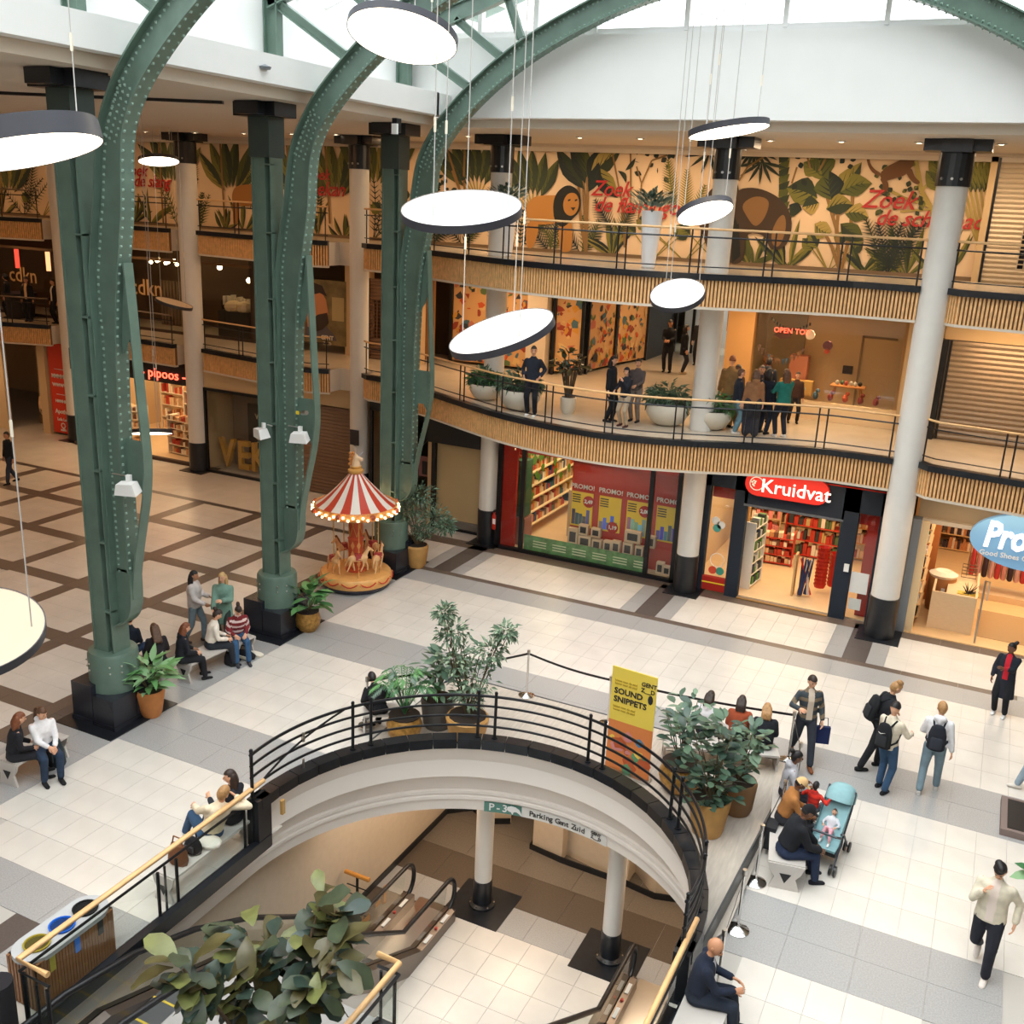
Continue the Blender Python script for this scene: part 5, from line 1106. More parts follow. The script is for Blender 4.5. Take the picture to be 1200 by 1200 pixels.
block('pink_cabinet', -5.35, 29.5, 4.95, -4.85, 29.9, 6.0, cm(206, 130, 100), T); block('yellow_chest', -5.5, 29.2, 4.95, -4.6, 29.45, 5.35, cm(226, 176, 100), T)
light('toy_light', 'SPOT', (-4.2, 29.0, 7.4), 220, (1, .72, .4), .1, rot=(math.radians(-28), 0, 0), angle=2.0)
# first floor right wall and shutter
block('wall_first_right', -2.2, 28.2, Z1, -1.3, 28.4, 7.6, TAN); block('wall_first_header', -1.3, 27.9, 7.0, 6, 28.1, 7.65, TAN); block('trim_first_jamb', -1.38, 27.7, Z1, -1.2, 28.1, 7.0, BLACK)
shutter(-1.1, 3.2, Z1+.02, 6.98, 27.9, 'grey-brown roller shutter at the right on the first floor', mat('shutter_steel', s2l(146, 128, 108), .38, metal=.35), pitch=.13)
b = MB(); b.cyl((0, 0, 0), (0, 0, .0), .01); 
T = thing('ceiling_camera', 'small dark dome camera under the right balcony', 'camera', (-.95, 26.0, 7.62)); b = MB(); b.sph((0, 0, 0), .08, 8, 5); part('dome', b, T, BLACKS); b = MB(); b.cyl((0, 0, 0), (0, 0, .08), .06, n=10); part('mount', b, T, WHITE)
# top floor right shutter (perforated)
block('trim_top_post', -.98, 29.1, Z2, -.82, 29.4, ZS, TAN)
shutter(-.75, 3.2, Z2, 11.4, 29.15, 'perforated steel shutter at the right on the top floor', mat('shutter_pale', s2l(190, 172, 146), .4, metal=.2), pitch=.12, holes=(.0, 3.1, 8.75, 11.1))
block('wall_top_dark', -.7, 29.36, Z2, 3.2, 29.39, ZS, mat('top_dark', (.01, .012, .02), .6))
# gallery warm lights
WL_ = (1, .62, .32)
for x in (-43, -38, -33, -28, -23, -18): light('warm_top', 'AREA', (x, 27.6, ZS-.05), 26, WL_, 1.5, .5)
for x in (-14, -9.5, -5, -.5): light('warm_top', 'AREA', (x, 27.4, ZS-.05), 75, (1, .72, .45), 2.5, .5)
for x in (-36, -29.5, -23, -18): light('warm_first', 'AREA', (x, 28.0, 7.6), 22, WL_, 1.5, .6)
for x, y in ((-14.5, 28.5), (-10.5, 28.5), (-9.5, 34), (-5.5, 26.8), (.5, 26.5)): light('warm_first', 'AREA', (x, y, 7.6), 85, (1, .66, .36), 2.2, 1)
light('passage_light', 'AREA', (-8.5, 40.3, 7.6), 120, (1, .93, .88), 3, 2)
for x, y in ((-36, 26), (-29, 25.5), (-21.5, 25.3)): light('warm_ground', 'AREA', (x, y, 3.6), 22, WL_, 1.5, .6)
for x in (-10, -4, 1): light('warm_ground', 'AREA', (x, 24.6, 3.62), 26, (1, .72, .45), 3, .4)
# left hall lights far back
for x, y in ((-38, 21), (-30, 17), (-30, 22), (-22, 12), (-22, 18), (-38, 13), (-20, 23)): light('hall_lamp', 'AREA', (x, y, ZS-.05), 60, (1, .48, .18), .6, .6)
# ================================================================ ORGANIC HELPERS
def skin(mb, voxel, smooth_it=2, factor=.5):
    """fuse overlapping closed volumes of a builder into one continuous surface"""
    me = mb.mesh('tmp'); o = bpy.data.objects.new('tmp', me); TS.collection.objects.link(o)
    r = o.modifiers.new('r', 'REMESH'); r.mode = 'VOXEL'; r.voxel_size = voxel; r.use_smooth_shade = True
    if smooth_it: s_ = o.modifiers.new('s', 'SMOOTH'); s_.factor = factor; s_.iterations = smooth_it
    TS.view_layers[0].update(); dg = TS.view_layers[0].depsgraph; out = bpy.data.meshes.new_from_object(o.evaluated_get(dg), depsgraph=dg)
    bpy.data.objects.remove(o); bpy.data.meshes.remove(me)
    v = np.zeros(len(out.vertices)*3); out.vertices.foreach_get('co', v); v = v.reshape(-1, 3); f = [tuple(p.vertices) for p in out.polygons]; bpy.data.meshes.remove(out)
    return v, f
def cap(mb, a, ra, b, rb, n=8, mid=None):
    a = Vector(a); b = Vector(b); d = b-a; L = max(d.length, 1e-4); d = d/L
    pts = []; rs = []
    for k in (88, 60, 30): t = math.radians(k); pts.append(a-d*ra*math.sin(t)); rs.append(ra*math.cos(t))
    pts.append(a); rs.append(ra)
    if mid: pts.append(a.lerp(b, mid[0])); rs.append(mid[1])
    pts.append(b); rs.append(rb)
    for k in (30, 60, 88): t = math.radians(k); pts.append(b+d*rb*math.sin(t)); rs.append(rb*math.cos(t))
    return mb.tube(pts, 0, n, rs=rs)
def loft(mb, rings, n=12):
    """rings: (centre, xvec, yvec) ellipse half axes"""
    P = []
    for c, ux, uy in rings:
        c, ux, uy = Vector(c), Vector(ux), Vector(uy)
        for i in range(n): t = 2*PI*i/n; P.append(c+ux*math.cos(t)+uy*math.sin(t))
    k = len(rings); F = [(j*n+i, j*n+(i+1) % n, (j+1)*n+(i+1) % n, (j+1)*n+i) for j in range(k-1) for i in range(n)]
    F += [tuple(range(n-1, -1, -1)), tuple((k-1)*n+i for i in range(n))]
    return mb.add(P, F)
# ================================================================ DISC LAMPS
def disc_lamp(cx_, cy_, a, b, ang, dia, above, lab, lit=True, thick=.1, cables=((.7, .5), (2.8, .5), (4.6, .55)), top=None):
    ang = math.radians(ang); v = _ray(cx_, cy_).normalized()
    u = (_r*math.cos(ang)+_d*math.sin(ang)); u = (u-v*u.dot(v)).normalized(); w = v.cross(u).normalized()
    c = b/a; s_ = math.sqrt(max(0, 1-c*c)); best = None
    for sw in (-1, 1):
        for sv in (-1, 1):
            nrm = v*(sv*c)+w*(sw*s_)
            if nrm.z > .3 and ((nrm.dot(v) < 0) == above): best = nrm if best is None or nrm.z > best.z else best
    nrm = best or Vector((0, 0, 1)); depth = 1184.178*dia/(2*a)
    pos = Vector((0, 0, 9.8))+v*(depth/v.dot(_f))
    T = thing('disc_lamp', lab, 'lamp', pos, group='round disc lamps'); q = nrm.to_track_quat('Z', 'X'); T.rotation_mode = 'QUATERNION'; T.rotation_quaternion = q
    R = dia/2; b_ = MB(); b_.lathe([(R-.012, -thick*.5), (R, -thick*.5), (R, thick*.5), (R-.012, thick*.5)], n=64, cap=False); part('rim', b_, T, mat('lamp_rim', (.035, .035, .045), .45), smooth=30)
    b_ = MB(); b_.lathe([(R-.012, -thick*.46), (.001, -thick*.46)], n=64, cap=False); part('diffuser', b_, T, LAMPON if lit else mat('lamp_off', (.7, .62, .5), .5))
    b_ = MB(); b_.lathe([(.001, thick*.42), (R-.012, thick*.42)], n=64, cap=False); part('top_plate', b_, T, top or mat('lamp_top', (.86, .86, .85), .4))
    qi = q.to_matrix()
    for t, rr_ in cables:
        p = Vector((R*rr_*1.5*math.cos(t), R*rr_*1.5*math.sin(t), thick*.4)); w_ = qi @ p+pos; top_ = Vector((w_.x, w_.y, 15.5)); loc = qi.transposed() @ (top_-pos)
        b_ = MB(); b_.cyl(p, loc, .007, n=4, cap=False); part('cable', b_, T, mat('cable_grey', (.45, .43, .4), .5))
        m_ = p.lerp(loc, .12+.05*t/3); d_ = (loc-p).normalized(); b_ = MB(); b_.cyl(m_, m_+d_*.16, .016, n=6); part('cable_grip', b_, T, mat('grip', (.75, .68, .55), .4))
    return T
disc_lamp(541, 247, 71, 20.5, -3, 1.5, True, 'round disc lamp with white top tilted toward us, in front of the lion wall painting')
disc_lamp(588, 391, 64, 19, -18, 1.5, True, 'round disc lamp with white top tilting steeply, above the man with hands on hips')
disc_lamp(794, 346, 32, 17, -8, 1.0, True, 'small disc lamp with white top before the top balcony slats')
disc_lamp(826, 247, 33, 12, -15, 1.0, False, 'small glowing disc lamp in front of the white column left of the elephant')
disc_lamp(854, 151, 47, 6.5, -9, 1.3, False, 'glowing thin disc lamp against the white upper wall')
disc_lamp(472, 40, 65, 28, 14, 1.5, False, 'largest glowing disc lamp at the top centre')
disc_lamp(18, 168, 97, 19, -8, 1.6, False, 'large glowing disc lamp at the upper left edge', thick=.2)
disc_lamp(186, 187.5, 23, 5.5, 1, 1.2, False, 'small glowing disc lamp beside the first arch')
disc_lamp(204, 356, 21.5, 3.5, 15, 1.2, True, 'unlit disc lamp seen edge-on before the second restaurant window', lit=False, top=mat('lamp_top_warm', (.6, .45, .3), .5))
disc_lamp(-42, 742, 88, 52, -10, 1.5, True, 'huge pale disc lamp cut by the left edge', top=mat('lamp_top_cream', (.50, .40, .29), .5))
disc_lamp(176, 506, 25, 1.6, 0, 1.1, False, 'edge-on glowing disc lamp in front of the gift shop')
# long thin cable pendants crossing the lower left
for (px, py, z0, l) in ((18, 600, 6.5, 'long thin lamp cable hanging at the far left'), (75, 930, 2.0, 'faint thin cable hanging above the pale floor, left')):
    pass
# ================================================================ PLANTS
def leaf_mesh(nm, L, Wd_, m, droop=.3, fold=.15, seg=4, shape='oval', wave=0.):
    b = MB().mt(m); P = []; prof = {'oval': (.05, .75, 1.0, .8, .02), 'fiddle': (.10, .55, .8, 1.0, .25), 'lance': (.08, .9, .85, .5, .02), 'strap': (.5, .95, 1, .8, .05)}[shape]
    for i in range(seg+1):
        t = i/seg; w = Wd_/2*np.interp(t, np.linspace(0, 1, 5), prof); y = L*t; z = -droop*L*t*t
        wz = wave*math.sin(i*2.1)
        P += [(-w, y, z+fold*w+wz), (0, y, z), (w, y, z+fold*w-wz)]
    F = []
    for i in range(seg): a, c = 3*i, 3*i+3; F += [(a, a+1, c+1, c), (a+1, a+2, c+2, c+1)]
    b.add(P, F); return b.mesh(nm, 80)
def place(parent, nm, me, p, d, roll, sc=1, up=Vector((0, 0, 1))):
    d = Vector(d).normalized(); x = d.cross(up); x = x.normalized() if x.length > 1e-3 else Vector((1, 0, 0)); z = x.cross(d)
    M = Matrix((x, d, z)).transposed() @ Matrix.Rotation(roll, 3, 'Y')
    o = bpy.data.objects.new(nm, me); COL.objects.link(o); o.parent = parent; o.rotation_mode = 'QUATERNION'; o.rotation_quaternion = M.to_quaternion(); o.location = p; o.scale = (sc,)*3; return o
def bake(mb, me_mb, p, d, roll, sc=1):
    d = Vector(d).normalized(); up = Vector((0, 0, 1)); x = d.cross(up); x = x.normalized() if x.length > 1e-3 else Vector((1, 0, 0)); z = x.cross(d)
    M = Matrix((x, d, z)).transposed() @ Matrix.Rotation(roll, 3, 'Y'); p = Vector(p)
    mb.add([p+M @ (Vector(v)*sc) for v in me_mb.v], me_mb.f)
def pot(T, prof, m, soil=True, n=24, smooth=40):
    b = MB(); b.lathe(prof, n=n); part('pot', b, T, m, smooth=smooth)
    r, z = prof[-1]; rm = max(p[0] for p in prof[-3:]); b = MB(); b.cyl((0, 0, z-.02), (0, 0, z+.004), rm*.88, n=14); part('soil', b, T, mat('soil', (.03, .02, .014), .9))
FIG = [mat('fig_leaf_a', s2l(60, 70, 50), .42, var=.3, vscale=6), mat('fig_leaf_b', s2l(78, 72, 40), .42, var=.3, vscale=6), mat('fig_leaf_c', s2l(48, 64, 56), .35, var=.25, vscale=6), mat('fig_leaf_d', s2l(104, 108, 60), .45, var=.25, vscale=6)]
def fig(loc, R, Hc, nleaf, L, lab, seed, ptop, pots=None, thr=True):
    q = random.Random(seed); T = thing('fiddle_leaf_fig', lab, 'plant', loc)
    ms = [leaf_mesh('leaf', L, L*.62, m, droop=dr, fold=.25, seg=5, shape='fiddle', wave=L*.03) for m in FIG for dr in (.15, .5)]
    tips = []
    b = MB()
    for k in range(9):
        a = 2*PI*k/9+q.uniform(-.3, .3); rr_ = R*q.uniform(.35, .95); z = Hc+R*q.uniform(-.3, .95)*(1-.3*(rr_/R)); p = Vector((rr_*math.cos(a), rr_*math.sin(a), z)); base = Vector((0.05*math.cos(a), .05*math.sin(a), ptop)); mid = base.lerp(p, .5)+Vector((0, 0, .15))
        b.tube([base, mid, p], .02, 5, rs=[.035, .022, .012]); tips.append((mid, p))
    part('branch', b, T, mat('fig_bark', s2l(92, 74, 54), .8), kind='stuff')
    for i in range(nleaf):
        m0, p = tips[i % 9]; t = q.uniform(.25, 1.05); c = m0.lerp(p, t)+Vector((q.gauss(0, .07), q.gauss(0, .07), q.gauss(0, .06)))*R
        a = q.uniform(0, 2*PI); d = Vector((math.cos(a), math.sin(a), q.uniform(-.9, .55))); o = (c-Vector((0, 0, Hc-.2))); d = d+o.normalized()*.7
        place(T, 'leaf', q.choice(ms), c, d, q.uniform(-.6, .6), q.uniform(.65, 1.15))
    if pots: pot(T, *pots)
    return T
c = G(316, 1172, 1.75)
fig((c[0], c[1], 0), 0.93, 2.0, 298, .38, 'large fiddle-leaf fig with bronze and green leaves in the foreground', 5, .6, ([(.26, 0), (.3, .1), (.36, .55), (.33, .6)], mat('pot_clay', s2l(150, 110, 70), .6)))
def bush(nm, loc, lab, seed, blobs, leafs, nleaf, L, Wd_, shape, droop, prof, pm, stems=4, stuff=False, ptop=None, group=None, stemm=None, cat='plant', updir=.3):
    """blobs: list of (centre, radius) where foliage gathers"""
    q = random.Random(seed); T = thing(nm, lab, cat, loc, group=group); ptop = prof[-1][1] if ptop is None and prof else (ptop or 0)
    b = MB()
    for c, r in blobs:
        for k in range(stems):
            a = q.uniform(0, 6.28); tip = Vector(c)+Vector((r*.5*math.cos(a), r*.5*math.sin(a), r*.3)); s0 = Vector((.04*math.cos(a), .04*math.sin(a), ptop)); b.tube([s0, s0.lerp(tip, .5)+Vector((q.uniform(-.05, .05), q.uniform(-.05, .05), .02)), tip], .01, 4, rs=[.014, .01, .006])
    part('stem', b, T, stemm or mat('stem_brown', s2l(96, 82, 58), .8), kind='stuff')
    if stuff:
        mb = MB(); tm = []
        for m in leafs:
            t = MB(); w = Wd_/2; t.add([(0, 0, 0), (w, L*.4, .05*L), (0, L, -droop*L), (-w, L*.4, .05*L)], [(0, 1, 2), (0, 2, 3)]); tm.append((m, t))
        for i in range(nleaf):
            c, r = blobs[i % len(blobs)]; a = q.uniform(0, 6.28); e = math.asin(q.uniform(-.9, 1)); rr_ = r*q.uniform(.3, 1); p = Vector(c)+Vector((rr_*math.cos(a)*math.cos(e), rr_*math.sin(a)*math.cos(e), rr_*math.sin(e)*.8))
            d = (p-Vector(c)).normalized()+Vector((q.uniform(-.5, .5), q.uniform(-.5, .5), q.uniform(-.6, .5))); m, t = q.choice(tm); mb.mt(m); bake(mb, t, p, d, q.uniform(-.8, .8), q.uniform(.7, 1.2))
        part('foliage', mb, T, kind='stuff')
    else:
        ms = [leaf_mesh('leaf', L, Wd_, m, droop=dr, shape=shape) for m in leafs for dr in (droop*.4, droop*1.3)]
        for i in range(nleaf):
            c, r = blobs[i % len(blobs)]; a = q.uniform(0, 6.28); rr_ = r*q.uniform(.05, .85); z = q.uniform(-.7, .8)*r; p = Vector(c)+Vector((rr_*math.cos(a), rr_*math.sin(a), z))
            d = Vector((math.cos(a), math.sin(a), updir+q.uniform(-.5, .6))); place(T, 'leaf', q.choice(ms), p, d, q.uniform(-.5, .5), q.uniform(.7, 1.15))
    if prof: pot(T, prof, pm)
    return T
GOLDP = mat('pot_gold', s2l(176, 132, 66), .4, metal=.4, var=.35, vscale=14, bump=.5, bscale=30); OCH = mat('pot_ochre', s2l(192, 146, 84), .6, var=.12, vscale=5); CLAY = mat('pot_orange', s2l(190, 122, 66), .7, var=.08)
BR_ = [mat('leaf_bright_a', s2l(92, 142, 84), .4), mat('leaf_bright_b', s2l(130, 168, 120), .45), mat('leaf_bright_c', s2l(62, 112, 66), .4)]
SG_ = [mat('leaf_sage_a', s2l(116, 140, 116), .6), mat('leaf_sage_b', s2l(150, 168, 140), .6), mat('leaf_sage_c', s2l(84, 110, 86), .6)]
DG_ = [mat('leaf_deep_a', s2l(54, 78, 66), .4), mat('leaf_deep_b', s2l(74, 100, 82), .35), mat('leaf_deep_c', s2l(40, 60, 54), .35)]
x, y = G(178, 838); bush('potted_plant', (x, y, 0), 'broad-leaved pot plant in an orange clay pot beside the front green column', 31, [((0, 0, .85), .35)], BR_[:2]+[BR_[1]], 60, .42, .15, 'lance', .35, [(.16, 0), (.2, .08), (.27, .5), (.25, .56)], CLAY, updir=.5)
x, y = G(361, 738); bush('potted_plant', (x, y, 0), 'broad-leaved pot plant in a beaten gold pot beside the middle green column', 32, [((0, 0, .8), .4)], [BR_[0], BR_[2]], 34, .5, .2, 'oval', .35, [(.18, 0), (.27, .12), (.3, .3), (.25, .48), (.22, .5)], GOLDP, updir=.6)
x, y = G(488, 664); bush('potted_tree', (x, y, 0), 'bushy grey-green tree in an ochre pot behind the carousel', 33, [((-.2, 0, 1.75), .6), ((.1, 0, 2.1), .5), ((.55, 0, 1.5), .45), ((-.5, 0, 1.5), .45), ((.2, 0, 1.1), .3), ((.9, 0, 1.35), .3)], SG_[:1]+DG_[1:2]+SG_[2:], 1500, .13, .05, 'oval', .2, [(.2, 0), (.26, .1), (.33, .62), (.3, .66)], OCH, stuff=True, stems=3)
x, y = WY(548, 838, 15.0)[0], 15.0; bush('potted_tree', (x, y, HD), 'tall pale-leaved tree in a gold pot behind the curved railing', 34, [((-.25, 0, 1.6), .42), ((-.4, .1, 2.1), .32), ((.1, 0, 1.35), .42), ((.4, 0, 1.95), .3), ((.7, 0, 2.4), .22), ((-.55, 0, 2.5), .2), ((.0, 0, .95), .32)], SG_, 1100, .13, .06, 'oval', .25, [(.3, 0), (.33, .1), (.41, .52), (.38, .56)], OCH, stuff=True, stems=3)
x, y = WY(513, 828, 15.25)[0], 15.25; bush('potted_plant', (x, y, HD), 'leafy shrub in a dark grey pot between palm and tall tree', 35, [((0, 0, 1.0), .42), ((.1, 0, 1.35), .3)], [DG_[1], SG_[2], SG_[0]], 90, .28, .12, 'oval', .3, [(.24, 0), (.28, .1), (.33, .55), (.3, .6)], mat('pot_grey', s2l(92, 88, 84), .6))
x, y = WY(474, 840, 14.55)[0], 14.55
def palm(loc, lab, seed, n, L, prof, pm, mats, hz=.6, nl=14):
    q = random.Random(seed); T = thing('palm_plant', lab, 'plant', loc); pot(T, prof, pm)
    for k in range(n):
        a = 2*PI*k/n+q.uniform(-.2, .2); e = q.uniform(.2, 1.1); b = MB().mt(q.choice(mats)); pts = []
        for i in range(7): t = i/6; r = L*t*math.cos(e)*(1+.1*t); pts.append(Vector((r*math.cos(a), r*math.sin(a), prof[-1][1]+hz*min(1, t*1.6)+L*t*math.sin(e)-L*.7*t*t)))
        b.tube(pts, .008, 4, rs=[.012-.0015*i for i in range(7)])
        for j in range(nl):
            t = .35+.65*j/nl; i = min(5, int(t*6)); p = pts[i].lerp(pts[i+1], t*6-i); tdir = (pts[i+1]-pts[i]).normalized(); sd = tdir.cross(Vector((0, 0, 1))).normalized()
            for s_ in (-1, 1):
                d = (tdir*.8+sd*s_).normalized(); l_ = L*.38*(1-.5*t); w = d.cross(Vector((0, 0, 1))).normalized()*.014; b.add([p, p+d*l_*.5+w, p+d*l_-Vector((0, 0, l_*.3)), p+d*l_*.5-w], [(0, 1, 2, 3)])
        part('frond', b, T)
    return T
palm((x, y, HD), 'bushy fan palm in a beaten gold pot behind the curved railing', 8, 22, .62, [(.18, 0), (.3, .1), (.34, .3), (.28, .46), (.25, .48)], GOLDP, [BR_[0], BR_[2], DG_[1]], hz=.75)
x, y = G(828, 974, HD); bush('rubber_plant', (x, y, HD), 'rubber plant with oval dark leaves in a large ochre pot on the deck', 36, [((-.2, 0, 1.2), .5), ((.1, .1, 1.0), .42), ((-.5, 0, 1.7), .38), ((.1, .1, 1.75), .34), ((.0, -.1, .85), .35)], DG_[:2]+[SG_[2]], 290, .22, .13, 'oval', .15, [(.24, 0), (.27, .1), (.34, .6), (.32, .64)], OCH, stems=3)
x, y = G(850, 952, HD); bush('rubber_plant', (x+.15, y+.15, HD), 'lower rubber plant in a brown pot behind the ochre pot', 37, [((-.05, 0, .95), .38), ((.1, .1, 1.35), .28)], [DG_[1], SG_[0], SG_[2]], 90, .24, .13, 'oval', .2, [(.22, 0), (.26, .1), (.3, .55), (.28, .6)], mat('pot_brown', s2l(140, 104, 70), .6))
x, y = G(795, 925, HD); bush('rubber_plant', (x, y, HD), 'thin rubber plant in a beaten gold pot next to the yellow banner', 38, [((-.2, .1, 1.35), .4), ((.1, 0, 1.6), .35), ((0, 0, .9), .3)], DG_[:2]+[SG_[0]], 75, .23, .13, 'oval', .15, [(.2, 0), (.33, .12), (.38, .32), (.3, .52), (.28, .54)], GOLDP, stems=4)
x, y = G(1203, 1080); bush('potted_plant', (x+.12, y, 0), 'plant leaves entering at the right edge', 39, [((0, 0, .9), .22)], BR_, 16, .3, .15, 'oval', .3, [(.15, 0), (.2, .3), (.19, .34)], CLAY)
WHT = mat('planter_white', s2l(214, 206, 190), .5); BOWL = [(.25, 0), (.42, .08), (.56, .3), (.55, .48), (.5, .55)]
def l1(px, py, back=0): x, y = G(px, py, Z1); return x, y+back
for i, (px, py, sc, lab, ml) in enumerate(((562, 470, .8, 'round cream bowl planter of trailing grass left of the white bowl', [DG_[1], SG_[2], BR_[0]]), (602, 482, 1.0, 'round white bowl planter left of the man with hands on hips', [SG_[2], SG_[0]]), (776, 500, 1.0, 'wide white bowl planter of feathery green left of the column', [SG_[2], SG_[0], DG_[1]]), (828, 505, .9, 'white bowl planter of ferns in front of the column', [BR_[0], SG_[0]]))):
    x, y = l1(px, py); P = bush('bowl_planter', (x, y+.35, Z1), lab, 50+i, [((0, 0, .72*sc), .5*sc), ((.3*sc, 0, .65*sc), .32*sc), ((-.3*sc, 0, .66*sc), .32*sc)], ml, 650, .2, .035, 'lance', .5, [(r*sc, z*sc) for r, z in BOWL], WHT, stuff=True, stems=2)
x, y = l1(665, 484)
T = fig((x, y, Z1), .48, 1.35, 60, .26, 'young fig tree in a small white pot by the first floor railing', 12, .4, ([(.14, 0), (.2, .1), (.22, .42), (.2, .44)], WHT))
for i, (px, py, tp) in enumerate(((590, 300, 0), (757, 314, 0))):
    x, y = G(px, py, Z2); T = thing('tall_vase', ['tall white vase with blue-green foliage under the lion painting', 'tall white vase with succulents before the red flamingo lettering'][i], 'vase', (x, y+.15, Z2))
    b = MB(); b.lathe([(.15, 0), (.17, .02), (.27, 1.35), (.25, 1.38)], n=20); part('vase', b, T, mat('vase_white', (.82, .82, .84), .4), smooth=40)
    q = random.Random(i); mb = MB()
    for k in range(240):
        a = q.uniform(0, 6.28); rr_ = .5*q.random()**.5; p = Vector((rr_*math.cos(a), rr_*math.sin(a), 1.45+q.uniform(0, .5)*(1-rr_)-(.2 if k % 9 == 0 else 0))); mb.mt(q.choice([mat('succ_a', s2l(96, 128, 122), .6), mat('succ_b', s2l(70, 100, 92), .6), mat('succ_c', s2l(130, 150, 136), .6)]))
        d = Vector((math.cos(a), math.sin(a), .6)); w = d.cross(Vector((0, 0, 1))).normalized()*.045; mb.add([p, p+d*.09+w, p+d*.2, p+d*.09-w], [(0, 1, 2, 3)])
    part('foliage', mb, T, kind='stuff')
# ================================================================ CAROUSEL
x, y = G(417, 684); T = thing('carousel', 'small children carousel with red and white striped canopy and bulbs', 'carousel', (x, y, 0), .2)
CW = mat('car_white', (.82, .76, .68), .5); CR = mat('car_red', s2l(196, 62, 38), .5); CG = mat('car_gold', s2l(214, 160, 84), .4); CWD = mat('car_wood', s2l(226, 170, 100), .45, var=.1, vscale=6)
b = MB(); b.lathe([(.86, .02), (.9, .1), (.88, .16)], n=32); part('base_ring', b, T, mat('car_dark', (.03, .03, .05), .4), smooth=40)
b = MB(); b.lathe([(.92, .14), (.95, .2), (.93, .36), (.9, .4)], n=32); part('platform', b, T, CWD, smooth=40)
for k in range(12):
    a0 = 2*PI*k/12; b = MB(); b.tube([(.955*math.cos(a0+.44*t), .955*math.sin(a0+.44*t), .33-.09*math.sin(PI*t)) for t in np.linspace(0, 1, 6)], .018, 5); part('swag', b, T, CR)
    b = MB(); b.sph((.96*math.cos(a0), .96*math.sin(a0), .3), .03, 6, 4); part('knob', b, T, CG)
b = MB(); b.lathe([(.27, .4), (.27, .44), (.2, .46), (.2, 1.25), (.22, 1.28), (.2, 1.3), (.17, 1.32), (.17, 2.05)], n=16); part('centre_pole', b, T, mat('car_pole', s2l(206, 92, 60), .5), smooth=40)
for k in range(8):
    a = 2*PI*k/8; b = MB(); r = .205; ca, sa = math.cos(a), math.sin(a); tx, ty = -sa, ca
    for zc in (.62, .88, 1.12): b.add([(r*ca, r*sa, zc-.12), (r*ca+.055*tx, r*sa+.055*ty, zc), (r*ca, r*sa, zc+.12), (r*ca-.055*tx, r*sa-.055*ty, zc)], [(0, 1, 2, 3)])
    part('diamond_panel', b, T, mat('car_orange', s2l(232, 168, 104), .5), kind='stuff')
for s_ in (-1, 1):
    for k in range(6): b = MB(); b.tube([(.178*math.cos(2*PI*k/6+s_*t*1.2), .178*math.sin(2*PI*k/6+s_*t*1.2), 1.35+.68*t) for t in np.linspace(0, 1, 7)], .01, 4); part('lattice_band', b, T, CG)
NS = 24; CM_ = (CR, CW)
for k in range(NS):
    a0, a1 = 2*PI*k/NS, 2*PI*(k+1)/NS; b = MB(); P = []
    for t in np.linspace(0, 1, 6):
        r = lerp(1.03, .13, t); z = 2.2+.86*(t**1.35*.72+t*.28)
        P += [(r*math.cos(a0), r*math.sin(a0), z), (r*math.cos(a1), r*math.sin(a1), z)]
    b.add(P, [(2*i, 2*i+1, 2*i+3, 2*i+2) for i in range(5)]); part('canopy_stripe', b, T, CM_[k % 2])
b = MB(); b.lathe([(1.0, 2.0), (1.08, 2.03), (1.1, 2.12), (1.06, 2.24), (1.0, 2.2)], n=32); part('canopy_rim', b, T, mat('rim_ornate', s2l(206, 140, 80), .4, var=.3, vscale=20), smooth=60)
b = MB(); b.cyl((0, 0, 2.02), (0, 0, 2.06), 1.0, n=32); part('canopy_soffit', b, T, CW)
for k in range(56):
    a = 2*PI*k/56; b = MB(); rr_ = 1.11; b.sph((rr_*math.cos(a), rr_*math.sin(a), 2.08+.07*(k % 2)), .03, 6, 4); part('bulb', b, T, BULB)
for k in range(8):
    a = 2*PI*k/8; b = MB(); b.sph((1.12*math.cos(a), 1.12*math.sin(a), 2.15), .075, 8, 5); part('medallion', b, T, mat('car_medal', s2l(170, 80, 50), .5))
b = MB(); b.lathe([(.16, 3.02), (.2, 3.06), (.2, 3.12), (.13, 3.16), (.15, 3.2), (.09, 3.24)], n=16); part('finial_base', b, T, CG, smooth=50)
b = MB(); cap(b, (0, 0, 3.2), .13, (.02, 0, 3.42), .09); cap(b, (.02, 0, 3.42), .085, (.17, -.02, 3.4), .045); cap(b, (.0, 0, 3.5), .03, (-.02, .0, 3.56), .01)
v, f = skin(b, .02, 1); b = MB(); b.add(v, f); part('unicorn_head', b, T, mat('uni_cream', s2l(232, 196, 156), .5), smooth=180)
b = MB(); q = random.Random(1)
for k in range(26): b.sph((-.08-q.random()*.08, q.uniform(-.06, .06), 3.25+.3*q.random()), .04, 6, 4)
part('mane', b, T, mat('uni_mane', s2l(206, 140, 76), .5), kind='stuff'); b = MB(); b.cyl((.08, 0, 3.48), (.22, 0, 3.62), .018, .003, n=6); part('horn', b, T, mat('uni_horn', (.6, .66, .75), .3))
HORSE = None
def horse_mesh():
    b = MB(); cap(b, (-.2, 0, .42), .11, (.16, 0, .44), .12); cap(b, (.16, 0, .48), .085, (.28, 0, .72), .055); cap(b, (.28, 0, .74), .055, (.42, 0, .66), .035)
    for x, y, kx in ((.2, .06, .28), (.16, -.06, .06), (-.22, .06, -.12), (-.24, -.06, -.36)): cap(b, (x, y, .4), .05, ((x+kx)/2+.02, y, .2), .032); cap(b, ((x+kx)/2+.02, y, .2), .03, (kx, y, .03), .028)
    cap(b, (-.3, 0, .46), .03, (-.42, 0, .2), .02); cap(b, (.27, .02, .8), .015, (.27, .03, .86), .008); cap(b, (.27, -.02, .8), .015, (.27, -.03, .86), .008)
    return skin(b, .022, 1)
hv, hf = horse_mesh()
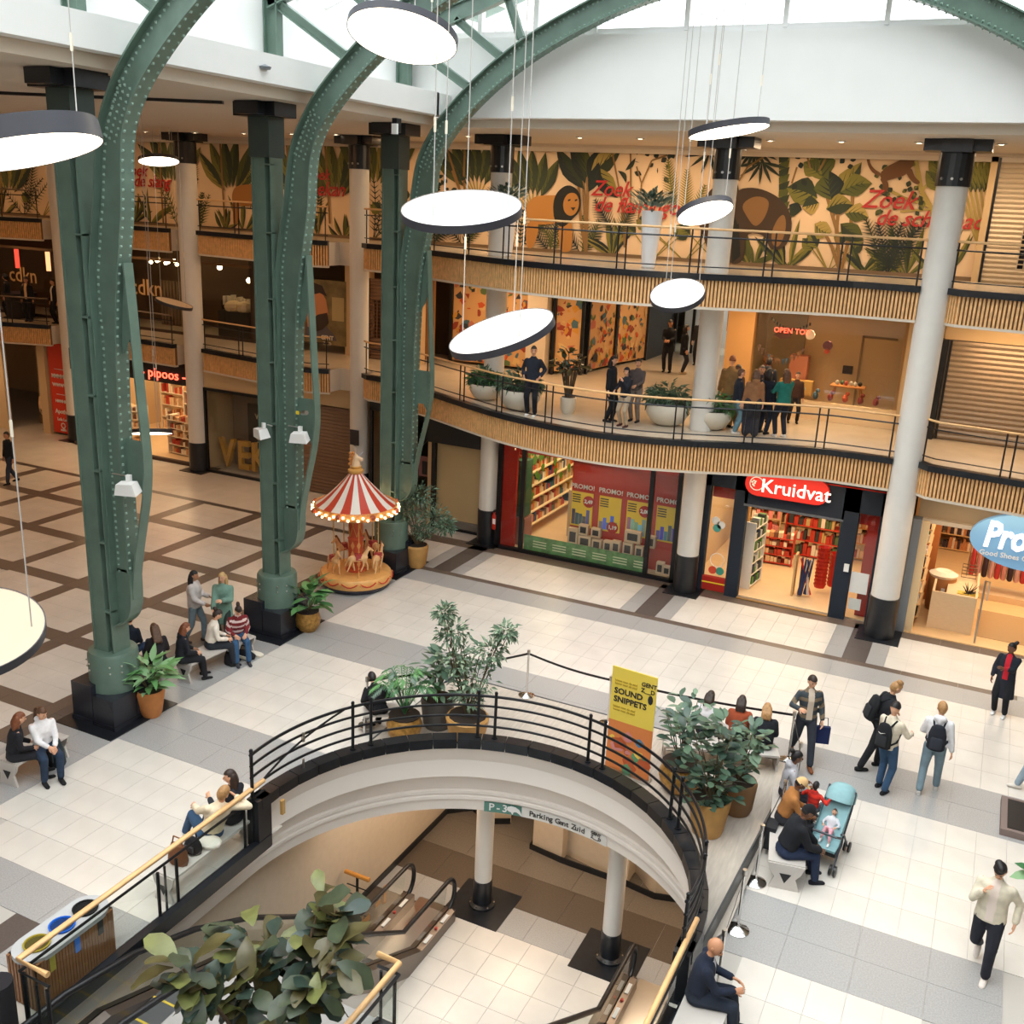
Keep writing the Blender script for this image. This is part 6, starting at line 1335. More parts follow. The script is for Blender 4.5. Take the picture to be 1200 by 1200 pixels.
hb = MB().mt(mat('horse_cream', s2l(226, 178, 124), .5, var=.1, vscale=9)); hb.add(hv, hf); hme = hb.mesh('horse_body', 180)
sb = MB().mt(mat('saddle_red', s2l(170, 60, 60), .5)); sb.box((-.02, 0, .54), (.2, .2, .05)); sb.box((-.02, .1, .46), (.16, .02, .14)); sb.box((-.02, -.1, .46), (.16, .02, .14)); sme = sb.mesh('saddle')
mb_ = MB().mt(mat('mane_brown', s2l(150, 90, 50), .6))
for k in range(7): mb_.sph((.14+.022*k, 0, .6+.04*k), .045, 6, 4, sy=.5)
mme = mb_.mesh('mane')
for k, (a, z) in enumerate(((-2.3, .45), (-1.05, .6), (.0, .5), (1.2, .6), (2.5, .5))):
    px_, py_ = .62*math.cos(a), .62*math.sin(a)
    o = put('carousel_horse', hme, T, loc=(px_, py_, z-.03)); o.rotation_euler = (0, 0, a+PI/2); o['label'] = 'painted carousel horse on its pole'
    o.scale = (.85,)*3; put('saddle', sme, o); put('mane', mme, o)
    b = MB(); b.cyl((px_, py_, .4), (px_, py_, 2.04), .014, n=6); b.lathe([(.05, .4), (.02, .46)], (px_, py_, 0), n=8); part('pole', b, T, CG)
# ================================================================ BENCHES, BINS, SIGNS, FLOODLIGHTS
BM = mat('bench_grey', s2l(196, 190, 184), .45)
def bench(p0, p1, lab, curve=0, w=.48, h=.45):
    p0, p1 = Vector(p0), Vector(p1); T = thing('bench', lab, 'bench', ((p0.x+p1.x)/2, (p0.y+p1.y)/2, 0)); n = 12; d = (p1-p0).normalized(); nn = Vector((-d.y, d.x))
    pts = [tuple(p0.lerp(p1, i/n)+nn*curve*4*(i/n)*(1-i/n)) for i in range(n+1)]
    b = MB(); b.strip(offs(pts, -w/2), h-.04, h, w, 1); part('seat', b, T, BM, world=True)
    for i in (0, n):
        c = Vector(pts[i]); t = (Vector(pts[1])-Vector(pts[0]) if i == 0 else Vector(pts[n])-Vector(pts[n-1])).normalized(); m = Vector((-t.y, t.x))
        prof = [(-.5, h-.02), (-.42, h-.15), (-.28, h*.45), (-.34, .12), (-.42, 0), (.42, 0), (.34, .12), (.28, h*.45), (.42, h-.15), (.5, h-.02)]
        b = MB(); P = []
        for e in (-.02, .02):
            for u, z in prof: q_ = c+m*(u*w)+t*e; P.append((q_.x, q_.y, z))
        k = len(prof); b.add(P, [tuple(range(k)), tuple(range(2*k-1, k-1, -1))]+[(j, (j+1) % k, k+(j+1) % k, k+j) for j in range(k)]); part('end_panel', b, T, BM, world=True)
        s_ = -1 if i == 0 else 1; b = MB(); q0 = c+t*(.024*s_)
        b.add([(q0.x+m.x*u, q0.y+m.y*u, z) for u, z in ((-.09, h*.62), (.09, h*.62), (0, h*.25))], [(0, 1, 2)]); part('triangle_cutout', b, T, DARK, world=True)
    return T
def GP(px, py, z=0): return Vector(G(px, py, z))
bench(GP(8, 892, .45), GP(68, 858, .45)+Vector((.0, .0)), 'pale grey bench at the left edge with two seated women')
bench(GP(215, 775, .45), GP(290, 742, .45), 'pale grey bench with a row of seated young people by the green columns')
bench((-9.44, 9.0), (-9.44, 10.8), 'pale grey bench behind the long glass guard with a couple', w=.4)
bench(GP(922, 1012, .45), GP(925, 925, .45), 'curved grey bench with a family beside the barrier posts', w=.55)
bench(GP(800, 1215, .45)+Vector((.1, -.1)), GP(833, 1162, .45), 'pale bench of the bald man at the bottom', w=.55)
bench(GP(775, 872, .45)+Vector((0, .2)), GP(908, 884, .45)+Vector((0, .2)), 'long pale bench of three women along the deck edge', w=.5)
bench(GP(425, 838, .45)+Vector((-.1, .2)), GP(458, 838, .45)+Vector((0, .3)), 'short pale bench of the woman in black behind the palm', w=.5)
# recycling station
c0 = Vector((-9.72, 7.95)); T = thing('recycling_station', 'slatted recycling station with three round coloured openings', 'bins', (-9.85, 7.35, 0))
x0, x1, y0, y1 = -9.78, -9.26, 6.7, 7.98
b = MB(); b.bb(x0+.03, y0+.03, 0, x1-.03, y1-.03, .68); part('bin_core', b, T, cm(60, 44, 34), world=True)
for i in range(26): b = MB(); yy = y0+.05+(y1-y0-.1)*(i+.5)/26; b.bb(x1-.04, yy-.02, .02, x1, yy+.02, .68); part('slat', b, T, mat('station_wood', s2l(140, 96, 62), .5), world=True)
for i in range(8): b = MB(); xx = x0+.03+(x1-x0-.06)*(i+.5)/8; b.bb(xx-.02, y0, .02, xx+.02, y0+.04, .68); part('slat', b, T, mat('station_wood', s2l(140, 96, 62), .5), world=True)
b = MB(); P = [(x0+.26+.27*math.cos(t), y1-.24+.27*math.sin(t)) for t in np.linspace(0, PI, 12)]+[(x0+.26+.27*math.cos(t), y0+.24+.27*math.sin(t)) for t in np.linspace(PI, 2*PI, 12)]; b.prism(P, .66, .72); part('top_plate', b, T, cm(178, 180, 182, 40), world=True)
for yy, c, nm in ((6.97, (150, 134, 40), 'yellow'), (7.35, (20, 90, 190), 'blue'), (7.72, (16, 18, 20), 'black')):
    b = MB(); b.lathe([(.155, .722), (.165, .75), (.145, .75), (.14, .73)], (x0+.26, yy, 0), n=20, cap=False); o = part('bin_ring', b, T, cm(*c, 40), world=True); o['label'] = nm+' bin opening'; b = MB(); b.cyl((x0+.26, yy, .71), (x0+.26, yy, .726), .142, n=20); part('bin_mouth_shade', b, T, cm(c[0]//2, c[1]//2, c[2]//2, 60), world=True)  # flat disc, the shade inside the hole put into its darker colour
    b = MB(); b.bb(x1+.0, yy-.05, .45, x1+.012, yy+.03, .66); part('side_tag', b, T, cm(*[min(255, v+30) for v in c]), world=True)
b = MB(); b.cyl((0, 0, 0), (0, 0, .8), .17, n=14); x, y = G(5, 1215); single('bollard', b, cm(36, 34, 38, 50), 'dark round bollard top at the lower left corner', 'bollard', (x, y, 0), smooth=40)
# yellow banner
T = thing('banner_stand', 'yellow and orange roll-up banner reading sound snippets', 'banner', (*G(733, 903, HD), HD))
pA, pB = Vector(G(714, 902, HD)), Vector(G(754, 916, HD)); d = (pB-pA).normalized(); w = .85; H_ = 2.05; ang = math.atan2(d.y, d.x); T.rotation_euler = (0, 0, ang); T.location = ((pA.x+pB.x)/2, (pA.y+pB.y)/2, HD)
b = MB(); b.box((0, 0, H_*.75), (w, .02, H_*.5)); part('yellow_sheet', b, T, mat('banner_yellow', s2l(234, 206, 84), .6)); b = MB(); b.box((0, 0, H_*.25), (w, .02, H_*.5)); part('orange_sheet', b, T, mat('banner_orange', s2l(222, 132, 72), .6))
INK = mat('banner_ink', (.02, .02, .02), .6)
def btxt(s, sz, x, z, m=INK, bold=.01, al='LEFT'): o = text(s, sz, m, None, (x, -.014, z), (PI/2, 0, 0), bold=bold, align=al); o.parent = T; return o
btxt('SOUND', .155, -.36, 1.6, bold=.004); btxt('SNIPPETS', .155, -.36, 1.44, bold=.004); btxt('GENT', .11, .14, 1.86, bold=.002); btxt('Z__D', .11, .14, 1.75, bold=.002)
for i, z in enumerate((1.8, 1.74, 1.3, 1.24)): btxt('luister naar de stad', .055, -.36, z, m=mat('banner_ink2', s2l(190, 160, 50), .6), bold=.001)
q = random.Random(6)
for k in range(16):
    b = MB(); cx_, cz = q.uniform(-.34, .34), q.uniform(.12, .85); r = q.uniform(.05, .14); b.add([(cx_+r*math.cos(t), -.012-.0005*k, cz+r*q.uniform(.5, 1.1)*math.sin(t)) for t in np.linspace(0, 2*PI, 9)[:-1]], [tuple(range(8))]); part('painted_shape', b, T, cm(*q.choice([(236, 200, 90), (80, 140, 180), (96, 150, 110), (214, 140, 140), (190, 90, 50)])))
b = MB(); b.add([(.33+.05*math.cos(t), -.013, 1.6+.09*math.sin(t)) for t in np.linspace(0, 2*PI, 11)[:-1]], [tuple(range(10))]); part('leaf_print', b, T, INK)
b = MB(); b.box((0, 0, .03), (w+.04, .2, .06)); part('base_bar', b, T, STEEL); b = MB(); b.cyl((0, .03, .05), (0, .03, H_), .012, n=6); part('pole', b, T, STEEL)
# floor screen box at the right edge
x0, y0 = G(1171, 978); T = thing('floor_display', 'low framed black display box at the right edge', 'display', (x0+.7, y0+.5, 0))
b = MB(); b.bb(x0, y0, 0, x0+1.9, y0+1.15, .12); part('frame', b, T, cm(126, 110, 104), world=True); b = MB(); b.bb(x0+.1, y0+.08, .12, x0+1.9, y0+1.07, .128); part('screen', b, T, DARK, world=True)
# floodlights on green columns
def flood(px, py, Y, yaw, lab, arm):
    x, z = WY(px, py, Y); T = thing('floodlight', lab, 'light', (x, Y, z), yaw)
    b = MB(); b.add([(-.2, -.12, -.1), (.2, -.12, -.1), (.2, .12, -.06), (-.2, .12, -.06), (-.15, -.14, .1), (.15, -.14, .12), (.15, .06, .14), (-.15, .06, .12)], [(3, 2, 1, 0), (4, 5, 6, 7), (0, 1, 5, 4), (1, 2, 6, 5), (2, 3, 7, 6), (3, 0, 4, 7)]); part('housing', b, T, WHITE)
    b = MB(); b.tube([(0, 0, .1), (0, .1, .2), (arm, .12, .22)], .015, 5); part('arm', b, T, STEEL); b = MB(); b.box((0, .05, .18), (.08, .08, .12)); part('hinge', b, T, WHITE)
flood(150, 573, 12.4, .3, 'white floodlight clamped to the front green column', -.35); flood(351, 513, 17.3, .3, 'white floodlight on the right side of the middle green column', -.3); flood(307, 508, 17.3, -.5, 'white floodlight on the left side of the middle green column', .3)
x, z = WY(356, 484, 17.3); T = thing('junction_camera', 'small grey camera with yellow label on the middle gusset', 'camera', (x, 17.3, z)); b = MB(); b.cyl((-.05, 0, 0), (.15, -.1, .04), .05, n=8); part('camera_body', b, T, STEEL); b = MB(); b.box((-.18, .02, -.02), (.07, .02, .07)); part('yellow_label', b, T, YEL)
x, z = WY(277, 79, 0.1+13.0) if False else WY(277, 79, 15.8); b = MB(); b.lathe([(0, -.05), (.1, -.04), (.12, 0), (.02, .04)], n=14); single('dome_camera', b, cm(120, 126, 130, 40), 'small dome camera on the left white fascia', 'camera', (-12.86, 15.9, 11.95), smooth=50)
T = thing('wall_speaker', 'small black and white speaker under the fascia by the rear column', 'speaker', (-13.0, 20.6, 11.45)); b = MB(); b.box((0, 0, -.12), (.12, .2, .3)); part('speaker_body', b, T, BLACK); b = MB(); b.box((.03, -.12, -.2), (.14, .06, .22)); part('front_cover', b, T, WHITE)
# ceiling track in the left hall
b = MB(); b.beam((-34, 9.5, ZS-.03), (-15, 17.2, ZS-.03), .12, .06); single('ceiling_track', b, BLACK, 'long black ceiling track running behind the green columns', 'track')
# bags on the floor
def softbag(loc, lab, m, w, d, h, strap=True, lying=False, nm='handbag', rz=0, extra=None):
    T = thing(nm, lab, 'bag', loc, rz); b = MB(); loft(b, [((0, 0, .0), (w*.48, 0, 0), (0, d*.45, 0)), ((0, 0, .05), (w*.52, 0, 0), (0, d*.52, 0)), ((0, 0, h*.6), (w*.48, 0, 0), (0, d*.45, 0)), ((0, 0, h), (w*.36, 0, 0), (0, d*.25, 0))], 10); part('bag_body', b, T, m, smooth=60)
    if strap: b = MB(); b.tube([(-w*.3, 0, h*.95), (-w*.2, 0, h+.12), (w*.2, 0, h+.12), (w*.3, 0, h*.95)], .012, 5); part('strap', b, T, m)
    if extra: b = MB(); b.box((0, -d*.5, h*.45), (w*.6, .03, h*.4)); part('pocket', b, T, extra)
    return T
BLK = cm(28, 28, 34, 55)
softbag((*G(270, 779), 0), 'black handbag on the floor before the striped-sweater person', BLK, .32, .16, .28); softbag((*G(288, 770), 0), 'crumpled black and cream bag lying beside the black handbag', BLK, .5, .3, .14, extra=cm(226, 218, 200)); softbag((*G(300, 768), 0), 'cream scarf lying half on the crumpled bag', cm(230, 222, 206), .4, .2, .08, strap=False, nm='scarf')
softbag((*G(65, 895), 0), 'dark green backpack on the floor against the bench at the left edge', cm(36, 48, 54), .42, .28, .5, nm='backpack', extra=cm(30, 40, 46))
x, y = -9.44, 9.3; softbag((x, y, .46), 'open brown leather tote on the bench behind the guard', cm(120, 74, 44), .34, .2, .3, nm='tote_bag'); x, y = -9.44, 9.6; softbag((x, y, .46), 'black camera bag on the bench behind the guard', BLK, .3, .2, .22, nm='camera_bag', extra=cm(60, 60, 66)); x, y = -9.36, 9.85; softbag((x, y+.0, .46), 'white crumpled jacket on the bench edge', cm(232, 226, 214), .4, .3, .12, strap=False, nm='folded_jacket')
# ================================================================ JUNGLE WALL PAINTING (flat paint on the top gallery wall)
MURAL = thing('jungle_mural', 'long painted jungle wall with lion, elephant, monkey and red script', 'mural', (-12, 29.4, Z2))
MO = [s2l(118, 116, 56), s2l(142, 130, 66), s2l(84, 90, 48), s2l(52, 62, 46), s2l(38, 48, 48), s2l(172, 152, 86)]
MM = [mat('paint_leaf_%d' % i, c, .85) for i, c in enumerate(MO)]
PB = mat('paint_brown', s2l(140, 108, 66), .85); PDK = mat('paint_dark', s2l(36, 38, 36), .85)
_lay = [0]; FOL = MB()
def wpt(px, py): return WY(px, py, 29.38)
def paint(pts, m, mb=None):
    _lay[0] += 1; y = 29.392-.000008*_lay[0]; mb = mb or FOL
    mb.mt(m); mb.add([(x, y, z) for x, z in pts], [tuple(range(len(pts)))])
def leafp(b, t, w, m1, m2, bend=0., veins=3):
    b = Vector(b); t = Vector(t); d = t-b; n = Vector((-d.y, d.x)).normalized(); prof = (0, .5, .85, 1, .8, .45, 0); mid = [b+d*(i/6)+n*bend*math.sin(PI*i/6) for i in range(7)]
    L_ = [mid[i]+n*w*prof[i]/2 for i in range(7)]; R_ = [mid[i]-n*w*prof[i]/2 for i in range(7)]
    paint(mid+L_[5:0:-1], m1); paint(mid+R_[5:0:-1], m2)
    for i in range(1, veins+1):
        j = i*5//(veins+1)+1
        for S in (L_, R_): a = mid[j-1]; c = mid[j].lerp(S[min(5, j+1)], .85); e = (c-a).normalized(); k = Vector((-e.y, e.x))*w*.03; paint([a-k, a+k, c], m2 if S is L_ else MM[3])
def stemp(pts, w, m=PB):
    for a, b in zip(pts, pts[1:]): a, b = Vector(a), Vector(b); n = (b-a).normalized(); n = Vector((-n.y, n.x))*w/2; paint([a-n, a+n, b+n, b-n], m)
def frondp(b, t, n, L, m, bend=0.):
    b, t = Vector(b), Vector(t); d = t-b; nn = Vector((-d.y, d.x)).normalized(); dn = d.normalized(); pts = [b+d*(i/n)+nn*bend*math.sin(PI*i/n) for i in range(n+1)]; stemp([tuple(p) for p in pts], .03, m)
    for i in range(2, n+1):
        l_ = L*math.sin(PI*(.15+.8*i/n))+.05
        for s_ in (-1, 1):
            e = (dn*.7+nn*s_).normalized(); k = Vector((-e.y, e.x))*.022; p = pts[i]; paint([p-k, p+k, p+e*l_], m)
q = random.Random(17); P_ = lambda px, py: Vector(wpt(px, py))
# undergrowth along the whole wall
x = -44.
while x < -.9:
    kind = q.random(); h = q.uniform(.7, 1.5)
    if kind < .5:
        for k in range(8): a = q.uniform(.35, 2.8); leafp((x+q.uniform(-.1, .1), Z2), (x+h*math.cos(a)*.9, Z2+h*math.sin(a)), .17, q.choice(MM[:3]), q.choice(MM[2:5]), q.uniform(-.1, .1), 1)
    elif kind < .8:
        for k in range(4): a = q.uniform(.6, 2.5); frondp((x, Z2), (x+1.5*h*math.cos(a), Z2+1.4*h*math.sin(a)), 12, .3, q.choice(MM[2:5]), q.uniform(-.2, .2))
    else:
        for k in range(5): a = q.uniform(.5, 2.6); e = (x+h*math.cos(a), Z2+h*math.sin(a)); stemp([(x, Z2), e], .03, MM[1]); leafp(e, (e[0]+.5*math.cos(a), e[1]+.4*math.sin(a)), .35, MM[0], MM[3])
    x += q.uniform(.8, 1.3)
def tree(bx, by_, tops, leaves, w=.09, m=PB):
    b = P_(bx, by_)
    for (tx, ty) in tops: t = P_(tx, ty); mid = b.lerp(t, .5)+Vector((q.uniform(-.12, .12), 0)); stemp([b, mid, t], w, m)
    for (ax, ay, cx, cy_, w_, i, j) in leaves: leafp(P_(ax, ay), P_(cx, cy_), w_, MM[i], MM[j], q.uniform(-.08, .08), 4)
# banana tree right of the lion
tree(687, 300, [(683, 205), (690, 190), (678, 215)], [(685, 222, 652, 172, .5, 4, 3), (686, 215, 668, 168, .45, 4, 3), (688, 208, 680, 168, .4, 3, 2), (690, 212, 706, 172, .45, 4, 3), (692, 208, 728, 176, .6, 5, 3), (700, 196, 724, 232, .55, 1, 4), (690, 225, 702, 190, .4, 4, 4)])
tree(732, 290, [(730, 240), (739, 172), (718, 180)], [(733, 200, 745, 185, .14, 4, 3), (734, 215, 724, 200, .14, 4, 3)], .05)
for a in ((756, 182), (768, 178), (775, 190), (782, 182), (770, 200), (778, 208), (762, 192), (746, 190), (752, 205), (790, 186), (745, 178), (785, 196)): leafp(P_(*a), P_(a[0]+q.uniform(-9, 9), a[1]+q.uniform(-9, 10)), .16, MM[4], MM[4], 0, 0)
stemp([P_(748, 260), P_(752, 215), P_(764, 188), P_(782, 182)], .05); stemp([P_(752, 215), P_(746, 195)], .04)
frondp(P_(790, 250), P_(783, 188), 20, .28, MM[0]); frondp(P_(803, 262), P_(805, 200), 20, .26, MM[1]); frondp(P_(808, 262), P_(826, 218), 14, .2, MM[0]); frondp(P_(720, 275), P_(698, 235), 14, .35, MM[4]); frondp(P_(724, 280), P_(742, 240), 14, .35, MM[3])
# big fan palm left of column
for (cx_, cy_) in ((625, 250), (560, 235)):
    for k in range(7): a = 1.0+.22*k; e = P_(cx_, cy_)+Vector((2.1*math.cos(a+.2), 1.9*math.sin(a))); stemp([P_(cx_, cy_), P_(cx_, cy_).lerp(e, .4)], .05, MM[5]); leafp(P_(cx_, cy_).lerp(e, .3), e, .42, MM[2], MM[3], 0, 6)
tree(548, 250, [(530, 200), (522, 168), (545, 175)], [], .07)
for k in range(16): a = (q.uniform(508, 545), q.uniform(200, 235)); leafp(P_(*a), P_(a[0]+q.uniform(-8, 8), a[1]+q.uniform(-7, 7)), .12, MM[3], MM[4], 0, 0)
# palm trunk right of the elephant and hanging fronds
stemp([P_(919, 270), P_(917, 230), P_(922, 172)], .22, MM[1])
for k in range(13): y = 176+8*k; p = P_(919, y); paint([p+Vector((-.14, .0)), p+Vector((.14, .1)), p+Vector((.1, -.12)), p+Vector((-.12, -.16))], MM[2+k % 2])
for (bx, by_, n) in ((885, 174, 11), (832, 178, 6), (893, 190, 7)):
    for k in range(n): a = PI+.25+(PI-.5)*k/(n-1); e = P_(bx, by_)+Vector((.75*math.cos(a), .6*math.sin(a))); leafp(P_(bx, by_), e, .09, MM[4], MM[3], 0, 0)
stemp([P_(866, 212), P_(876, 196), P_(895, 184)], .05)
# tall leafy plant right of elephant
tree(985, 320, [(965, 215), (985, 215), (1000, 220), (960, 260)], [(965, 212, 958, 175, .8, 0, 2), (958, 232, 922, 200+20, .75, 0, 3), (960, 205, 942, 190, .5, 0, 2), (972, 230, 1010, 190, .55, 1, 3), (975, 235, 972, 200, .8, 2, 4), (985, 225, 1022, 215, .6, 0, 2), (960, 238, 940, 228+15, .5, 5, 3), (968, 245, 1000, 240, .55, 1, 3), (990, 250, 1018, 255, .5, 5, 2), (985, 262, 1012, 282, .5, 2, 3), (955, 262, 975, 272, .5, 5, 1), (940, 246, 925, 240, .4, 3, 4)])
for a, b_ in (((943, 172), (950, 198)), ((934, 196), (928, 215)), ((960, 200), (975, 172))): stemp([P_(*a), P_(*b_)], .05)
for a in ((932, 180), (938, 190), (934, 216), (940, 210), (990, 186), (996, 192), (1000, 185), (987, 180)): leafp(P_(*a), P_(a[0]+q.uniform(-6, 6), a[1]+q.uniform(2, 9)), .15, MM[4], MM[4], 0, 0)
# branch tree with monkey
stemp([P_(1110, 300), P_(1092, 245), P_(1080, 225), P_(1070, 172)], .12, MM[5]); stemp([P_(1090, 242), P_(1060, 232), P_(1040, 222)], .07, MM[5]); stemp([P_(1080, 225), P_(1095, 205), P_(1100, 172)], .07, MM[5]); stemp([P_(1092, 245), P_(1055, 248)], .05, MM[5])
for k in range(34): a = (q.uniform(1022, 1085), q.uniform(176, 256)); leafp(P_(*a), P_(a[0]+q.uniform(-8, 8), a[1]+q.uniform(-8, 8)), .14, MM[q.choice((0, 2, 3))], MM[3], 0, 0)
for k in range(6): frondp(P_(1040, 322), P_(1015+14*k, 258+4*(k % 2)), 16, .35, MM[3+k % 2], q.uniform(-.15, .15))
for k in range(7): stemp([P_(1150+2*k, 300), P_(1108+9*k, 172)], .06, MM[5]); leafp(P_(1128+5*k, 225), P_(1120+9*k, 178), .35, MM[0], MM[3], 0, 5)
for (a, b_) in (((1106, 215), (1090, 180)), ((1104, 225), (1085, 200)), ((1112, 205), (1102, 178))): leafp(P_(*a), P_(*b_), .4, MM[0], MM[2], 0, 4)
# left wing painting
for (bx, by_) in ((12, 235), (105, 240), (200, 225), (272, 235), (350, 240), (395, 240), (440, 230)):
    for k in range(6): a = .8+.3*k; e = P_(bx, by_)+Vector((2.2*math.cos(a), 2.2*math.sin(a))); leafp(P_(bx, by_).lerp(e, .2), e, .5, MM[q.choice((0, 1, 2))], MM[q.choice((2, 3))], q.uniform(-.1, .1), 4)
    frondp(P_(bx+22, by_+10), P_(bx+28, 185), 18, .4, MM[3]); stemp([P_(bx-8, 262), P_(bx-14, 160)], .08)
part('painted_foliage', FOL, MURAL, world=True, kind='stuff')
def animal(nm, layers, lab=None):
    mb = MB()
    for pts, m in layers:
        for _ in range(2 if len(pts) > 4 else 0): pts = [((1-t)*a[0]+t*b[0], (1-t)*a[1]+t*b[1]) for a, b in zip(pts, pts[1:]+pts[:1]) for t in (.25, .75)]
        paint([P_(*p) for p in pts], m, mb)
    part(nm, mb, MURAL, world=True, label=lab)
EB = mat('paint_elephant', s2l(70, 56, 46), .85); EL = mat('paint_elephant_light', s2l(140, 104, 66), .85); LN = mat('paint_lion', s2l(186, 130, 66), .85); MK = mat('paint_monkey', s2l(112, 78, 52), .85); HN = mat('paint_horse', s2l(168, 116, 62), .85)
animal('painted_elephant', [([(818, 262), (822, 238), (834, 220), (850, 212), (866, 208), (868, 262), (846, 300), (832, 305), (826, 280)], EB), ([(862, 222), (885, 219), (907, 227), (922, 240), (929, 258), (926, 282), (915, 293), (902, 292), (897, 275), (873, 272), (874, 303), (860, 312), (850, 300), (848, 250)], EB), ([(868, 240), (884, 229), (902, 233), (900, 248), (892, 262), (884, 266), (876, 255)], EL), ([(912, 255), (920, 250), (922, 268), (914, 290), (905, 288), (904, 272)], EL), ([(858, 265), (866, 262), (868, 300), (858, 308)], PDK), ([(850, 250), (856, 236), (864, 262), (856, 275)], PDK)])
animal('painted_lion', [([(618, 238), (628, 229), (650, 229), (668, 228), (676, 240), (668, 258), (640, 264), (622, 262), (616, 250)], LN), ([(655, 250), (670, 250), (672, 292), (664, 296), (655, 294)], LN), ([(620, 258), (634, 262), (626, 290), (618, 292), (616, 272)], LN), ([(648, 240), (652, 226), (664, 216), (676, 220), (682, 232), (680, 248), (672, 256), (660, 268), (650, 260)], PDK), ([(660, 236), (666, 226), (676, 226), (680, 238), (676, 250), (668, 254), (661, 248)], LN), ([(666, 234), (669, 233), (669, 235), (666, 236)], PDK), ([(674, 234), (677, 233), (677, 235), (674, 236)], PDK), ([(669, 243), (675, 243), (672, 247)], PDK)], 'painted lion with dark mane')
animal('painted_monkey', [([(1030, 205), (1038, 196), (1052, 189), (1064, 183), (1071, 182), (1072, 190), (1066, 200), (1060, 206), (1046, 210), (1036, 213)], MK), ([(1030, 208), (1040, 210), (1042, 222), (1035, 228), (1031, 225), (1036, 218)], MK), ([(1060, 200), (1068, 196), (1072, 208), (1079, 213), (1076, 217), (1068, 213)], MK), ([(1064, 184), (1068, 178), (1074, 179), (1076, 186), (1071, 190)], MK), ([(1069, 182), (1074, 182), (1074, 187), (1070, 188)], HN), ([(1031, 207), (1022, 202), (1016, 192), (1015, 172), (1018, 172), (1019, 190), (1024, 198), (1033, 203)], MK)])
animal('painted_horse', [([(272, 228), (276, 218), (290, 216), (302, 216), (306, 226), (304, 240), (280, 242), (273, 238)], HN), ([(298, 240), (305, 238), (306, 266), (299, 266)], HN), ([(273, 238), (280, 240), (279, 262), (274, 262)], HN), ([(296, 216), (302, 204), (312, 202), (314, 212), (306, 226)], PDK)])
SCR = mat('script_red', s2l(186, 48, 48), .6)
for s, px, py, sz in (('Zoek', 716, 222, .62), ('de flamingo', 745, 242, .62), ('Zoek', 1041, 235, .66), ('de schildpad', 1088, 258, .58), ('Zoek', 158, 200, .6), ('de slang', 178, 213, .6), ('Zoek', 372, 205, .5), ('toekan', 380, 222, .66)):
    x, z = wpt(px, py); text(s, sz, SCR, MURAL, (x, 29.35, z), (PI/2, 0, 0), extrude=.01, shear=.35, bold=.004, sx=.95, spacing=.97)
# ================================================================ PEOPLE
def head_mesh(mb, c, fwd, up, s, skinm, eyem, lipm, hairm=None, hair=None, capm=None):
    """head at centre c facing fwd; a face with brow, nose, mouth, ears"""
    f = Vector(fwd).normalized(); u = (Vector(up)-f*Vector(up).dot(f)).normalized(); r = f.cross(u); c = Vector(c)
    Wp = lambda x, y, z: c+(r*x+f*y+u*z)*s
    n, k = 14, 11; P = []
    def surf(t, a, g=1.0, hairfit=False):
        # a: azimuth 0 = right, 90 = front ; t polar from bottom
        x, y, z = math.sin(t)*math.cos(a), math.sin(t)*math.sin(a), -math.cos(t)
        X, Y, Z = x*.076, y*.098, z*.118
        if z < 0: X *= 1+.30*z*abs(z)-.12*(-z); Y = Y*(1+.10*z) + (.012*(-z) if y > 0 else .012*z*0)
        if not hairfit:
            if y > .5 and -.15 < z < .25 and abs(x) < .75: Y -= .006
            if y > .8 and abs(x) < .25 and -.35 < z < .05: Y += .018*(1-abs(x)/.25)
            if y > .6 and -.95 < z < -.7 : Y += .006
        return X*g, Y*g, Z*g
    P = [Wp(*surf(0, 0))]
    for j in range(1, k):
        t = PI*j/k
        for i in range(n): P.append(Wp(*surf(t, 2*PI*i/n+PI/2)))
    P.append(Wp(*surf(PI, 0))); L = len(P)-1
    F = [(0, 1+(i+1) % n, 1+i) for i in range(n)]
    for j in range(k-2): F += [(1+j*n+i, 1+j*n+(i+1) % n, 1+(j+1)*n+(i+1) % n, 1+(j+1)*n+i) for i in range(n)]
    F += [(1+(k-2)*n+i, 1+(k-2)*n+(i+1) % n, L) for i in range(n)]
    mb.mt(skinm); mb.add(P, F)
    for sx in (-1, 1):
        e = MB(); e.sph((0, 0, 0), 1, 6, 4); mb.add([Wp(sx*.077+v[0]*.012, -.005+v[1]*.02, -.005+v[2]*.03) for v in e.v], e.f)
    nb = MB(); nb.sph((0, 0, 0), 1, 6, 4); mb.add([Wp(v[0]*.013, .104+v[1]*.016, -.022+v[2]*.026) for v in nb.v], nb.f)
    mb.mt(eyem)
    for sx in (-1, 1): mb.add([Wp(sx*.030+v[0]*.013, .089+v[1]*.006, .006+v[2]*.008) for v in nb.v], nb.f); mb.add([Wp(sx*.031-.018, .093, .028), Wp(sx*.031+.018, .093, .028), Wp(sx*.031+.016, .093, .035), Wp(sx*.031-.016, .093, .035)], [(0, 1, 2, 3)])
    mb.mt(lipm); mb.add([Wp(v[0]*.022, .094+v[1]*.008, -.062+v[2]*.008) for v in nb.v], nb.f)
    return surf, Wp
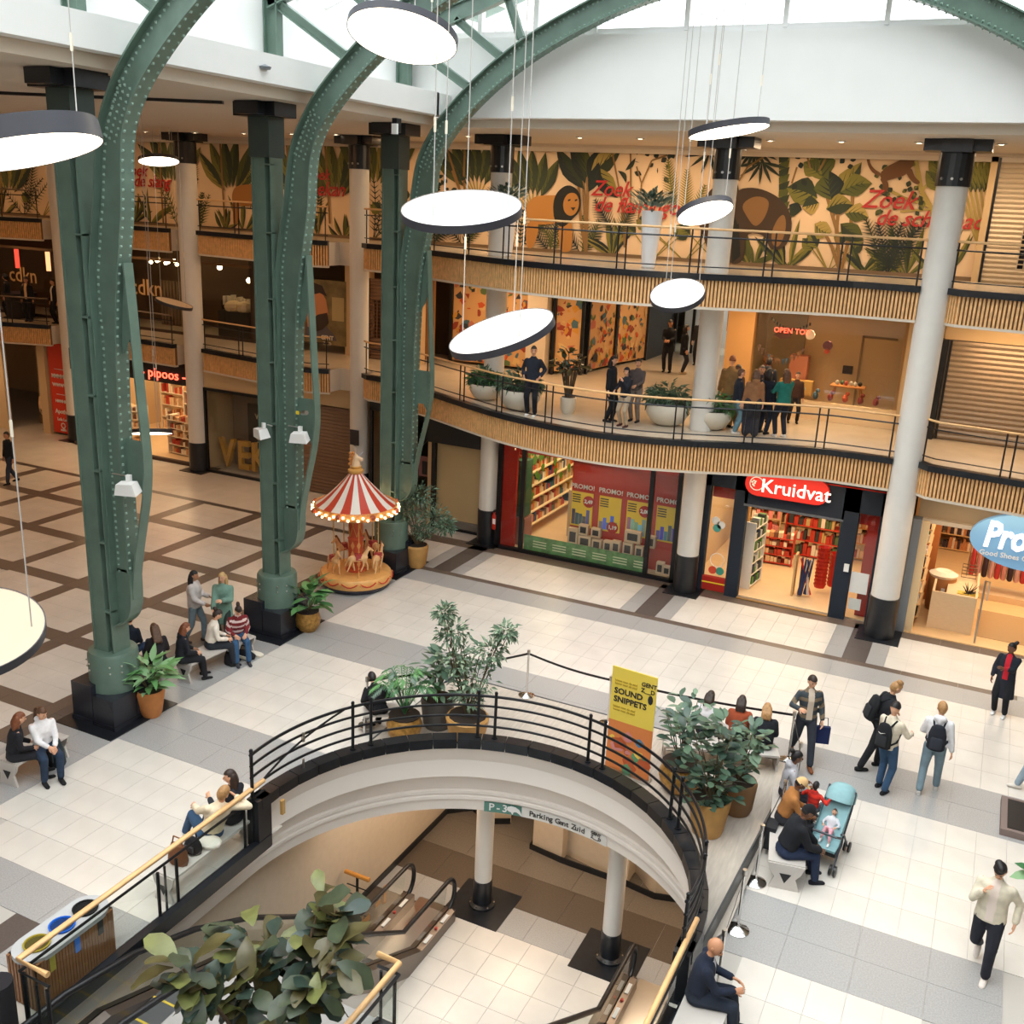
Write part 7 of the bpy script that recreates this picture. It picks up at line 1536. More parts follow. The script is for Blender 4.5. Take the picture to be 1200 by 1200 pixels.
def hand(mb, w, d, nrm, s, curl=.5, side=1):
    """palm at wrist w pointing along d, five separate fingers"""
    d = Vector(d).normalized(); nrm = Vector(nrm); nrm = (nrm-d*nrm.dot(d)).normalized(); r = d.cross(nrm); w = Vector(w)
    pc = [(w-d*.01*s, r*.026*s, nrm*.018*s), (w+d*.03*s, r*.036*s, nrm*.018*s), (w+d*.075*s, r*.041*s, nrm*.015*s), (w+d*.092*s, r*.037*s, nrm*.012*s)]
    loft(mb, pc, 8)
    for k, (o, L) in enumerate(((-.03, .068), (-.01, .078), (.011, .073), (.030, .058))):
        a = w+d*.088*s+r*o*s; c1 = curl*(.5+.12*k); p1 = a+(d*math.cos(c1)-nrm*math.sin(c1))*L*.45*s; c2 = curl*(1.3+.1*k); p2 = p1+(d*math.cos(c2)-nrm*math.sin(c2))*L*.55*s
        mb.tube([a-d*.01*s, a, p1, p2], .008*s, 5, rs=[.0095*s, .0095*s, .009*s, .006*s])
    a = w+d*.03*s-r*.03*s*side; p1 = a+(d*.7-r*side*.7-nrm*.3)*.035*s; p2 = p1+(d*.95-r*side*.2-nrm*.35)*.032*s
    mb.tube([w+d*.015*s-r*.015*s*side, a, p1, p2], .01*s, 5, rs=[.014*s, .012*s, .011*s, .007*s])
def ik(a, b, l1, l2, pole):
    a, b = Vector(a), Vector(b); d = b-a; L = min(d.length, (l1+l2)*.998); dn = d.normalized(); b = a+dn*L
    x = (l1*l1-l2*l2+L*L)/(2*L); h = math.sqrt(max(0, l1*l1-x*x)); pole = Vector(pole); p = pole-dn*pole.dot(dn); p = p.normalized() if p.length > 1e-4 else Vector((0, 1, 0))
    return a+dn*x+p*h, b
SKIN = {'light': s2l(222, 170, 138), 'tan': s2l(190, 136, 102), 'brown': s2l(120, 80, 58), 'dark': s2l(84, 56, 42)}
HAIR = {'black': (26, 22, 24), 'dark': (50, 36, 30), 'brown': (92, 62, 42), 'auburn': (120, 68, 40), 'blond': (200, 164, 112), 'fair': (172, 130, 84), 'grey': (150, 146, 140)}
def person(lab, x, y, z=0, face=0, h=1.75, pose='stand', lean=0., side=0., twist=0., hyaw=0., hpit=0., LH=None, RH=None, LF=None, RF=None, hip=None, top=(40, 44, 52), bot=(36, 40, 50), shoe=(30, 30, 32), skin_='light', hair='brown', hstyle='short', wide=1., long_=0., hood=False, cap_=None, inner=None, bag=None, bagc=(24, 26, 30), vox=.026, stripes=None, open_=False, sleeves=True, baglab=None, group=None, noleg=False, puffy=0., curl=.5, skirt=False):
    """face: compass heading in degrees of the chest (0 = away from the camera side, +Y); local x right, y ahead"""
    s = h/1.75; T = thing('person', lab, 'person', (x, y, z), math.radians(face), group)
    sit = pose == 'sit'
    hp = Vector(hip) if hip else Vector((0, 0, .93*s)) if not sit else Vector((0, -.02, .10))
    ln, sd = math.radians(lean), math.radians(side)
    U = Vector((math.sin(sd), math.sin(ln), math.cos(ln)*math.cos(sd))).normalized(); tw = math.radians(twist)
    Rt = Vector((math.cos(tw), math.sin(tw), 0)); Rt = (Rt-U*Rt.dot(U)).normalized(); Fw = U.cross(Rt)
    ch = hp+U*.30*s; sh = hp+U*.47*s; nk = hp+U*.54*s; hd = nk+U*.155*s+Fw*.02*s
    sw = .172*s*(1 if wide <= 1 else wide**.5)
    SL, SR = sh-Rt*sw, sh+Rt*sw; HL, HR = hp-Vector((.09*s, 0, .02)), hp+Vector((.09*s, 0, -.02))
    def tgt(v, dflt): return Vector(v) if v is not None else Vector(dflt)
    if pose == 'walk': dLF, dRF = (-.08, .32*s, .07), (.09, -.36*s, .14)
    elif sit: dLF, dRF = (-.12, .50*s, -.45+.08), (.13, .46*s, -.45+.08)
    else: dLF, dRF = (-.11, .03, .08), (.11, -.03, .08)
    AL, AR = tgt(LF, dLF), tgt(RF, dRF)
    KL, AL = ik(HL, AL, .44*s, .43*s, (-.1, 1, .25 if sit else 0)); KR, AR = ik(HR, AR, .44*s, .43*s, (.1, 1, .25 if sit else 0))
    dLH = SL+Vector((-.08, .04, -.55))*s if not sit else hp+Vector((-.12, .33, .10))*s
    dRH = SR+Vector((.08, .04, -.55))*s if not sit else hp+Vector((.12, .33, .10))*s
    WLh, WRh = tgt(LH, dLH), tgt(RH, dRH)
    EL_, WLh = ik(SL, WLh, .285*s, .255*s, (-.5, -.7, -.5)); ER, WRh = ik(SR, WRh, .285*s, .255*s, (.5, -.7, -.5))
    sk = mat('skin_'+skin_, SKIN[skin_], .55); eye = mat('eye_dark', (.02, .015, .012), .3); lip = mat('lip_'+skin_, tuple(c*.62 for c in SKIN[skin_]), .5)
    # body: one continuous surface
    b = MB(); tz = .9
    loft(b, [(hp-U*.08*s, Rt*.14*s*tz, Fw*.09*s), (hp+U*.03*s, Rt*.145*s*tz, Fw*.095*s), (hp+U*.18*s, Rt*.12*s*tz, Fw*.08*s), (ch+U*.06*s, Rt*.15*s*tz, Fw*.095*s), (sh, Rt*.15*s*tz, Fw*.07*s), (nk, Rt*.05*s, Fw*.05*s)], 10)
    cap(b, nk-U*.03*s, .052*s, hd-U*.04*s-Fw*.01, .05*s)
    for S, E, Wd2, K, A, Hh in ((SL, EL_, WLh, KL, AL, HL), (SR, ER, WRh, KR, AR, HR)):
        cap(b, S, .045*s, E, .036*s); cap(b, E, .036*s, Wd2, .026*s); cap(b, Hh, .07*s, K, .048*s); cap(b, K, .046*s, A, .034*s)
    v, f_ = skin(b, .03*s, 1, .3); bm_ = MB().mt(sk); bm_.add(v, f_)
    hy, hpch = math.radians(hyaw), math.radians(hpit); HF = (Fw*math.cos(hy)-Rt*math.sin(hy)); HF = (HF*math.cos(hpch)-U*math.sin(hpch)).normalized(); HU = (U+HF*math.sin(hpch)*.6+Fw*.0)
    surf, Wp = head_mesh(bm_, hd, HF, HU, s*(1.0 if h > 1.3 else 1.0+.25*(1.3-h)), sk, eye, lip)
    bm_.mt(sk)
    for S, E, Wd2, sdn in ((SL, EL_, WLh, 1), (SR, ER, WRh, -1)):
        d = (Wd2-E).normalized(); hand(bm_, Wd2+d*.0, d, -Rt*sdn*.7+Fw*.0+Vector((0, 0, .6)) if sit or d.z > -.3 else Rt*sdn*-1, s, curl, sdn)
    part('body', bm_, T, smooth=70)
    # trousers
    if not noleg:
        b = MB(); loft(b, [(hp-U*.09*s, Rt*.15*s*wide, Fw*.115*s), (hp+U*.02*s, Rt*.165*s*wide, Fw*.12*s), (hp+U*.12*s, Rt*.145*s*wide, Fw*.105*s)], 12)
        lg = .012*s if not skirt else .05
        for Hh, K, A in ((HL, KL, AL), (HR, KR, AR)):
            cap(b, Hh, .092*s*wide**.5+lg, K, .066*s+lg); ank = A+(K-A).normalized()*.03; cap(b, K, .064*s+lg, ank, .052*s+lg)
        v, f_ = skin(b, vox*s, 2, .5); t_ = MB().mt(cm(*bot, 85, var=.12, vscale=9)); t_.add(v, f_); part('trousers', t_, T, smooth=180)
        for A, K in ((AL, KL), (AR, KR)):
            dn = (A-K).normalized(); fd = Vector((0, 1, 0)); 
            if A.z > .11 and not sit and dn.y < -.2: fd = Vector((0, .6, -.8))
            b = MB(); a0 = A-fd*.05*s+Vector((0, 0, -.045*s)); loft(b, [(a0-fd*.03*s, Vector((.03, 0, 0))*s, Vector((0, 0, .035))*s), (a0+fd*.01*s, Vector((.042, 0, 0))*s, Vector((0, 0, .045))*s), (a0+fd*.1*s-Vector((0, 0, .008)), Vector((.044, 0, 0))*s, Vector((0, 0, .034))*s), (a0+fd*.19*s-Vector((0, 0, .014)), Vector((.04, 0, 0))*s, Vector((0, 0, .025))*s), (a0+fd*.215*s-Vector((0, 0, .02)), Vector((.02, 0, 0))*s, Vector((0, 0, .014))*s)], 10)
            part('shoe', b, T, cm(*shoe, 50), smooth=60)
    # top garment
    p_ = puffy*.02; b = MB(); g = .022*s+p_
    zt = -(.06+long_)*s
    rings = [(hp+U*zt, Rt*(.165*s*wide+g*.6+.25*long_*s*.4), Fw*(.125*s+g*.6)), (hp+U*.06*s, Rt*(.155*s*wide+g*.7), Fw*(.118*s+g*.7)), (hp+U*.2*s, Rt*(.14*s*wide+g), Fw*(.105*s+g)), (ch+U*.05*s, Rt*(.17*s*wide**.6+g), Fw*(.115*s+g)), (sh-U*.02*s, Rt*(.165*s+g), Fw*(.09*s+g)), (nk-U*.02*s, Rt*(.07*s+g*.5), Fw*(.065*s+g*.5)), (nk+U*.03*s, Rt*(.055*s+g*.3), Fw*(.055*s+g*.3))]
    if sit and long_ == 0: rings = rings[1:]
    loft(b, rings, 14)
    for S, E, Wd2 in ((SL, EL_, WLh), (SR, ER, WRh)): cap(b, S-U*.022*s, .054*s+g*.5, E, .043*s+g*.5); cap(b, E, .043*s+g*.5, Wd2-(Wd2-E).normalized()*.035, .034*s+g*.7)
    if hood: cap(b, nk-Fw*.07*s-Rt*.05*s, .06*s, nk-Fw*.07*s+Rt*.05*s, .06*s); cap(b, nk-Fw*.1*s-U*.06*s, .05*s, nk-Fw*.08*s, .06*s)
    v, f_ = skin(b, vox*s, 2, .5)
    t_ = MB().mt(cm(*top, 80, var=.12, vscale=10)); t_.add(v, f_)
    if stripes:
        t_.mt(cm(*stripes[0], 80)); idx2 = t_.cur; per = stripes[1]
        for i, ff in enumerate(t_.f):
            c = sum((Vector(t_.v[j]) for j in ff), Vector())/len(ff); dd = (c-hp).dot(U) if abs((c-hp).dot(Rt)) < .2*s else (c-sh).length+.03
            if (dd/per) % 1 < .42: t_.m[i] = idx2
    if inner:
        t_.mt(cm(*inner, 80)); i2 = t_.cur
        for i, ff in enumerate(t_.f):
            c = sum((Vector(t_.v[j]) for j in ff), Vector())/len(ff)-hp
            if abs(c.dot(Rt)) < .055*s and c.dot(Fw) > .05*s and c.dot(U) > -.02: t_.m[i] = i2
    part('jacket' if (inner or puffy or hood) else 'sweater', t_, T, smooth=180)
    # hair / headwear
    hm = mat('hair_'+hair, s2l(*HAIR[hair]), .55, var=.25, vscale=25)
    def shell(g, zcut_front, zcut_back, m, nm, ylim=.25):
        b = MB().mt(m); n, k = 18, 14; P = []
        for j in range(k+1):
            t = PI*(j+.001)/(k+.002)
            for i in range(n): P.append((t, 2*PI*i/n))
        vs_ = [Wp(*surf(t, a, g, True)) for t, a in P]; F = []
        for j in range(k):
            for i in range(n):
                t = PI*(j+.5)/k; a = 2*PI*(i+.5)/n; zz, yy = -math.cos(t), math.sin(t)*math.sin(a)
                lim = zcut_front if yy > ylim else lerp(zcut_back, zcut_front, max(0, min(1, (yy+.3)/(ylim+.3))))
                if zz > lim: F.append((j*n+i, j*n+(i+1) % n, (j+1)*n+(i+1) % n, (j+1)*n+i))
        b.add(vs_, F); return part(nm, b, T, smooth=180)
    if cap_: 
        shell(1.13, .2, .1, cm(*cap_, 70), 'cap'); b = MB().mt(cm(*cap_, 70)); n = 9
        P = [Wp(.07*math.cos(a), .09+.085*math.sin(a), .035+.01*math.sin(a)) for a in np.linspace(0, PI, n)]+[Wp(.07*math.cos(a), .09+.085*math.sin(a), .047+.01*math.sin(a)) for a in np.linspace(0, PI, n)]
        b.add(P, [tuple(range(n)), tuple(range(2*n-1, n-1, -1))]+[(i, i+1, n+i+1, n+i) for i in range(n-1)]); part('cap_visor', b, T)
        if hstyle != 'bald': shell(1.07, .3, -.5, hm, 'hair')
    elif hstyle == 'beanie': shell(1.14, .25, -.1, hm, 'beanie')
    elif hstyle == 'hood': shell(1.22, .45, -.95, cm(*top, 80), 'hood_up', .5)
    elif hstyle != 'bald':
        shell(1.10, .42, -.55 if hstyle in ('short', 'bun') else -.7, hm, 'hair')
        if hstyle == 'top': b = MB().mt(hm); cap(b, Wp(-.02, .03, .11), .05*s, Wp(.02, -.03, .11), .055*s); part('hair_top', b, T, smooth=60)
        if hstyle in ('long', 'mid'):
            L = .33 if hstyle == 'long' else .17; b = MB(); 
            for xx in (-.045, 0, .045): 
                e = Wp(xx*1.5, -.075, -.02-L); cap(b, Wp(xx, -.05, .02), .055*s, Wp(xx*1.2, -.085, -.1), .05*s); cap(b, Wp(xx*1.2, -.085, -.1), .05*s, e, .035*s)
            for sx in (-1, 1): cap(b, Wp(sx*.07, -.01, .0), .03*s, Wp(sx*.075, -.01, -.16), .028*s)
            v, f_ = skin(b, .024*s, 2); m_ = MB().mt(hm); m_.add(v, f_); part('hair_length', m_, T, smooth=180)
        if hstyle == 'bun': b = MB().mt(hm); cap(b, Wp(0, -.09, .09), .045*s, Wp(0, -.12, .11), .04*s); part('hair_bun', b, T, smooth=60)
        if hstyle == 'tail': b = MB().mt(hm); b.tube([Wp(0, -.09, .06), Wp(0, -.14, .0), Wp(0, -.14, -.18), Wp(0, -.12, -.34)], .03, 7, rs=[.03*s, .04*s, .035*s, .012*s]); part('ponytail', b, T, smooth=60)
    if hstyle == 'beard' : pass
    if bag == 'backpack':
        Tm = Matrix.Rotation(math.radians(face), 3, 'Z'); bc = ch-U*.06*s-Fw*(.21*s+p_); W3_ = Tm @ bc+Vector((x, y, z))
        B = thing('backpack', baglab or 'dark backpack worn by '+lab, 'bag', W3_, math.radians(face)); b = MB()
        loft(b, [(-U*.23*s, Rt*.12*s, Fw*.07*s), (-U*.2*s, Rt*.15*s, Fw*.09*s), (U*.05*s, Rt*.145*s, Fw*.085*s), (U*.19*s, Rt*.11*s, Fw*.06*s), (U*.23*s, Rt*.06*s, Fw*.03*s)], 12); part('bag_body', b, B, cm(*bagc, 60), smooth=60)
        b = MB(); loft(b, [(-U*.17*s-Fw*.085*s, Rt*.1*s, Fw*.03*s), (-U*.0*s-Fw*.085*s, Rt*.1*s, Fw*.03*s), (U*.03*s-Fw*.08*s, Rt*.08*s, Fw*.02*s)], 10); part('front_pocket', b, B, cm(*[min(255, v+14) for v in bagc], 60), smooth=60)
        if baglab and 'logo' in baglab:
            b = MB(); pts = [(-.07, .0), (-.05, -.022), (-.02, -.03), (.075, .02), (-.02, -.012), (-.045, -.004)]; b.add([U*(.08+v)*s+Rt*u*s-Fw*.098*s for u, v in pts], [tuple(range(6))]); part('logo', b, B, WHITE)
        for sx in (-1, 1): b = MB(); b.tube([U*.17*s+Fw*.06*s+Rt*.07*sx*s, U*.26*s+Fw*.17*s+Rt*.1*sx*s, U*.16*s+Fw*(.33*s+p_)+Rt*.12*sx*s, -U*.02*s+Fw*(.33*s+p_)+Rt*.13*sx*s, -U*.12*s+Fw*.15*s+Rt*.17*sx*s, -U*.16*s+Fw*.05*s+Rt*.12*sx*s], .018, 5); part('strap', b, B, cm(*bagc, 60))
    T['wrist'] = [WRh.x, WRh.y, WRh.z]; del T['wrist']
    return T, WLh, WRh
def handbag(px, py, z, lab, c, w=.28, h=.3, d=.1, rz=0, strap=.3):
    x, y = G(px, py, z); T = thing('carried_bag', lab, 'bag', (x, y, z), rz); b = MB(); loft(b, [((0, 0, 0), (w*.45, 0, 0), (0, d*.5, 0)), ((0, 0, .03), (w*.5, 0, 0), (0, d*.55, 0)), ((0, 0, h), (w*.48, 0, 0), (0, d*.4, 0))], 10); part('bag_body', b, T, cm(*c, 60)); b = MB(); b.tube([(-w*.3, 0, h*.95), (-w*.2, 0, h+strap), (w*.2, 0, h+strap), (w*.3, 0, h*.95)], .01, 5); part('strap', b, T, cm(*c, 60)); return T
def at(px, py, z=0.): return G(px, py, z)
# ---- right foreground and middle
x, y = at(938, 892); person('man in green and brown plaid jacket walking with a blue bag', x, y, 0, 205, 1.80, 'walk', LH=(-.26, .1, .92), RH=(.25, .32, 1.25), top=(58, 66, 72), stripes=((120, 104, 84), .17), inner=(206, 190, 172), bot=(48, 52, 62), shoe=(120, 72, 44), hair='dark', hyaw=10, hpit=15, vox=.022)
x, y = at(962, 872, .35); B = thing('carried_bag', 'dark blue shopping bag hanging from the plaid-jacket man hand', 'bag', (x, y, .38), .3); b = MB(); b.box((0, 0, .17), (.26, .08, .34)); part('bag_body', b, B, cm(32, 44, 88, 50)); b = MB(); b.tube([(-.08, 0, .34), (-.06, 0, .52), (.06, 0, .52), (.08, 0, .34)], .008, 5); part('handle', b, B, cm(32, 44, 88, 50))
x, y = at(1022, 900); person('man with brown quiff in black puffer jacket bending toward his friend', x, y, 0, 300, 1.82, 'walk', lean=14, LF=(-.1, .12, .07), RF=(.1, -.3, .08), LH=(-.2, .3, 1.1), RH=(.2, .25, 1.05), top=(26, 28, 34), bot=(26, 27, 32), shoe=(24, 24, 26), hair='fair', hstyle='top', puffy=1.4, hpit=20, bag='backpack', baglab='black backpack of the man in the black puffer jacket', vox=.022)
x, y = at(1032, 926); person('person in black beanie and cream jacket seen from behind', x, y, 0, 335, 1.76, 'stand', LF=(-.1, .08, .08), RF=(.1, -.08, .08), LH=(-.14, .34, 1.12), RH=(.2, .36, 1.12), top=(214, 204, 184), bot=(50, 78, 108), shoe=(22, 24, 30), hair='black', hstyle='beanie', hpit=28, bag='backpack', baglab='black backpack with white logo on the cream jacket', vox=.022)
x, y = at(1086, 928); person('young man in white hoodie and pale blue jeans walking away with black backpack', x, y, 0, 0, 1.80, 'walk', LF=(-.13, -.14, .08), RF=(.13, .2, .07), LH=(-.18, .28, 1.05), RH=(.28, -.02, .86), top=(226, 226, 230), hood=True, bot=(120, 142, 154), shoe=(190, 188, 184), hair='fair', hstyle='short', bag='backpack', bagc=(28, 32, 42), baglab='black backpack on the white hoodie', vox=.022, hyaw=15)
x, y = at(1170, 838); person('woman in red top and long dark coat standing at the right edge', x, y, 0, 165, 1.66, 'stand', LH=(.02, .28, 1.16), RH=(.24, .12, .86), top=(32, 36, 48), inner=(196, 36, 52), long_=.42, bot=(26, 28, 34), shoe=(226, 226, 226), skin_='brown', hair='black', hstyle='bun', hyaw=-30, wide=1.1, vox=.022)
x, y = at(1146, 1140); person('young man in cream jacket touching his face while walking', x, y, 0, 170, 1.80, 'walk', LF=(-.1, .12, .07), RF=(.1, -.38, .22), RH=(.12, .2, 1.4), LH=(-.3, .0, .95), top=(212, 204, 184), inner=(224, 210, 200), bot=(34, 36, 46), shoe=(222, 212, 204), skin_='light', hair='black', hstyle='top', hpit=38, wide=1.15, vox=.02, open_=True)
x, y = at(1208, 925); person('passer-by in pale jeans cut by the right edge', x+.05, y, 0, 90, 1.75, 'walk', LF=(-.1, .3, .07), top=(60, 66, 80), bot=(146, 164, 178), shoe=(214, 208, 200), hair='dark')
# bald man on the bench
x, y = at(815, 1172, .45); person('bald man in navy coat sitting on the bench at the bottom', x, y+.05, .45, 285, 1.80, 'sit', lean=12, hyaw=-25, hpit=12, top=(26, 34, 52), inner=(196, 196, 204), bot=(36, 44, 58), hstyle='bald', skin_='tan', wide=1.15, LH=(-.1, .42, .3), RH=(.1, .44, .28), vox=.02)
# family bench
def seated(lab, px, py, hgt, face, **k):
    x, y = at(px, py, .46); return person(lab, x, y, .45, face, hgt, 'sit', **k)
seated('man in black cap and puffer jacket seated at the front of the family bench', 920, 1000, 1.78, 300, lean=22, hpit=18, top=(22, 24, 30), bot=(34, 46, 72), shoe=(26, 28, 36), skin_='brown', hair='black', cap_=(24, 24, 28), puffy=1.2, LH=(-.1, .5, .12), RH=(.14, .48, .16), vox=.022)
seated('person in beige cap and mustard coat on the family bench', 917, 962, 1.66, 290, lean=18, hpit=25, top=(168, 112, 60), bot=(40, 40, 46), skin_='brown', hair='black', cap_=(214, 176, 124), LH=(-.1, .42, .2), RH=(.12, .42, .2))
seated('woman with sunglasses on her head in a grey hooded coat on the family bench', 921, 932, 1.66, 290, lean=8, top=(176, 176, 182), hood=True, bot=(44, 46, 54), skin_='brown', hair='black', hstyle='bun', LH=(-.08, .3, .28), RH=(.16, .3, .28))
x, y = at(952, 952, .62); person('small child in a red printed jacket on a lap', x, y, .62, 340, 1.0, 'sit', top=(206, 48, 34), stripes=((170, 40, 34), .09), bot=(90, 92, 100), skin_='dark', hair='black', LH=(-.16, .12, .3), RH=(.22, .1, .32), LF=(-.07, .3, -.12), RF=(.07, .3, -.12), vox=.03)
# stroller with baby
x, y = at(968, 1004); S = thing('stroller', 'light blue folding stroller with canopy beside the bench', 'stroller', (x, y, 0), math.radians(172))
FB = mat('stroller_blue', s2l(132, 172, 178), .7, var=.08); FK = mat('stroller_frame', (.03, .035, .05), .4)
for sx in (-.22, .22):
    b = MB(); b.tube([(sx, .42, .1), (sx, .1, .42), (sx, -.25, .82), (sx*.95, -.42, 1.05)], .016, 6); part('frame_tube', b, S, FK); b = MB(); b.tube([(sx, -.35, .1), (sx, .0, .5), (sx, .22, .62)], .016, 6); part('frame_tube', b, S, FK)
    for yy in (.42, -.36):
        for o in (-.035, .035): b = MB(); b.cyl((sx+o-.015, yy, .085), (sx+o+.015, yy, .085), .085, n=14); b.cyl((sx+o-.018, yy, .085), (sx+o+.018, yy, .085), .03, n=8); part('wheel', b, S, BLACK)
b = MB(); b.add([(-.2, .38, .38), (.2, .38, .38), (.21, .12, .42), (-.21, .12, .42), (.2, -.3, .92), (-.2, -.3, .92)], [(0, 1, 2, 3), (3, 2, 4, 5)]); b.add([(-.2, .38, .35), (.2, .38, .35), (.21, .12, .38), (-.21, .12, .38), (.2, -.33, .9), (-.2, -.33, .9)], [(3, 2, 1, 0), (5, 4, 2, 3)]); part('seat_sling', b, S, FB)
for sx in (-.21, .21): b = MB(); b.add([(sx, .2, .42), (sx, .2, .56), (sx, -.25, .95), (sx, -.3, .88), (sx, .05, .45)], [(0, 1, 2, 3, 4)]); part('side_panel', b, S, FB)
b = MB(); P = []
for i in range(7):
    a = lerp(-.9, 1.15, i/6)
    for j in range(9): t = PI*j/8; P.append((-.23*math.cos(t), -.40+.30*math.sin(a)*math.sin(t)**.5*1.0, .84+.28*math.cos(a)*math.sin(t)**.5))
b.add(P, [(i*9+j, i*9+j+1, (i+1)*9+j+1, (i+1)*9+j) for i in range(6) for j in range(8)]); part('canopy', b, S, FB, smooth=60)
b = MB(); b.tube([(-.22, .16, .52), (-.18, .34, .62), (.18, .34, .62), (.22, .16, .52)], .02, 6); part('bumper_bar', b, S, FK)
b = MB(); b.bb(-.18, -.2, .16, .18, .2, .3); part('basket', b, S, cm(46, 50, 58))
x2, y2 = at(964, 985, .5); person('baby in a grey top and pink trousers lying in the stroller', x+.0, y+.02, .46, 172, .72, 'sit', lean=-30, hpit=-5, top=(206, 208, 214), bot=(222, 160, 170), shoe=(230, 226, 226), hair='brown', hstyle='short', hip=(0, .04, .05), LF=(-.07, .30, -.02), RF=(.07, .26, -.0), LH=(-.1, .1, .16), RH=(.1, .1, .16), vox=.035)
b = single('nappy_bag', MB().box((0, 0, .2), (.16, .3, .4)), cm(24, 26, 32), 'black rucksack hanging off the left of the family bench', 'bag', (*at(903, 985, .2), .12))
# three women on the deck edge, backs to camera
for px, py, lab, top_, hr, hs, f_, k in ((824, 862, 'dark-haired woman in a white hoodie, first of three on the long bench', (222, 222, 226), 'dark', 'mid', -5, dict(hood=True)), (862, 868, 'woman in a rust orange puffer seated in the middle of the long bench', (150, 70, 42), 'dark', 'mid', 5, dict(puffy=1.2)), (892, 878, 'woman with fair hair in a black puffer at the right end of the long bench', (26, 28, 36), 'fair', 'mid', 10, dict(puffy=1.2))):
    x, y = at(px, py, .47); person(lab, x, y+.1, .45, f_, 1.64, 'sit', lean=10, hpit=15, top=top_, hair=hr, hstyle=hs, bot=(30, 32, 40), **k)
x, y = at(441, 838, .46); person('woman in black bending forward behind the palm', x, y+.1, .45, 50, 1.66, 'sit', lean=48, top=(20, 20, 24), bot=(22, 22, 26), hair='black', hstyle='short', hpit=10)
# couple behind glass guard
x, y = -9.47, 10.0; person('blond young man in white and beige sweater leaning to his partner on the bench', x, y, .45, 60, 1.82, 'sit', lean=-12, side=14, hyaw=-60, top=(228, 212, 184), bot=(56, 84, 116), shoe=(228, 228, 228), hair='fair', RH=(.42, .05, .55), LH=(-.12, .36, .38), LF=(-.2, .62, -.2), RF=(.0, .55, -.34), vox=.02)
x, y = -9.45, 10.5; person('dark-haired woman with her arms around the blond man', x, y, .45, 85, 1.68, 'sit', lean=4, hyaw=45, top=(40, 42, 50), bot=(36, 38, 46), hair='dark', hstyle='mid', LH=(-.2, .3, .4), vox=.022)
# left group by bench
x, y = at(230, 752); person('woman with long black hair in a pale grey puffer walking left of the mint coat', x, y, 0, 290, 1.72, 'walk', LF=(-.1, .15, .07), RF=(.1, -.22, .08), LH=(-.12, .3, 1.08), RH=(.14, .3, 1.0), top=(204, 196, 192), bot=(112, 128, 138), shoe=(60, 54, 50), skin_='tan', hair='black', hstyle='long', puffy=1.0)
x, y = at(264, 755); person('blond woman in a long mint green puffer coat', x, y, 0, 200, 1.74, 'stand', LH=(-.1, .34, 1.2), RH=(.1, .36, .95), top=(116, 150, 136), long_=.34, bot=(52, 64, 60), shoe=(40, 40, 40), hair='blond', hstyle='mid', puffy=1.2)
x, y = at(248, 758, .46); person('person in a cream fleece seated back to us on the grey bench', x, y-.02, .45, 320, 1.68, 'sit', lean=14, top=(232, 222, 208), bot=(40, 44, 52), hair='dark', hstyle='bun', hpit=15, LH=(-.1, .34, .2), RH=(.12, .34, .2))
x, y = at(276, 748, .46); person('person in a red and white striped sweater seated at the bench end', x, y+.05, .45, 235, 1.68, 'sit', lean=18, top=(116, 34, 40), stripes=((226, 204, 200), .13), bot=(54, 88, 124), shoe=(60, 60, 66), hair='dark', hstyle='bun', hpit=20)
x, y = at(213, 775, .46); person('person with auburn hair in a black hoodie seated on the grey bench', x, y, .45, 330, 1.64, 'sit', lean=10, top=(32, 34, 42), hood=True, bot=(28, 28, 34), hair='auburn', hstyle='mid')
x, y = at(184, 778, .46); person('girl with long brown hair looking down left of the auburn-haired one', x, y+.05, .45, 60, 1.62, 'sit', lean=18, hpit=20, top=(40, 34, 38), bot=(34, 34, 40), hair='brown', hstyle='long')
x, y = at(152, 766, .46); person('person in dark clothes mostly hidden behind the front green column', x, y, .45, 20, 1.7, 'sit', lean=10, top=(30, 36, 48), bot=(40, 60, 90), hair='brown')
# bench at the left edge
x, y = at(48, 878, .5); person('white-hooded woman with a long brown ponytail seated at the left edge', x, y+.05, .45, 250, 1.68, 'sit', lean=8, hyaw=20, hpit=10, top=(232, 230, 232), hood=True, bot=(40, 56, 78), shoe=(26, 26, 28), hair='brown', hstyle='tail', LF=(-.1, .42, -.37), RF=(.15, .36, -.37), LH=(-.08, .34, .2), RH=(.02, .34, .22))
x, y = at(14, 888, .5); person('long-haired person in black seated at the left edge', x, y+.05, .45, 330, 1.64, 'sit', lean=12, top=(28, 28, 34), bot=(34, 34, 40), hair='auburn', hstyle='mid')
x, y = at(14, 566); person('man in dark jacket and blue jeans walking toward us across the left hall', x, y, 0, 175, 1.78, 'walk', LF=(-.08, .2, .07), RF=(.08, -.25, .1), top=(26, 30, 36), bot=(48, 56, 72), shoe=(24, 24, 28), hair='black', skin_='tan')
# behind carousel, gift shop visitor
x, y = at(452, 668); person('person in brown beside the carousel, half hidden by the pot tree', x, y+.25, 0, 200, 1.7, 'stand', top=(70, 40, 34), bot=(24, 24, 28), hair='dark', hstyle='mid')
x, y = at(170, 480); person('customer in a cream jacket inside the gift shop', x, 28.4, 0, 20, 1.72, 'stand', top=(226, 190, 150), bot=(40, 32, 34), hair='dark')
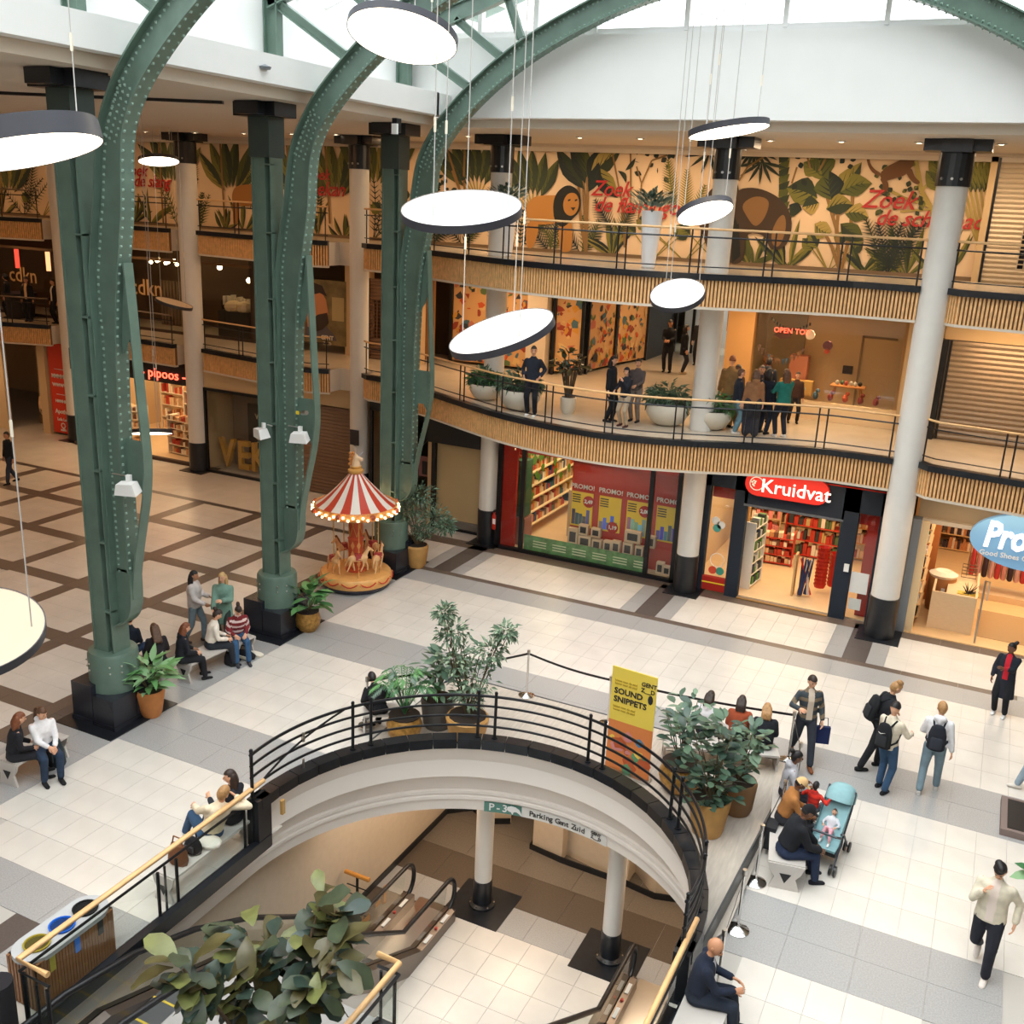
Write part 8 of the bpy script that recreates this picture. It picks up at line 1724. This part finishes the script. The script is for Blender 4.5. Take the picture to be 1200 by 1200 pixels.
# ---- first floor people
def g1(lab, px, py, face, hgt, **k): x, y = G(px, py, Z1); return person(lab, x, y, Z1, face, hgt, k.pop('pose', 'stand'), **k)
g1('man in black leather jacket with hands on hips at the first floor railing', 622, 487, 190, 1.84, LH=(-.22, .08, 1.06), RH=(.22, .08, 1.06), top=(34, 40, 52), bot=(26, 28, 36), shoe=(228, 228, 228), hair='dark', hyaw=15)
g1('slim person in black seen from the side at the railing', 713, 494, 265, 1.72, top=(26, 28, 36), bot=(26, 28, 34), hair='black', hstyle='mid')
g1('child in dark hooded coat and pale trousers leaning at the railing', 730, 500, 165, 1.52, top=(32, 36, 46), bot=(176, 158, 136), shoe=(70, 36, 32), hood=True, hair='black', hstyle='hood', LH=(-.04, .22, 1.2), RH=(.15, .26, .95))
g1('boy in grey jacket with backpack straps behind the hooded child', 743, 494, 175, 1.66, top=(92, 84, 84), bot=(130, 120, 112), shoe=(40, 40, 44), hair='black', LH=(-.1, .3, 1.0), RH=(.15, .3, 1.0))
g1('man in black looking at his phone in the passage', 781, 436, 185, 1.80, top=(24, 26, 34), bot=(28, 28, 36), hair='black', LH=(-.06, .3, 1.12), RH=(.08, .3, 1.12), hpit=18, skin_='tan')
g1('woman in black coat with beige shoes in the passage', 799, 438, 300, 1.68, top=(24, 26, 34), long_=.2, bot=(44, 46, 58), shoe=(214, 184, 150), hair='black', hstyle='mid')
g1('man in black hoodie on the phone far down the passage', 866, 416, 185, 1.78, top=(24, 26, 32), bot=(26, 28, 34), hair='auburn', RH=(.1, .16, 1.4), LH=(-.15, .2, 1.1))
g1('dark figure left of the column in the far passage', 817, 428, 180, 1.74, top=(28, 28, 34), bot=(26, 26, 32), hair='dark')
g1('person in tan coat and fur hat behind the group right of the column', 850, 500, 10, 1.86, top=(132, 106, 70), bot=(176, 146, 100), hair='auburn', hstyle='beanie', long_=.1)
for lab, px, py, face, hgt, k in (('person in dark sweater and light blue jeans in the railing group', 860, 508, 300, 1.66, dict(top=(30, 36, 48), bot=(104, 138, 152), shoe=(210, 206, 200), hair='brown', LH=(-.08, .3, 1.1))), ('person in brown hooded jacket with white print in the railing group', 878, 512, 20, 1.70, dict(top=(140, 98, 66), hood=True, bot=(46, 46, 54), hair='brown', hstyle='mid', skirt=True)), ('person in navy with round bag in the railing group', 893, 508, 340, 1.68, dict(top=(26, 32, 44), bot=(34, 42, 56), hair='black', hstyle='mid')), ('woman in teal sweater with long brown hair at the railing', 913, 512, 40, 1.72, dict(top=(30, 106, 96), bot=(30, 32, 42), shoe=(214, 210, 206), hair='brown', hstyle='long', LH=(-.16, .34, 1.12), RH=(.1, .3, .98), wide=1.15)), ('person in dark vest over a beige hood behind the group', 893, 494, 5, 1.74, dict(top=(36, 40, 52), hood=True, bot=(40, 40, 50), hair='black')), ('smiling face in the middle of the railing group', 885, 502, 200, 1.66, dict(top=(60, 56, 62), bot=(40, 40, 48), hair='dark', hstyle='mid')), ('person partly hidden at the left of the group', 858, 500, 160, 1.64, dict(top=(96, 66, 50), bot=(120, 92, 60), skin_='brown', hair='black'))): g1(lab, px, py, face, hgt, **k)
g1('person in dark clothes sitting behind the teal sweater', 928, 496, 200, 1.4, top=(70, 48, 40), bot=(40, 34, 36), hair='dark')
for lab, px, face, k in (('tall dark figure with head scarf in the far left window', 7, 120, dict(top=(20, 20, 26), long_=.4, hstyle='hood')), ('person with white scarf among the far left window group', 31, 190, dict(top=(50, 40, 38), inner=(220, 190, 150), hstyle='mid')), ('person with dark glasses and cream scarf in the far left group', 37, 200, dict(top=(24, 24, 30), inner=(206, 170, 124))), ('dark figure at the right of the far left window', 62, 170, dict(top=(26, 24, 30), inner=(220, 210, 190)))):
    x, _ = WY(px, 330, 28.3); person(lab, x, 28.3 if px != 37 else 28.05, Z1, face, 1.72, 'stand', bot=(24, 24, 28), hair='dark', skin_='tan', vox=.035, **k)
bpy.data.scenes.remove(TS)
